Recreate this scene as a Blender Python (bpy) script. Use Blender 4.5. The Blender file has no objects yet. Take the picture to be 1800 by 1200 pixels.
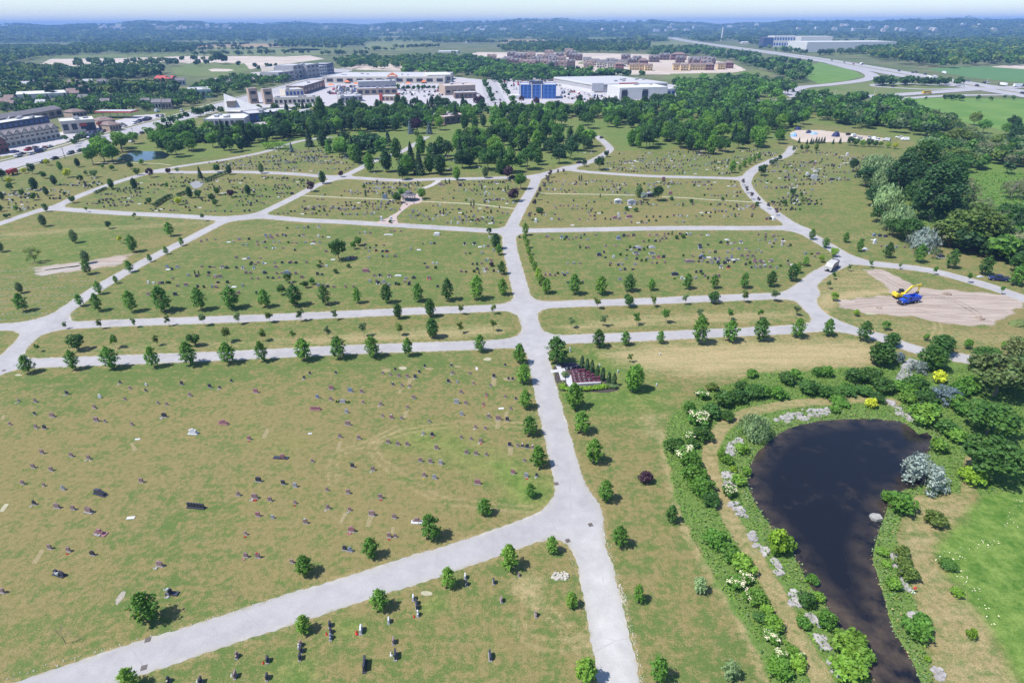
import bpy, bmesh, math, random
import numpy as np
from mathutils import Vector, Matrix
rad = math.radians
random.seed(7)
SC = bpy.context.scene
COL = SC.collection

# ------------------------------------------------------------------ camera geometry
F = 1040.0          # focal length in photograph pixels (1800 wide)
H = 75.0            # flying height, metres
PITCH = math.atan((600 - 43) / F)
EPS = 0.0042
cp, sp = math.cos(PITCH), math.sin(PITCH)
fw = np.array([0, cp, -sp]); up0 = np.array([0, sp, cp]); rt0 = np.array([1.0, 0, 0])
upv = up0 * math.cos(EPS) + rt0 * math.sin(EPS)
rtv = rt0 * math.cos(EPS) - up0 * math.sin(EPS)

def ray(u, v):
    return fw + rtv * ((u - 900) / F) + upv * ((600 - v) / F)

def P(u, v, z=0.0):
    """ground point seen at photograph pixel (u, v)"""
    d = ray(u, v)
    t = (H - z) / max(-d[2], 1e-4)
    return Vector((d[0] * t, d[1] * t, z))

def hgt(u, v, dv):
    """height of something standing at (u, v) whose top is dv pixels higher"""
    b = P(u, v); D = math.hypot(b.x, b.y)
    d = ray(u, v - dv)
    return H + d[2] * D / math.hypot(d[0], d[1])

def wid(u, v, w):
    return (P(u + w / 2, v) - P(u - w / 2, v)).length

def PX(pts, z=0.0):
    return [P(a[0], a[1], z) for a in pts]

# ------------------------------------------------------------------ tagging
REG = []   # things whose labels are made to single them out at the end
def tag(o, label=None, cat=None, group=None, kind=None):
    if label: o['label'] = label
    if cat: o['category'] = cat
    if group: o['group'] = group
    if kind: o['kind'] = kind
    return o

def reg(o, base, cat, px, group=None, zone=''):
    tag(o, base, cat, group)
    REG.append((o, base, px, zone))
    return o

def link(name, data, parent=None, loc=None, rz=0.0, sc=None):
    o = bpy.data.objects.new(name, data)
    COL.objects.link(o)
    if loc is not None: o.location = loc
    if rz: o.rotation_euler = (0, 0, rz)
    if sc is not None: o.scale = (sc, sc, sc) if not hasattr(sc, '__len__') else sc
    if parent is not None: o.parent = parent
    return o

# ------------------------------------------------------------------ materials
class NT:
    def __init__(s, name):
        s.m = bpy.data.materials.new(name); s.m.use_nodes = True
        s.t = s.m.node_tree; s.n = s.t.nodes; s.n.clear()
        s.out = s.n.new('ShaderNodeOutputMaterial')
    def new(s, t, **kw):
        n = s.n.new(t)
        for k, v in kw.items(): setattr(n, k, v)
        return n
    def l(s, a, b): s.t.links.new(a, b)
    def pos(s):
        if not hasattr(s, '_pos'): s._pos = s.new('ShaderNodeNewGeometry').outputs['Position']
        return s._pos
    def noise(s, scale, detail=3, rough=.55, vec=None, stretch=None):
        v = vec or s.pos()
        if stretch:
            mp = s.new('ShaderNodeMapping'); s.l(v, mp.inputs['Vector'])
            mp.inputs['Rotation'].default_value = (0, 0, stretch[1]); mp.inputs['Scale'].default_value = stretch[0]
            v = mp.outputs[0]
        n = s.new('ShaderNodeTexNoise'); s.l(v, n.inputs['Vector'])
        n.inputs['Scale'].default_value = scale; n.inputs['Detail'].default_value = detail; n.inputs['Roughness'].default_value = rough
        return n.outputs['Fac']
    def math(s, op, a, b=None, c=None, clamp=False):
        n = s.new('ShaderNodeMath', operation=op, use_clamp=clamp)
        for i, x in enumerate((a, b, c)):
            if x is None: continue
            if isinstance(x, (int, float)): n.inputs[i].default_value = x
            else: s.l(x, n.inputs[i])
        return n.outputs[0]
    def remap(s, x, a, b, c=0., d=1.):
        n = s.new('ShaderNodeMapRange'); s.l(x, n.inputs[0])
        for i, q in zip((1, 2, 3, 4), (a, b, c, d)): n.inputs[i].default_value = q
        return n.outputs[0]
    def mix(s, f, a, b, mode='MIX'):
        n = s.new('ShaderNodeMix', data_type='RGBA', blend_type=mode)
        for i, x in ((0, f), (6, a), (7, b)):
            if isinstance(x, (int, float)): n.inputs[i].default_value = x
            elif isinstance(x, tuple): n.inputs[i].default_value = (*x[:3], 1)
            else: s.l(x, n.inputs[i])
        return n.outputs[2]
    def attr(s, name, kind='GEOMETRY'):
        return s.new('ShaderNodeAttribute', attribute_name=name, attribute_type=kind)
    def princ(s, col, rough=.8, spec=.3, metal=0., bump=None, bstr=.3):
        p = s.new('ShaderNodeBsdfPrincipled')
        if isinstance(col, tuple): p.inputs['Base Color'].default_value = (*col[:3], 1)
        else: s.l(col, p.inputs['Base Color'])
        if isinstance(rough, (int, float)): p.inputs['Roughness'].default_value = rough
        else: s.l(rough, p.inputs['Roughness'])
        p.inputs['Specular IOR Level'].default_value = spec
        p.inputs['Metallic'].default_value = metal
        if bump is not None:
            b = s.new('ShaderNodeBump'); b.inputs['Strength'].default_value = bstr; b.inputs['Distance'].default_value = .1
            s.l(bump, b.inputs['Height']); s.l(b.outputs[0], p.inputs['Normal'])
        s.l(p.outputs[0], s.out.inputs['Surface'])
        return p

MATS = {}
def mat(name, col, rough=.7, var=.12, scale=1.5, spec=.3, metal=0.):
    if name in MATS: return MATS[name]
    t = NT(name)
    f = t.remap(t.noise(scale, 4), .3, .7, 1 - var, 1 + var)
    c = t.mix(1.0, col, f, 'MULTIPLY')
    t.princ(c, rough, spec, metal)
    MATS[name] = t.m
    return t.m

def leaf_mat(name, col, var=.25, trans=.4, second=None):
    if name in MATS: return MATS[name]
    t = NT(name)
    a = t.attr('tint')
    oi = t.new('ShaderNodeObjectInfo')
    c = t.mix(1.0, col, t.remap(a.outputs['Fac'], 0, 1, 1 - 1.6 * var, 1 + 1.6 * var), 'MULTIPLY')
    warm = second or (col[0] * 1.3, col[1] * 1.1, col[2] * .8)
    f = t.math('MULTIPLY', oi.outputs['Random'], .5)
    big = t.remap(t.noise(.35, 2), .35, .65, 0, .5)
    f2 = t.math('ADD', f, big, clamp=True)
    c = t.mix(f2, c, t.mix(1.0, warm, t.remap(a.outputs['Fac'], 0, 1, 1 - var, 1 + var), 'MULTIPLY'))
    v = t.remap(t.math('FRACT', t.math('MULTIPLY', oi.outputs['Random'], 7.31)), 0, 1, .82, 1.18)
    c = t.mix(1.0, c, v, 'MULTIPLY')
    p = t.princ(c, .55, .25)
    tr = t.new('ShaderNodeBsdfTranslucent'); t.l(c, tr.inputs['Color'])
    ms = t.new('ShaderNodeMixShader'); ms.inputs[0].default_value = trans
    t.l(p.outputs[0], ms.inputs[1]); t.l(tr.outputs[0], ms.inputs[2]); t.l(ms.outputs[0], t.out.inputs['Surface'])
    MATS[name] = t.m
    return t.m

# ------------------------------------------------------------------ mesh builders
def np_mesh(name, V, Q, mats, midx=None, tint=None, smooth=False):
    """mesh from numpy verts and quads (or triangles)"""
    me = bpy.data.meshes.new(name)
    V = np.asarray(V, np.float32); Q = np.asarray(Q, np.int32); k = Q.shape[1]
    me.vertices.add(len(V)); me.vertices.foreach_set('co', V.ravel())
    me.loops.add(Q.size); me.loops.foreach_set('vertex_index', Q.ravel())
    me.polygons.add(len(Q))
    me.polygons.foreach_set('loop_start', np.arange(0, Q.size, k, dtype=np.int32))
    me.polygons.foreach_set('loop_total', np.full(len(Q), k, np.int32))
    for m in mats: me.materials.append(m)
    if midx is not None: me.polygons.foreach_set('material_index', np.asarray(midx, np.int32))
    if smooth: me.polygons.foreach_set('use_smooth', np.ones(len(Q), bool))
    if tint is not None:
        a = me.attributes.new('tint', 'FLOAT', 'POINT'); a.data.foreach_set('value', np.asarray(tint, np.float32))
    me.update(calc_edges=True); me.validate()
    return me

class MB:
    """collects simple solids, builds them as one mesh"""
    def __init__(s): s.v = []; s.f = []; s.m = []
    def add(s, vs, fs, m=0):
        o = len(s.v); s.v += [tuple(x) for x in vs]
        for f in fs: s.f.append([o + i for i in f]); s.m.append(m)
        return s
    def prism(s, poly, z0, z1, m=0, top=None, inset=1.0):
        n = len(poly); c = (sum(p[0] for p in poly) / n, sum(p[1] for p in poly) / n)
        vs = [(p[0], p[1], z0) for p in poly] + [(c[0] + (p[0] - c[0]) * inset, c[1] + (p[1] - c[1]) * inset, z1) for p in poly]
        s.add(vs, [[i, (i + 1) % n, n + (i + 1) % n, n + i] for i in range(n)], m)
        s.f.append([len(s.v) - n + i for i in range(n)]); s.m.append(m if top is None else top)
        s.f.append([len(s.v) - 2 * n + n - 1 - i for i in range(n)]); s.m.append(m)
        return s
    def box(s, c, d, rz=0., m=0, taper=1.0):
        ca, sa = math.cos(rz), math.sin(rz); x, y, z = d[0] / 2, d[1] / 2, d[2]
        q = [(-x, -y), (x, -y), (x, y), (-x, y)]
        vs = [(c[0] + a * ca - b * sa, c[1] + a * sa + b * ca, c[2]) for a, b in q] + \
             [(c[0] + (a * ca - b * sa) * taper, c[1] + (a * sa + b * ca) * taper, c[2] + z) for a, b in q]
        return s.add(vs, [[0, 1, 5, 4], [1, 2, 6, 5], [2, 3, 7, 6], [3, 0, 4, 7], [4, 5, 6, 7], [3, 2, 1, 0]], m)
    def profile(s, prof, y0, y1, m=0, axis='y'):
        """closed profile in x-z swept along y"""
        n = len(prof)
        vs = [(p[0], y0, p[1]) for p in prof] + [(p[0], y1, p[1]) for p in prof]
        if axis == 'x': vs = [(b, a, c) for a, b, c in vs]
        s.add(vs, [[i, (i + 1) % n, n + (i + 1) % n, n + i] for i in range(n)] + [list(range(n))[::-1], list(range(n, 2 * n))], m)
        return s
    def cyl(s, a, b, r0, r1=None, n=8, m=0):
        a, b = Vector(a), Vector(b); r1 = r0 if r1 is None else r1
        d = (b - a).normalized(); x = d.orthogonal().normalized(); y = d.cross(x)
        vs = [a + (x * math.cos(t) + y * math.sin(t)) * r0 for t in (2 * math.pi * i / n for i in range(n))] + \
             [b + (x * math.cos(t) + y * math.sin(t)) * r1 for t in (2 * math.pi * i / n for i in range(n))]
        return s.add(vs, [[i, (i + 1) % n, n + (i + 1) % n, n + i] for i in range(n)] + [list(range(n))[::-1], list(range(n, 2 * n))], m)
    def dome(s, c, rx, ry, rz, n=10, k=4, m=0, jit=0, rng=random):
        vs, fs = [], []
        for j in range(k + 1):
            ph = math.pi / 2 * j / k
            for i in range(n):
                t = 2 * math.pi * i / n; q = 1 + (rng.random() - .5) * jit
                vs.append((c[0] + rx * q * math.cos(ph) * math.cos(t), c[1] + ry * q * math.cos(ph) * math.sin(t), c[2] + rz * q * math.sin(ph)))
        for j in range(k):
            for i in range(n): fs.append([j * n + i, j * n + (i + 1) % n, (j + 1) * n + (i + 1) % n, (j + 1) * n + i])
        return s.add(vs, fs, m)
    def mesh(s, name, mats, smooth=False, bevel=0):
        me = bpy.data.meshes.new(name); me.from_pydata(s.v, [], s.f)
        for q in mats: me.materials.append(q)
        me.polygons.foreach_set('material_index', s.m)
        if bevel:
            bm = bmesh.new(); bm.from_mesh(me)
            bmesh.ops.remove_doubles(bm, verts=bm.verts, dist=1e-4)
            bmesh.ops.bevel(bm, geom=[e for e in bm.edges if len(e.link_faces) == 2 and e.calc_face_angle(0) > .5], offset=bevel, segments=2, affect='EDGES', clamp_overlap=True)
            bm.to_mesh(me); bm.free()
        if smooth: me.polygons.foreach_set('use_smooth', [True] * len(me.polygons))
        me.update()
        return me
    def build(s, name, mats, parent=None, loc=None, rz=0., bevel=0, smooth=False):
        return link(name, s.mesh(name, mats if isinstance(mats, list) else [mats], smooth, bevel), parent, loc, rz)

def catmull(pts, step=2.0):
    pts = [Vector((p[0], p[1])) for p in pts]
    e = [pts[0] * 2 - pts[1]] + pts + [pts[-1] * 2 - pts[-2]]
    out = []
    for i in range(1, len(e) - 2):
        a, b, c, d = e[i - 1:i + 3]
        n = max(1, int((c - b).length / step))
        for k in range(n):
            t = k / n
            out.append(.5 * ((2 * b) + (c - a) * t + (2 * a - 5 * b + 4 * c - d) * t * t + (3 * b - a - 3 * c + d) * t ** 3))
    out.append(pts[-1])
    return out

def ribbon_mesh(name, pts, w, z, m, off=0.0, dash=None, jit=0.):
    V, Q = [], []
    n = len(pts); acc = 0
    for i in range(n):
        t = (pts[min(i + 1, n - 1)] - pts[max(i - 1, 0)]).normalized()
        s_ = Vector((-t.y, t.x))
        a = w / 2 * (1 + random.uniform(-jit, jit)); b = w / 2 * (1 + random.uniform(-jit, jit))
        V += [(*(pts[i] + s_ * (off + a)), z), (*(pts[i] + s_ * (off - b)), z)]
        if i:
            acc += (pts[i] - pts[i - 1]).length
            if dash is None or (acc % (dash[0] + dash[1])) < dash[0]: Q.append((2 * i - 2, 2 * i - 1, 2 * i + 1, 2 * i))
    return np_mesh(name, V, Q, [m])

def seg_dist(pts, line):
    """distance from points (N,2) to polyline"""
    d = np.full(len(pts), 1e9)
    for a, b in zip(line[:-1], line[1:]):
        a = np.array(a[:2]); b = np.array(b[:2]); ab = b - a
        t = np.clip(((pts - a) @ ab) / max(ab @ ab, 1e-9), 0, 1)
        q = pts - a - t[:, None] * ab
        d = np.minimum(d, np.hypot(q[:, 0], q[:, 1]))
    return d

def poly_sd(pts, poly):
    """signed distance to a polygon, negative inside"""
    p = [np.array((a[0], a[1])) for a in poly]
    d = seg_dist(pts, p + [p[0]])
    ins = np.zeros(len(pts), bool)
    x, y = pts[:, 0], pts[:, 1]
    for a, b in zip(p, p[1:] + [p[0]]):
        c = ((a[1] > y) != (b[1] > y)) & (x < (b[0] - a[0]) * (y - a[1]) / (b[1] - a[1] + 1e-12) + a[0])
        ins ^= c
    return np.where(ins, -d, d)

def march(name, x0, x1, y0, y1, step, fn, z, mats, attr=None):
    """flat mesh of the region where fn(points) < 0"""
    xs = np.arange(x0, x1 + step, step); ys = np.arange(y0, y1 + step, step)
    X, Y = np.meshgrid(xs, ys); d = fn(np.stack([X.ravel(), Y.ravel()], 1)).reshape(X.shape)
    ins = d < 0
    cnt = ins[:-1, :-1].astype(int) + ins[1:, :-1] + ins[:-1, 1:] + ins[1:, 1:]
    full = np.argwhere(cnt == 4)
    V = []; faces = []
    ny, nx = X.shape
    idx = np.arange(nx * ny).reshape(ny, nx)
    used = {}
    verts = []
    def vid(k):
        if k not in used: used[k] = len(verts); verts.append((X.ravel()[k], Y.ravel()[k], z))
        return used[k]
    for j, i in full:
        faces.append([vid(idx[j, i]), vid(idx[j, i + 1]), vid(idx[j + 1, i + 1]), vid(idx[j + 1, i])])
    ed = {}
    for j, i in np.argwhere((cnt > 0) & (cnt < 4)):
        cs = [(j, i), (j, i + 1), (j + 1, i + 1), (j + 1, i)]
        poly = []
        for q in range(4):
            a, b = cs[q], cs[(q + 1) % 4]
            da, db = d[a], d[b]
            if da < 0: poly.append(vid(idx[a]))
            if (da < 0) != (db < 0):
                k = (min(idx[a], idx[b]), max(idx[a], idx[b]))
                if k not in ed:
                    t = da / (da - db)
                    ed[k] = len(verts)
                    verts.append((X[a] + (X[b] - X[a]) * t, Y[a] + (Y[b] - Y[a]) * t, z))
                poly.append(ed[k])
        if len(poly) > 2: faces.append(poly)
    me = bpy.data.meshes.new(name); me.from_pydata(verts, [], faces)
    for m in mats: me.materials.append(m)
    if attr:
        vv = np.array(verts)[:, :2]
        for an, f in attr.items():
            a = me.attributes.new(an, 'FLOAT', 'POINT'); a.data.foreach_set('value', f(vv).astype(np.float32))
    me.update()
    return me

def inpoly(rng, poly, n, sep=0., tries=60, avoid=None):
    """n scattered points inside a world polygon"""
    xs = [p[0] for p in poly]; ys = [p[1] for p in poly]
    out = []
    for _ in range(n * tries):
        if len(out) >= n: break
        q = np.array([[rng.uniform(min(xs), max(xs)), rng.uniform(min(ys), max(ys))]])
        if poly_sd(q, poly)[0] > 0: continue
        if avoid is not None and avoid(q)[0] < 0: continue
        if sep and any((q[0][0] - a) ** 2 + (q[0][1] - b) ** 2 < sep * sep for a, b in out): continue
        out.append((q[0][0], q[0][1]))
    return out

def to_px(p):
    d = np.array((p[0], p[1], p[2] - H if len(p) > 2 else -H))
    z = d @ fw
    return (900 + F * (d @ rtv) / z, 600 - F * (d @ upv) / z)

# ------------------------------------------------------------------ camera, light, world
cam = bpy.data.cameras.new('camera'); cam.sensor_width = 36; cam.lens = 36 * F / 1800
cam.clip_end = 40000; cam.clip_start = .5
co = link('camera', cam)
co.matrix_world = Matrix(((rtv[0], upv[0], -fw[0], 0), (rtv[1], upv[1], -fw[1], 0), (rtv[2], upv[2], -fw[2], H), (0, 0, 0, 1)))
SC.camera = co
SUN_EL, SH = rad(58), rad(19)          # shadows run towards +x, a little away from the camera
sd = Vector((-math.cos(SH) * math.cos(SUN_EL), -math.sin(SH) * math.cos(SUN_EL), math.sin(SUN_EL)))
sl = bpy.data.lights.new('sun', 'SUN'); sl.energy = 4.8; sl.angle = rad(.5); sl.color = (1, .955, .89)
so = link('sun', sl); so.rotation_euler = sd.to_track_quat('Z', 'Y').to_euler()
w = bpy.data.worlds.new('World'); SC.world = w; w.use_nodes = True
wn = w.node_tree.nodes; wl = w.node_tree.links
sky = wn.new('ShaderNodeTexSky'); sky.sky_type = 'NISHITA'; sky.sun_disc = False
sky.sun_elevation = SUN_EL; sky.sun_rotation = math.atan2(sd.x, sd.y)
sky.air_density = 1.0; sky.dust_density = .4; sky.ozone_density = 5.0
wl.new(sky.outputs[0], wn['Background'].inputs[0]); wn['Background'].inputs[1].default_value = .135
SC.view_settings.view_transform = 'Standard'; SC.view_settings.look = 'None'; SC.view_settings.exposure = 0.6; SC.view_settings.gamma = 1
SC.cycles.use_denoising = True
try: SC.cycles.denoiser = 'OPENIMAGEDENOISE'
except Exception: pass
SC.cycles.max_bounces = 5; SC.cycles.diffuse_bounces = 2; SC.cycles.glossy_bounces = 2; SC.cycles.transparent_max_bounces = 6; SC.cycles.volume_bounces = 0
SC.cycles.use_adaptive_sampling = True; SC.cycles.adaptive_threshold = .015
# ------------------------------------------------------------------ cemetery lanes (centre lines in photograph pixels, half width in metres)
LANES = {
 'main': ([(1112,1330),(1089,1200),(1046,996),(1018,905),(997,833),(971,733),(951,650),(939,595),(922,535),(908,483),(896,433),(898,403),(915,367),(935,333),(945,312),(960,305),(983,299),(1010,292),(1036,285),(1060,273),(1072,262),(1062,250),(1050,240),(1046,232)], 2.75),
 'lower': ([(-260,1330),(0,1238),(233,1160),(500,1073),(733,999),(850,961),(937,930),(1012,900)], 2.8),
 'avenue': ([(-160,652),(0,643),(67,638),(200,633),(400,625),(583,616),(700,611),(850,606),(938,600),(1000,596),(1139,591),(1264,585),(1389,579),(1450,573)], 2.6),
 'avenue2': ([(75,575),(200,568),(400,561),(567,554),(700,548),(833,543),(922,538),(1000,534),(1122,530),(1289,523),(1385,519),(1418,512)], 2.5),
 'west': ([(-90,720),(-20,655),(20,625),(50,592),(92,562),(130,535),(183,500),(258,458),(333,420),(400,387),(450,378),(517,347),(560,325),(600,311),(627,299),(665,280),(705,267),(735,250),(760,236),(800,226)], 2.5),
 'westend': ([(-220,582),(-40,577),(40,572),(85,566)], 2.6),
 'cross': ([(100,367),(200,374),(300,379),(393,384),(457,381),(533,387),(600,390),(667,394),(767,400),(867,406),(897,406),(928,405.5),(1067,403),(1178,401),(1317,401),(1372,401),(1405,403)], 2.9),
 'outer': ([(-260,480),(-90,425),(0,393),(75,368),(100,362),(143,343),(200,322),(240,310),(277,300),(333,290),(400,280),(465,267),(505,254),(540,246),(610,238),(700,232)], 2.7),
 'upper': ([(277,301),(333,303),(400,302),(500,305),(567,310),(627,313),(700,317),(767,315),(833,314),(900,312),(943,310)], 3.2),
 'upperend': ([(1000,295),(1012,300),(1067,305),(1150,310),(1233,312),(1300,314)], 2.9),
 'loop': ([(1394,258),(1383,272),(1356,283),(1328,297),(1312,314),(1314,330),(1336,355.5),(1369,380),(1405,403),(1433,419),(1467,439),(1494,455),(1522,462),(1578,468),(1633,475),(1689,489),(1744,505),(1800,525),(1900,562)], 2.9),
 'looplow': ([(1490,456),(1470,467),(1445,479),(1424,495),(1414,509),(1416,524),(1426,542),(1445,558),(1467,569),(1501,581),(1546,592),(1591,608),(1625,619),(1681,628),(1715,632),(1850,640)], 2.7),
 'entry': ([(1046,232),(1020,226),(985,215),(960,207)], 2.4),
 'entry2': ([(1046,231),(1075,229),(1140,229),(1230,232)], 2.2),
}
LW = {}
for k, (pts, hw) in LANES.items():
    LW[k] = (catmull(PX(pts), 4.0), hw)

def lane_sd(pts, kk=6.5):
    tot = None
    for k, (ln, hw) in LW.items():
        xs = [p.x for p in ln]; ys = [p.y for p in ln]; M = 24
        m = (pts[:, 0] > min(xs) - M) & (pts[:, 0] < max(xs) + M) & (pts[:, 1] > min(ys) - M) & (pts[:, 1] < max(ys) + M)
        d = np.full(len(pts), 60.0)
        if m.any(): d[m] = seg_dist(pts[m], ln) - hw
        if tot is None: tot = d
        else:
            h = np.maximum(kk - np.abs(tot - d), 0) / kk
            tot = np.minimum(tot, d) - h * h * kk / 4
    return tot

# pond
POND_PX = [(1314,848),(1316,822),(1330,796),(1345,781),(1362,766),(1385,753),(1410,745),(1440,739),(1480,736),(1540,736),(1580,739),(1598,748),(1615,763),(1630,758),(1641,770),(1640,785),(1628,800),(1620,815),(1628,830),(1630,850),(1590,860),(1570,872),(1562,885),(1556,905),(1548,925),(1542,945),(1536,965),(1534,985),(1541,1005),(1548,1030),(1556,1055),(1562,1080),(1570,1105),(1585,1130),(1600,1155),(1612,1180),(1640,1260),(1560,1260),(1530,1190),(1512,1160),(1500,1130),(1480,1105),(1465,1080),(1440,1050),(1420,1020),(1405,990),(1385,960),(1365,935),(1345,910),(1325,880)]
POND = [(p.x, p.y) for p in PX(POND_PX)]
MOWN_PX = [(1570,706),(1500,702),(1440,706),(1390,710),(1340,719),(1300,731),(1272,748),(1257,770),(1249,790),(1248,815),(1256,845),(1269,880),(1286,915),(1311,955),(1336,995),(1357,1030),(1382,1080),(1407,1130),(1432,1170),(1465,1240)]
MOWN = catmull(PX(MOWN_PX), 2)
WEED_PX = [(1166,795),(1172,745),(1200,708),(1260,682),(1330,657),(1440,650),(1545,642),(1600,628),(1720,640),(1860,640),(1860,850),(1720,872),(1703,800),(1692,868),(1620,872),(1590,905),(1580,940),(1600,1000),(1625,1080),(1645,1200),(1660,1260),(1380,1260),(1345,1180),(1320,1115),(1300,1085),(1270,1040),(1240,990),(1212,940),(1192,890),(1180,842)]
TRACK_PX = [(1610,872),(1690,868),(1698,800),(1712,800),(1706,880),(1682,912),(1650,940),(1640,975),(1660,1010),(1695,1050),(1735,1100),(1790,1200),(1820,1260),(1660,1260),(1640,1180),(1625,1110),(1608,1050),(1600,1000),(1578,950),(1590,905)]
LUSH_PX = [(1728,868),(1900,800),(1990,1000),(1900,1280),(1825,1260),(1790,1200),(1738,1100),(1700,1050),(1662,1008),(1645,975),(1660,940),(1690,915)]

def pm(px, pts, edge=1.5, bend=0.):
    """soft mask of a pixel polygon over world points"""
    w_ = [(p.x, p.y) for p in PX(px)]
    xs = [p[0] for p in w_]; ys = [p[1] for p in w_]
    out = np.zeros(len(pts)); M = edge * 2 + 2
    m = (pts[:, 0] > min(xs) - M) & (pts[:, 0] < max(xs) + M) & (pts[:, 1] > min(ys) - M) & (pts[:, 1] < max(ys) + M)
    if m.any():
        d = poly_sd(pts[m], w_)
        if bend:
            q = pts[m]; d = d + bend * (np.sin(q[:, 0] * .9 + q[:, 1] * .35) + np.sin(q[:, 1] * 1.3 - q[:, 0] * .41) * .7)
        out[m] = np.clip(.5 - d / (2 * edge), 0, 1)
    return out

def lm(px, pts, hw, edge=.6):
    l = catmull(PX(px), 3)
    xs = [p.x for p in l]; ys = [p.y for p in l]; M = hw + edge * 2 + 1
    out = np.zeros(len(pts))
    m = (pts[:, 0] > min(xs) - M) & (pts[:, 0] < max(xs) + M) & (pts[:, 1] > min(ys) - M) & (pts[:, 1] < max(ys) + M)
    if m.any(): out[m] = np.clip(.5 - (seg_dist(pts[m], l) - hw) / (2 * edge), 0, 1)
    return out

# ------------------------------------------------------------------ ground sheet
def axis(a, b, step, lo, hi, g=1.055):
    c = list(np.arange(a, b + step / 2, step))
    s = step; x = c[-1]
    while x < hi: s *= g; x += s; c.append(x)
    s = step; x = c[0]; pre = []
    while x > lo: s *= g; x -= s; pre.append(x)
    return np.array(pre[::-1] + c)
gx = axis(-150, 165, .55, -15000, 15000, 1.06); gy = axis(28, 190, .55, -600, 15500, 1.03)
X, Y = np.meshgrid(gx, gy); GP = np.stack([X.ravel(), Y.ravel()], 1)
n_x, n_y = len(gx), len(gy)
idx = np.arange(n_x * n_y).reshape(n_y, n_x)
Q = np.stack([idx[:-1, :-1], idx[:-1, 1:], idx[1:, 1:], idx[1:, :-1]], -1).reshape(-1, 4)
near = (np.abs(GP[:, 0]) < 420) & (GP[:, 1] < 560)
gp = GP[near]

def field(base_seed, scale):
    r = np.random.RandomState(base_seed); out = np.zeros(len(gp))
    for i in range(10):
        k = r.normal(0, 1, 2) * scale; out += np.sin(gp @ k + r.uniform(0, 6.28))
    return out / 10 ** .5
dry = np.full(len(gp), .48) + .07 * field(3, .045) + .1 * field(4, .2)
lush = np.zeros(len(gp)); dirt = np.zeros(len(gp)); pale = np.zeros(len(gp)); weed = np.zeros(len(gp))
# near left lawn: patchy, burnt in the middle
dry += .34 * pm([(0,760),(250,690),(620,680),(900,640),(960,800),(880,920),(640,1000),(300,1080),(0,1160),(-300,1200),(-300,760)], gp, 10)
dry -= .22 * pm([(-100,655),(200,640),(600,632),(860,622),(700,650),(400,668),(100,690),(-100,690)], gp, 5)
dry -= .16 * pm([(300,820),(420,760),(470,850),(380,960),(280,930)], gp, 8)
lush += .5 * pm([(695,772),(722,750),(775,752),(830,768),(850,790),(905,800),(935,830),(965,850),(960,880),(920,888),(890,860),(850,835),(800,815),(740,790),(700,790)], gp, 4, .5)
lush += .35 * pm([(880,820),(950,850),(972,850),(970,885),(900,885)], gp, 3)
for a in ([(470,768),(540,765),(560,790),(480,800)], [(420,740),(440,720),(470,770),(430,790)]): lush += .18 * pm(a, gp, 3, .4)
# lower lawn
dry += .2 * pm([(700,1060),(960,960),(1000,960),(1045,1200),(800,1260),(640,1150)], gp, 6)
pale += .6 * pm([(905,1020),(950,1015),(955,1035),(935,1050),(905,1045)], gp, 2, .5)
lush += .5 * pm([(585,1090),(640,1085),(640,1110),(590,1120)], gp, 1.5, .2)
lush += .5 * pm([(735,1055),(775,1045),(785,1065),(745,1085)], gp, 1.5, .2)
lush += .4 * pm([(500,1140),(545,1150),(560,1200),(500,1230),(470,1200)], gp, 2, .2)
# right of the main lane
lush += .4 * pm([(975,690),(985,640),(1040,612),(1110,640),(1180,690),(1180,720),(1100,735),(1010,730)], gp, 5, .4)
dry -= .1 * pm([(975,690),(985,640),(1040,612),(1110,640),(1180,690),(1180,720),(1100,735),(1010,730)], gp, 5, .4)
dry += .2 * pm([(1010,740),(1110,740),(1170,800),(1230,990),(1330,1200),(1140,1200),(1060,950)], gp, 6, .5)
dry -= .16 * pm([(1130,780),(1160,760),(1200,900),(1290,1080),(1340,1200),(1260,1200),(1180,1000)], gp, 4, .3)
pale += .5 * lm([(1163,760),(1178,842),(1190,890),(1212,945),(1240,990),(1270,1040),(1300,1090),(1330,1150),(1350,1200)], gp, .7, .9)
pale += .35 * pm([(1120,745),(1140,725),(1165,735),(1150,770),(1130,765)], gp, 2, .5)
# straw coloured hay strips
pale += .75 * pm([(1062,618),(1150,607),(1260,603),(1400,597),(1520,602),(1560,620),(1535,640),(1440,648),(1320,655),(1240,660),(1150,650),(1090,635)], gp, 4, .5)
pale += .5 * pm([(480,597),(700,581),(870,570),(893,578),(870,588),(700,599),(560,604)], gp, 1.8, .3)
pale += .42 * pm([(975,574),(1100,556),(1250,549),(1400,547),(1415,558),(1340,566),(1150,572),(1000,584)], gp, 1.8, .3)
pale += .22 * pm([(120,612),(300,600),(480,597),(560,604),(300,616),(120,626)], gp, 2, .3)
# mid fields
dry -= .12 * pm([(330,430),(880,412),(905,520),(840,540),(200,552),(180,530)], gp, 6)
dry -= .14 * pm([(900,412),(1400,408),(1460,440),(1400,505),(940,520)], gp, 6)
lush += .1 * pm([(560,430),(700,425),(760,520),(560,520),(500,470)], gp, 10, .6)
lush += .1 * pm([(1050,440),(1180,430),(1260,500),(1080,505)], gp, 10, .6)
dry += .1 * pm([(950,310),(1300,318),(1390,398),(920,400)], gp, 5)
dry += .05 * pm([(480,320),(900,318),(880,400),(470,378)], gp, 5)
dry -= .05 * pm([(1330,310),(1400,270),(1520,280),(1560,380),(1620,440),(1500,450),(1400,390)], gp, 6)
lush += .22 * pm([(1440,310),(1510,320),(1540,380),(1500,390),(1450,350)], gp, 8, .8)
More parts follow.
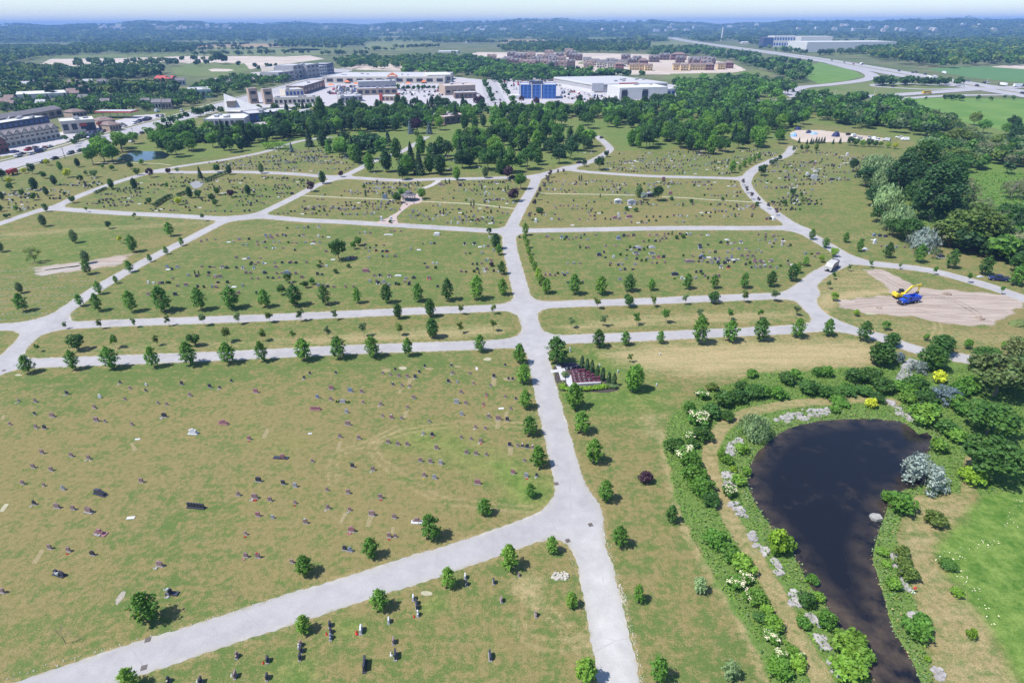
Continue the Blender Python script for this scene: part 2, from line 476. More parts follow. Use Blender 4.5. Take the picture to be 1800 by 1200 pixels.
# left field
lush += .2 * pm([(0,420),(180,395),(230,440),(150,470),(0,480)], gp, 6, .5)
dirt += .75 * pm([(55,470),(150,458),(235,445),(215,466),(130,478),(70,482)], gp, 1.5, .5)
pale += .3 * pm([(0,408),(120,402),(370,388),(385,392),(240,402),(100,412),(0,420)], gp, 2, .4)
# building site on the east island
dirt += .95 * pm([(1518,474),(1550,473),(1615,506),(1700,512),(1800,520),(1800,540),(1782,545),(1775,555),(1740,572),(1700,573),(1650,566),(1600,556),(1530,552),(1475,540),(1470,530),(1500,525),(1570,518),(1550,497)], gp, .9, .35)
pale += .5 * pm([(1440,520),(1560,508),(1570,514),(1480,528),(1450,560),(1437,545)], gp, 1.2, .3)
dry += .2 * pm([(1440,500),(1490,470),(1800,530),(1800,620),(1620,600),(1450,545)], gp, 4)
lush += .15 * pm([(1590,580),(1800,590),(1800,620),(1650,605)], gp, 4)
pale += .3 * pm([(1440,500),(1490,470),(1560,475),(1600,505),(1560,515),(1440,530)], gp, 3, .5) + .2 * pm([(1450,550),(1540,556),(1700,580),(1800,585),(1800,612),(1650,606),(1540,585)], gp, 3, .5)
# pond surroundings
weed += pm(WEED_PX, gp, .8, .4)
mown = np.clip(.5 - (seg_dist(gp, MOWN) - 1.55) / .8, 0, 1)
weed *= 1 - mown
pale += .38 * mown; dry += .1 * mown
tr = pm(TRACK_PX, gp, 1.0, .3)
weed *= 1 - tr; pale += .34 * tr; dry += .12 * tr
lush += 1.0 * pm(LUSH_PX, gp, 1.1, .35)
lush += .9 * pm([(1690,360),(1710,300),(1740,272),(1790,300),(1830,330),(1830,390),(1760,405),(1700,380)], gp, 5, .8)
# woodland floor
wf = pm([(545,262),(640,300),(900,306),(1030,284),(1045,240),(1085,268),(1380,250),(1440,200),(1100,190),(880,180),(700,185),(540,190),(300,225),(210,262),(300,283)], gp, 6, .8)
wf = np.maximum(wf, pm([(1550,300),(1600,250),(1500,225),(1400,215),(1400,170),(1900,170),(1900,480),(1790,470),(1700,430),(1610,425),(1560,370)], gp, 6, .8))
weed = np.maximum(weed, wf * .55)
# worn edges of the lanes
rd = lane_sd(gp)
edge = np.exp(-np.clip(rd, 0, 99) / .5)
pale += .28 * edge
dry += .14 * np.exp(-np.clip(rd, 0, 99) / 1.6)
# tyre tracks worn into the lawn
for tk in ([(950,748),(900,746),(820,745),(745,752),(690,765),(660,775),(655,790),(675,815),(720,848),(775,877),(840,886),(900,892),(935,895)],
           [(700,752),(630,785),(590,800),(585,850)], [(1030,1150),(1000,1110),(965,1075),(920,1045)], [(905,1080),(925,1120),(980,1135),(1030,1125)],
           [(1560,400),(1530,410),(1480,425)], [(1640,600),(1650,575),(1640,560)], [(690,425),(600,480),(560,520)]):
    for off in (-.75, .75):
        l = catmull(PX(tk), 2)
        l2 = [p + Vector((-(l[min(i+1,len(l)-1)]-l[max(i-1,0)]).normalized().y, (l[min(i+1,len(l)-1)]-l[max(i-1,0)]).normalized().x)) * off for i, p in enumerate(l)]
        dd = seg_dist(gp, l2); pale += .32 * np.exp(-(dd / .35) ** 2)
zone = np.zeros((len(GP), 4), np.float32); zone[:, 0] = .45
zone[near] = np.stack([np.clip(dry, 0, 1), np.clip(lush, 0, 1), np.clip(dirt, 0, 1), np.clip(pale, 0, 1)], 1)
wz = np.zeros(len(GP), np.float32); wz[near] = np.clip(weed, 0, 1); wz[~near] = .35
gz = np.zeros(len(GP))
pd = np.full(len(GP), 99.0); mm = (GP[:, 0] > 20) & (GP[:, 0] < 110) & (GP[:, 1] < 140); pd[mm] = poly_sd(GP[mm], POND)
gz -= .5 * np.clip(-pd / 1.2 + .1, 0, 1)
me = np_mesh('ground', np.stack([GP[:, 0], GP[:, 1], gz], 1), Q, [], smooth=True)
a = me.attributes.new('zone', 'FLOAT_COLOR', 'POINT'); a.data.foreach_set('color', zone.ravel())
a = me.attributes.new('weed', 'FLOAT', 'POINT'); a.data.foreach_set('value', wz)

t = NT('ground_grass')
sx = t.new('ShaderNodeSeparateColor'); zc = t.new('ShaderNodeAttribute', attribute_name='zone'); t.l(zc.outputs['Color'], sx.inputs[0])
aD, aL, aB, aP = sx.outputs[0], sx.outputs[1], sx.outputs[2], zc.outputs['Alpha']
aW = t.attr('weed').outputs['Fac']
n1 = t.noise(1.1, 4, .6); n2 = t.noise(.3, 4, .66); n3 = t.noise(.035, 3, .55); nf = t.noise(5.0, 3, .7)
streak = t.noise(.6, 3, .6, stretch=((.12, 1.0, 1), .12))
f = t.math('ADD', aD, t.math('MULTIPLY', t.math('SUBTRACT', n2, .5), 2.7))
f = t.math('ADD', f, t.math('MULTIPLY', t.math('SUBTRACT', n1, .5), 2.3))
f = t.math('ADD', f, t.math('MULTIPLY', t.math('SUBTRACT', n3, .5), .7))
f = t.math('ADD', f, t.math('MULTIPLY', t.math('SUBTRACT', nf, .5), 1.3))
f = t.math('ADD', f, t.math('MULTIPLY', t.math('SUBTRACT', streak, .5), .9))
f = t.remap(f, .16, .84)
GREEN = t.mix(n3, (.073, .114, .029), (.104, .142, .042))
c = t.mix(f, GREEN, t.mix(t.remap(n1, .3, .7), (.150, .131, .052), (.205, .170, .074)))
lf = t.remap(t.math('ADD', aL, t.math('MULTIPLY', t.math('MULTIPLY', t.math('SUBTRACT', n1, .5), 1.2), t.remap(aL, 0, .3))), .05, .95)
c = t.mix(lf, c, t.mix(t.remap(t.math('ADD', n2, t.math('MULTIPLY', n1, .6)), .62, .98), (.050, .118, .016), (.150, .215, .050)))
pf = t.remap(t.math('ADD', aP, t.math('MULTIPLY', t.math('MULTIPLY', t.math('SUBTRACT', t.mix(.5, streak, n1), .5), 1.7), t.remap(aP, 0, .25))), .06, .95)
c = t.mix(pf, c, t.mix(t.remap(nf, .3, .7), (.29, .232, .118), (.37, .295, .165)))
df = t.remap(t.math('ADD', aB, t.math('MULTIPLY', t.math('SUBTRACT', t.mix(.5, n1, n2), .5), 1.1)), .3, .72)
c = t.mix(df, c, t.mix(t.remap(streak, .3, .7), (.26, .21, .178), (.37, .312, .27)))
wfac = t.remap(t.math('ADD', aW, t.math('MULTIPLY', t.math('SUBTRACT', n2, .5), .6)), .3, .75)
c = t.mix(wfac, c, t.mix(t.remap(n1, .3, .7), (.070, .130, .028), (.130, .185, .050)))
c = t.mix(1.0, c, t.remap(nf, .25, .75, .62, 1.38), 'MULTIPLY')
t.princ(c, .95, .1, bump=t.math('ADD', nf, t.math('MULTIPLY', n1, 2)), bstr=.6)
me.materials.append(t.m)
tag(link('ground', me), kind='structure')

# ------------------------------------------------------------------ lane surface
mainS = catmull(PX([(1112,1330),(1089,1200),(1046,996),(1020,910)]), 4)
def palef(v): return np.clip(1.15 - seg_dist(v, mainS) / 5.0, 0, 1) * np.clip((78 - v[:, 1]) / 16, 0, 1)
t = NT('lane_asphalt')
ap = t.attr('pale').outputs['Fac']
n1 = t.noise(.5, 5, .65); n2 = t.noise(6, 3, .6); n3 = t.noise(.06, 3)
c = t.mix(t.remap(n1, .3, .7), (.268, .259, .266), (.318, .308, .315))
c = t.mix(t.remap(n3, .35, .65), c, t.mix(.5, c, (.36, .35, .355)))
c = t.mix(t.math('MULTIPLY', ap, .9), c, t.mix(t.remap(n1, .25, .75), (.34, .33, .315), (.43, .42, .405)))
n4 = t.noise(.16, 4, .7)
c = t.mix(1.0, c, t.remap(n4, .3, .7, .86, 1.1), 'MULTIPLY')
vo = t.new('ShaderNodeTexVoronoi', feature='DISTANCE_TO_EDGE'); vo.inputs['Scale'].default_value = .09; t.l(t.pos(), vo.inputs['Vector'])
ck = t.math('MULTIPLY', t.remap(vo.outputs['Distance'], .002, .009, 1, 0), t.remap(n1, .45, .62, 0, .4), clamp=True)
c = t.mix(ck, c, (.20, .195, .205))
rim = t.math('MULTIPLY', t.attr('rim').outputs['Fac'], t.remap(n1, .35, .62), clamp=True)
c = t.mix(rim, c, t.mix(t.remap(n4, .4, .6), (.40, .375, .32), (.20, .185, .12)))
c = t.mix(1.0, c, t.remap(n2, .25, .75, .88, 1.1), 'MULTIPLY')
t.princ(c, .9, .2, bump=n2, bstr=.25)
def lane_edge(q): return lane_sd(q) + .09 * (np.sin(q[:, 0] * 2.9 + q[:, 1] * 1.3) + np.sin(q[:, 1] * 3.7 - q[:, 0] * 1.9) + np.sin(q[:, 0] * .7) * np.sin(q[:, 1] * .9))
me = march('lane', -235, 300, 18, 470, .5, lane_edge, .02, [t.m], {'pale': palef, 'rim': lambda v: np.exp(np.clip(lane_sd(v), -9, 0) / .45)})
tag(link('lane', me), kind='structure')

# gravel verge beside the nearest lanes: white limestone chips
rg = random.Random(5); mb = MB()
def chips(px, n, spread, smin=.06, smax=.22):
    l = catmull(PX(px), .4)
    for _ in range(n):
        p = rg.choice(l); s_ = rg.uniform(smin, smax)
        mb.box((p.x + rg.gauss(0, spread), p.y + rg.gauss(0, spread), .0), (s_, s_ * rg.uniform(.5, 1), s_ * .5), rg.uniform(0, 3), 0, .6)
chips([(1132,1230),(1120,1150),(1102,1080),(1080,1000),(1060,930)], 300, .22, .04, .15)
chips([(1098,1060),(1088,1025)], 120, .3, .04, .2)
chips([(1052,1210),(1040,1120),(1020,1030),(1005,985),(985,958)], 70, .22, .04, .13)
chips([(525,1040),(620,1012),(733,972),(820,945),(880,925)], 60, .22, .04, .14)
chips([(0,1195),(120,1160),(233,1127),(380,1084),(480,1054)], 70, .2)
chips([(0,655),(60,648),(250,642),(500,628)], 30, .2)
g = mb.build('gravel', mat('limestone_chips', (.42, .40, .34), .9, .25, 3)); tag(g, kind='stuff')
# drain covers set in the asphalt
for i, (u, v, lb) in enumerate([(260,1124,'dark iron drain cover near the middle of the lower lane'), (253,1173,'dark iron drain cover at the near edge of the lower lane'),
        (978,850,'dark iron drain cover at the inner corner of the lane junction'), (998,950,'dark iron drain cover by the corner of the lower lawn'), (1038,922,'dark iron drain cover on the right edge of the main lane'),
        (7,651,'dark iron drain cover at the far left lane corner')]):
    p = P(u, v); m2 = MB(); m2.box((0, 0, 0), (.75, .75, .035), .3); m2.box((0, 0, .035), (.5, .5, .012), .3)
    o = m2.build('drain_cover', mat('cast_iron', (.10, .085, .08), .6), None, (p.x, p.y, .012)); tag(o, lb, 'drain cover', 'drain covers in the lanes')

# narrow paths, paved fork and dirt patches -------------------------------------------------
pg = mat('path_gravel', (.31, .30, .20), .95, .2, .8)
def path(name, px, w, m, z=.026, kind='structure', jit=.12):
    o = link(name, ribbon_mesh(name, catmull(PX(px), 1.2), w, z, m, jit=jit)); tag(o, kind=kind); return o
path('path', [(950,340),(1000,341),(1060,342),(1117,343.5)], 1.5, pg)
path('path', [(1164,346),(1205,348),(1247,351),(1300,354),(1348,357)], 1.5, pg)
path('path', [(533,344),(575,346),(617,348),(665,350),(700,352)], 1.6, pg)
path('path', [(735,354),(780,356),(833,359),(870,363),(905,367)], 1.6, pg)
path('path', [(745,300+31),(760,325),(772,317)], 3.0, mat('path_concrete', (.36, .35, .34), .9, .1))
path('path', [(170,286),(260,287),(300,290)], 1.3, pg)
pink = mat('paving_pink', (.36, .29, .27), .9, .12, 2)
mb = MB()
poly = [(p.x, p.y) for p in PX([(656,393),(680,384),(700,372),(708,358),(704,350),(715,342),(735,340),(745,350),(738,357),(722,360),(705,373),(697,381),(700,395)])]
mb.add([(a, b, .03) for a, b in poly], [list(range(len(poly)))[::-1]])
tag(mb.build('pavement', pink), kind='structure')
stone = mat('stone_path', (.25, .25, .25), .9, .25, 1.2)
path('path', [(1608,632),(1598,642),(1592,655),(1584,670)], 2.6, stone, .034)

def sheet(name, px, m, z=.03, wob=.0, kind='structure', rng=random.Random(2)):
    w_ = PX(px); out = []
    for a, b in zip(w_, w_[1:] + w_[:1]):
        n = max(1, int((b - a).length / max(.8, (b - a).length / 14)))
        for i in range(n):
            q = a.lerp(b, i / n); out.append((q.x + rng.uniform(-wob, wob), q.y + rng.uniform(-wob, wob), z))
    me = bpy.data.meshes.new(name)
    from mathutils.geometry import tessellate_polygon
    tri = tessellate_polygon([[Vector(q) for q in out]])
    fs = []
    for t3 in tri:
        a, b, c_ = (Vector(out[i]) for i in t3)
        fs.append(t3 if (b - a).cross(c_ - a).z > 0 else t3[::-1])
    me.from_pydata(out, [], fs); me.materials.append(m); me.update()
    return tag(link(name, me), kind=kind)

soil = mat('grave_soil', (.22, .185, .095), .95, .2, 2.5); soilp = mat('pale_sand', (.31, .29, .20), .95, .15, 2); ash = mat('ashen_soil', (.28, .25, .21), .95, .25, 2.5)
for (u, v, w_, h_, k, m) in [(467,762,8,16,.45,soil),(235,785,7,14,-.4,soil),(158,810,5,6,.3,soil),(67,978,9,24,.6,soil),(7,892,8,14,.7,soilp),(5,733,7,9,.5,soil),
        (650,915,9,20,.35,soil),(603,910,8,20,.5,soil),(596,783,7,15,.3,soil),(691,931,6,12,.15,soil),(703,688,7,8,.3,soil),(720,670,7,10,.3,soil),(713,728,7,13,.3,soil),(868,672,8,14,.2,soil),(875,745,8,16,.1,soil),
        (679,651,17,6,0,soil),(708,647,15,6,0,soilp),(754,648,17,5,0,soil),(804,644,14,4,0,soil),(893,666,18,8,.1,soil),(857,631,15,6,0,soilp),(890,728,6,12,.2,soil),(897,793,9,14,.1,soil),
        (212,1049,12,26,.6,ash),(750,1042,22,9,-.2,soilp),(1530,551,20,4,0,soilp),(32,659,12,4,.2,soilp)]:
    n = 9; px = []
    for i in range(n):
        a = 2 * math.pi * i / n; r = random.uniform(.85, 1.1); x = math.cos(a) * w_ / 2 * r; y = math.sin(a) * h_ / 2 * r
        px.append((u + x - y * k, v + y))
    if h_ > 9 and m is not ash: px = [(u - w_/2 + h_/2*k, v - h_/2), (u + w_/2 + h_/2*k, v - h_/2), (u + w_/2 - h_/2*k, v + h_/2), (u - w_/2 - h_/2*k, v + h_/2)]
    sheet('soil_patch', px, m, .012, .08)
# pale concrete strips waiting for stones, left field
cm = mat('fresh_concrete', (.31, .28, .25), .9, .12)
for px in ([(58,481),(133,468),(146,468),(140,472),(75,485)], [(72,472),(150,463),(210,462),(212,464),(152,467),(80,475)], [(60,476.5),(140,466.3),(141,467.3),(62,478)]):
    sheet('concrete_strip', px, cm, .03, 0)

# ------------------------------------------------------------------ pond water
t = NT('pond_water')
dn = t.attr('shore').outputs['Fac']
n1 = t.noise(.35, 4, .6); n2 = t.noise(.12, 3, .6)
sf = t.math('MULTIPLY', t.remap(dn, .25, 1), t.remap(t.math('ADD', n1, t.math('MULTIPLY', n2, .6)), .62, .95), clamp=True)
blotch = t.remap(t.math('ADD', n1, n2), 1.1, 1.35, 0, .3)
c = t.mix(t.math('MAXIMUM', sf, blotch), (.008, .009, .013), (.066, .050, .037))
p = t.princ(c, .12, .28, bump=t.noise(2.2, 3), bstr=.05)
me = march('water', 20, 112, 20, 140, .4, lambda q: poly_sd(q, POND) - .25 + .35 * np.sin(q[:, 0] * 1.9) * np.sin(q[:, 1] * 1.7), -.06, [t.m],
           {'shore': lambda v: np.clip(1 + poly_sd(v, POND) / 6, 0, 1) * .95 + np.clip((62 - v[:, 1]) / 16, 0, 1) * .75})
tag(link('water', me), kind='structure')
# small pond beside the trunk road
sheet('water', [(205,280),(215,272),(245,266),(285,266),(300,272),(290,279),(250,283),(222,284)], mat('far_water', (.012, .02, .03), .08, .2, .3, .4), .05, .3)
# ------------------------------------------------------------------ foliage prototypes
def blob_pts(rng, blobs, n, lo=.72, hi=1.08, upbias=.25):
    B = np.array(blobs)
    wgt = B[:, 3] ** 1.6; wgt /= wgt.sum()
    k = rng.choice(len(B), n, p=wgt)
    d = rng.normal(0, 1, (n, 3)); d[:, 2] += upbias; d /= np.linalg.norm(d, axis=1)[:, None]
    r = rng.uniform(lo, hi, n)
    R3 = B[k][:, [3, 3, 3]].copy(); R3[:, 2] *= B[k][:, 4]
    return B[k][:, :3] + d * R3 * r[:, None], d

def leaf_quads(rng, C, N, size, droop=.25, aspect=(.5, .95), nrand=.5, vertical=False):
    n = len(C)
    N = N + rng.normal(0, nrand, (n, 3)); N /= np.linalg.norm(N, axis=1)[:, None] + 1e-9
    T = np.cross(N, rng.normal(0, 1, (n, 3)))
    if vertical: T = np.tile([0, 0, -1.0], (n, 1)) + rng.normal(0, .22, (n, 3))
    T /= np.linalg.norm(T, axis=1)[:, None] + 1e-9
    S = np.cross(N, T); S /= np.linalg.norm(S, axis=1)[:, None] + 1e-9
    a = size * rng.uniform(.6, 1.25, n)[:, None]; b = a * rng.uniform(*aspect, n)[:, None]
    dn = N * a * droop
    V = np.stack([C + T * a - dn, C + S * b, C - T * a - dn, C - S * b], 1).reshape(-1, 3)
    Qd = np.arange(4 * n).reshape(n, 4)
    tint = np.repeat(np.clip(rng.normal(.5, .22, n), 0, 1), 4)
    return V, Qd, tint

def trunk_mb(rng, h, r, ch, limbs=4, spread=.5, n=6):
    mb = MB(); x = y = 0.0; k = 5; pts = []
    for i in range(k + 1):
        pts.append((x, y, h * i / k)); x += rng.normal(0, .02 * h); y += rng.normal(0, .02 * h)
    for i in range(k): mb.cyl(pts[i], pts[i + 1], r * (1 - .75 * i / k), r * (1 - .75 * (i + 1) / k), n)
    for j in range(limbs):
        t = rng.uniform(.35, .85); i = min(int(t * k), k - 1); a = Vector(pts[i]).lerp(Vector(pts[i + 1]), t * k - i)
        an = rng.uniform(0, 6.28); l = spread * ch * rng.uniform(.5, .9)
        mid = a + Vector((math.cos(an) * l * .5, math.sin(an) * l * .5, l * .45)); end = mid + Vector((math.cos(an + .4) * l * .5, math.sin(an + .4) * l * .5, l * .5))
        mb.cyl(a, mid, r * .42, r * .25, 5); mb.cyl(mid, end, r * .25, r * .08, 5)
    return mb

def geo(kind, seed):
    """(crown V, Q, tint, midx or None), trunk MB, nominal height"""
    rng = np.random.RandomState(seed)
    if kind == 'young':        # young maple / linden on the lanes, nominal 6 m
        h = 6.0; Cs, Ns = [], []; nb = 54
        for i in range(nb):
            t = (i + .5) / nb; z = .95 + 4.6 * t
            L = 2.15 * (math.sin(math.pi * min(1, (t + .14) * .92)) ** .75) * (1 - .45 * t) * rng.uniform(.62, 1.12) + .12
            an = i * 2.4 + rng.uniform(-.5, .5); m = 30; q = rng.uniform(.2, 1, m) ** .65; sg = (.24 * (1.15 - q) + .09)[:, None]
            up_ = .25 + .5 * t
            c_ = np.stack([math.cos(an) * L * q, math.sin(an) * L * q, z + up_ * L * q - .18 * L * q * q], 1) + rng.normal(0, 1, (m, 3)) * sg
            Cs.append(c_); Ns.append(np.tile([math.cos(an) * .55, math.sin(an) * .55, .75], (m, 1)))
        C, N = np.vstack(Cs), np.vstack(Ns)
        C[:, 2] = np.maximum(C[:, 2], .65)
        return leaf_quads(rng, C, N, .2), trunk_mb(rng, h * .75, .085, 3, 5, .35), h
    if kind == 'sapling':      # thin trunk, small open crown, nominal 4 m
        h = 4.0; blobs = []
        for i in range(12):
            an = i * 2.4; q = rng.uniform(.1, .85); blobs.append((math.cos(an) * q, math.sin(an) * q, rng.uniform(1.75, 3.6), rng.uniform(.4, .65), .9))
        C, N = blob_pts(rng, blobs, 700, .35, 1.1)
        return leaf_quads(rng, C, N, .17), trunk_mb(rng, 2.9, .05, 1.6, 5, .5), h
    if kind == 'broad':        # mature broadleaf, nominal 12 m
        h = 12.0; blobs = [(0, 0, 6.8, 2.9, 1.2)]
        for i in range(34):
            d = rng.normal(0, 1, 3); d /= np.linalg.norm(d)
            if d[2] < -.55: d[2] *= -.5
            q = rng.uniform(.72, 1.0)
            blobs.append((d[0] * 3.7 * q, d[1] * 3.7 * q, 6.6 + d[2] * 4.3 * q, rng.uniform(1.0, 1.9), rng.uniform(.65, .9)))
        C, N = blob_pts(rng, blobs, 2000, .8, 1.1)
        C[:, 2] = np.maximum(C[:, 2], 1.0 + rng.uniform(0, .8, len(C)))
        return leaf_quads(rng, C, N, .42), trunk_mb(rng, 8, .26, 7, 5, .45), h
    if kind == 'oval':         # upright oval crown, nominal 10 m
        h = 10.0; blobs = [(0, 0, 5, 1.8, 1.8)]
        for i in range(26):
            t = (i + .5) / 26; z = 1.2 + 8.0 * t; rr = 2.5 * math.sin(math.pi * (t * .86 + .1)) ** .7; an = i * 2.4
            blobs.append((math.cos(an) * rr * .6, math.sin(an) * rr * .6, z, rr * rng.uniform(.4, .55) + .25, rng.uniform(.7, 1.05)))
        C, N = blob_pts(rng, blobs, 1500, .75, 1.1)
        return leaf_quads(rng, C, N, .36), trunk_mb(rng, 7, .2, 5, 4, .4), h
    if kind == 'dense':        # small round ornamental, nominal 4 m
        h = 4.0; blobs = [(0, 0, 2.2, 1.2, 1.1)]
        for i in range(16):
            d = rng.normal(0, 1, 3); d /= np.linalg.norm(d)
            blobs.append((d[0] * 1.05, d[1] * 1.05, 2.3 + d[2] * 1.15, rng.uniform(.5, .8), .9))
        C, N = blob_pts(rng, blobs, 1000, .7, 1.08)
        C[:, 2] = np.maximum(C[:, 2], .5)
        return leaf_quads(rng, C, N, .19), trunk_mb(rng, 2.6, .08, 2, 3, .3), h
    if kind == 'spruce':       # layered conifer, nominal 10 m
        h = 10.0; n = 1900
        t = rng.uniform(0, 1, n) ** .75; t = 1 - t
        t = (np.floor(t * 15) + rng.uniform(0, 1, n) ** 2) / 15
        an = rng.uniform(0, 6.28, n); lump = 1 + .17 * np.sin(an * 5 + np.floor(t * 15) * 2.1) + rng.normal(0, .06, n)
        R_ = (2.45 * (1 - t) ** .9 + .08) * lump * np.sqrt(rng.uniform(.25, 1, n))
        C = np.stack([np.cos(an) * R_, np.sin(an) * R_, .35 + t * 9.6 - R_ * .22], 1); C[:, 2] = np.maximum(C[:, 2], .1)
        N = np.stack([np.cos(an) * .6, np.sin(an) * .6, np.ones(n)], 1)
        return leaf_quads(rng, C, N, .33, .35, (.35, .6), .5), trunk_mb(rng, 8.5, .2, 1, 0), h
    if kind == 'cedar':        # narrow clipped column, nominal 4 m
        h = 4.0; n = 750
        t = rng.uniform(0, 1, n); an = rng.uniform(0, 6.28, n)
        R_ = .62 * (np.sin(np.pi * np.clip(t * .8 + .2, 0, 1)) ** .6) * (1 + .1 * np.sin(an * 4 + t * 9)) * np.sqrt(rng.uniform(.5, 1.1, n))
        C = np.stack([np.cos(an) * R_, np.sin(an) * R_, .08 + t * 3.85], 1)
        N = np.stack([np.cos(an), np.sin(an), np.full(n, .5)], 1)
        return leaf_quads(rng, C, N, .17, .2, (.35, .6), .5), trunk_mb(rng, 2.5, .06, 1, 0), h
    if kind == 'willow':       # drooping, nominal 10 m
        h = 10.0; Cs, Ns = [], []
        for i in range(150):
            d = rng.normal(0, 1, 3); d[2] = abs(d[2]) * .8; d /= np.linalg.norm(d)
            q = rng.uniform(.6, 1.0); lob = 1 + .2 * math.sin(3 * math.atan2(d[1], d[0]) + seed)
            x, y, z = d[0] * 4.6 * q * lob, d[1] * 4.6 * q * lob, 4.2 + d[2] * 5.2 * q
            L = rng.uniform(1.5, 4.2); m = 11
            tt = np.linspace(0, 1, m)
            Cs.append(np.stack([x * (1 + .12 * np.sqrt(tt)) + rng.normal(0, .28, m), y * (1 + .12 * np.sqrt(tt)) + rng.normal(0, .28, m), np.maximum(z - L * tt ** 1.3, .2)], 1))
            Ns.append(np.tile([d[0], d[1], .45], (m, 1)))
        return leaf_quads(rng, np.vstack(Cs), np.vstack(Ns), .5, .15, (.38, .62), .4, True), trunk_mb(rng, 7, .32, 7, 6, .5), h
    if kind == 'poplar':       # big dark tree with ascending branches, nominal 18 m
        h = 18.0; blobs = []
        for i in range(76):
            t = rng.uniform(.02, 1); an = rng.uniform(0, 6.28); rr = 4.6 * math.sin(math.pi * min(1, t * .75 + .2)) * rng.uniform(.45, 1)
            blobs.append((math.cos(an) * rr, math.sin(an) * rr, 1.8 + t * 14.5, rng.uniform(.8, 1.7), rng.uniform(1.2, 1.9)))
        C, N = blob_pts(rng, blobs, 4800, .6, 1.12)
        return leaf_quads(rng, C, N, .42, .2, (.4, .7), .6), trunk_mb(rng, 13, .4, 12, 7, .45), h
    if kind == 'thin':         # half dead grey-olive crown with bare twigs showing, nominal 12 m
        h = 12.0; blobs = []
        for i in range(30):
            an = rng.uniform(0, 6.28); q = rng.uniform(.4, 1); blobs.append((math.cos(an) * 4.2 * q, math.sin(an) * 4.2 * q, 2.5 + 8 * rng.uniform(0, 1) * (1.15 - q * .45), rng.uniform(.8, 1.5), .8))
        C, N = blob_pts(rng, blobs, 1150, .5, 1.15)
        mb = trunk_mb(rng, 9.5, .2, 9, 12, .36)
        return leaf_quads(rng, C, N, .36, .2, (.35, .6)), mb, h
    if kind == 'bush':         # rounded shrub from the ground, nominal 2.4 m high 3 m wide
        h = 2.4; blobs = [(0, 0, .8, 1.0, .9)]
        for i in range(18):
            an = i * 2.4; q = rng.uniform(.2, 1.1); blobs.append((math.cos(an) * q, math.sin(an) * q, .45 + 1.35 * (1 - (q / 1.35) ** 2) * rng.uniform(.75, 1.1), rng.uniform(.35, .62), .85))
        C, N = blob_pts(rng, blobs, 900, .6, 1.12, .5); C[:, 2] = np.maximum(C[:, 2], .05)
        return leaf_quads(rng, C, N, .19), None, h
    if kind == 'flower':       # shrub topped with cream blossom
        h = 2.4; (V, Qd, ti), _, _ = geo('bush', seed)
        blobs = [(math.cos(i * 2.4) * q, math.sin(i * 2.4) * q, 1.35 + .5 * (1 - q), .42, .6) for i, q in enumerate(rng.uniform(.1, 1.1, 12))]
        C, N = blob_pts(rng, blobs, 330, .95, 1.22, 1.4)
        V2, Q2, t2 = leaf_quads(rng, C, N * .3 + np.array([0, 0, 1]), .085, .05, (.8, 1), .25)
        return (np.vstack([V, V2]), np.vstack([Qd, Q2 + len(V)]), np.concatenate([ti, t2]), np.concatenate([np.zeros(len(Qd), int), np.ones(len(Q2), int)])), None, h
    if kind == 'silver':       # loose arching silvery bush, nominal 5 m high 7 m wide
        h = 5.0; blobs = []
        for i in range(34):
            d = rng.normal(0, 1, 3); d[2] = abs(d[2]); d /= np.linalg.norm(d); q = rng.uniform(.55, 1)
            blobs.append((d[0] * 3.0 * q, d[1] * 3.0 * q, .5 + d[2] * 3.7 * q, rng.uniform(.45, .95), .8))
        C, N = blob_pts(rng, blobs, 1700, .55, 1.2, .4); C[:, 2] = np.maximum(C[:, 2], .1)
        return leaf_quads(rng, C, N, .27, .3, (.3, .55)), trunk_mb(rng, 3, .12, 3, 5, .5), h
    if kind == 'dead':
        h = 5.0; mb = MB()
        def br(a, d, l, r, k):
            b = a + d * l; mb.cyl(a, b, r, r * .6, 5)
            if k:
                for j in range(3 if k > 1 else 4):
                    e = (d + Vector(rng.normal(0, .42, 3))).normalized(); br(a.lerp(b, rng.uniform(.5, 1)), e, l * .66, r * .55, k - 1)
        br(Vector((0, 0, 0)), Vector((0, 0, 1)), 2.2, .06, 4)
        return None, mb, h
    raise KeyError(kind)

BARK = mat('bark', (.17, .14, .115), .9, .25, 2); BARKP = mat('bark_pale', (.24, .21, .18), .9, .2, 2)
LEAF = {
 'maple': leaf_mat('leaf_maple', (.095, .235, .040)), 'linden': leaf_mat('leaf_linden', (.120, .275, .045)),
 'bright': leaf_mat('leaf_bright', (.155, .315, .05)), 'deep': leaf_mat('leaf_deep', (.062, .155, .036), .25),
 'greyish': leaf_mat('leaf_greyish', (.15, .24, .11)), 'dark': leaf_mat('leaf_dark', (.038, .098, .034), .3, .3),
 'conifer': leaf_mat('leaf_conifer', (.034, .085, .038), .3, .15), 'blue': leaf_mat('leaf_blue', (.15, .22, .24), .25, .15, (.18, .25, .27)),
 'purple': leaf_mat('leaf_purple', (.058, .026, .050), .3, .2, (.07, .035, .045)), 'willow': leaf_mat('leaf_willow', (.25, .37, .16), .22, .35, (.28, .39, .17)),
 'silver': leaf_mat('leaf_silver', (.26, .335, .29), .25, .3, (.33, .39, .34)), 'yellow': leaf_mat('leaf_yellow', (.46, .52, .03), .2, .3, (.50, .54, .04)),
 'straw': leaf_mat('leaf_straw', (.33, .29, .15), .25), 'olive': leaf_mat('leaf_olive', (.13, .21, .05), .3), 'thin': leaf_mat('leaf_thin', (.17, .205, .12), .3), 'lime': leaf_mat('leaf_lime', (.20, .36, .04), .25),
 'mauve': leaf_mat('leaf_mauve', (.15, .105, .13), .3, .2, (.12, .11, .10)), 'rust': leaf_mat('leaf_rust', (.10, .19, .05), .35, .3, (.16, .17, .06)),
}
BLOSSOM = mat('blossom', (.66, .62, .42), .8, .12, 4)
_pc = {}
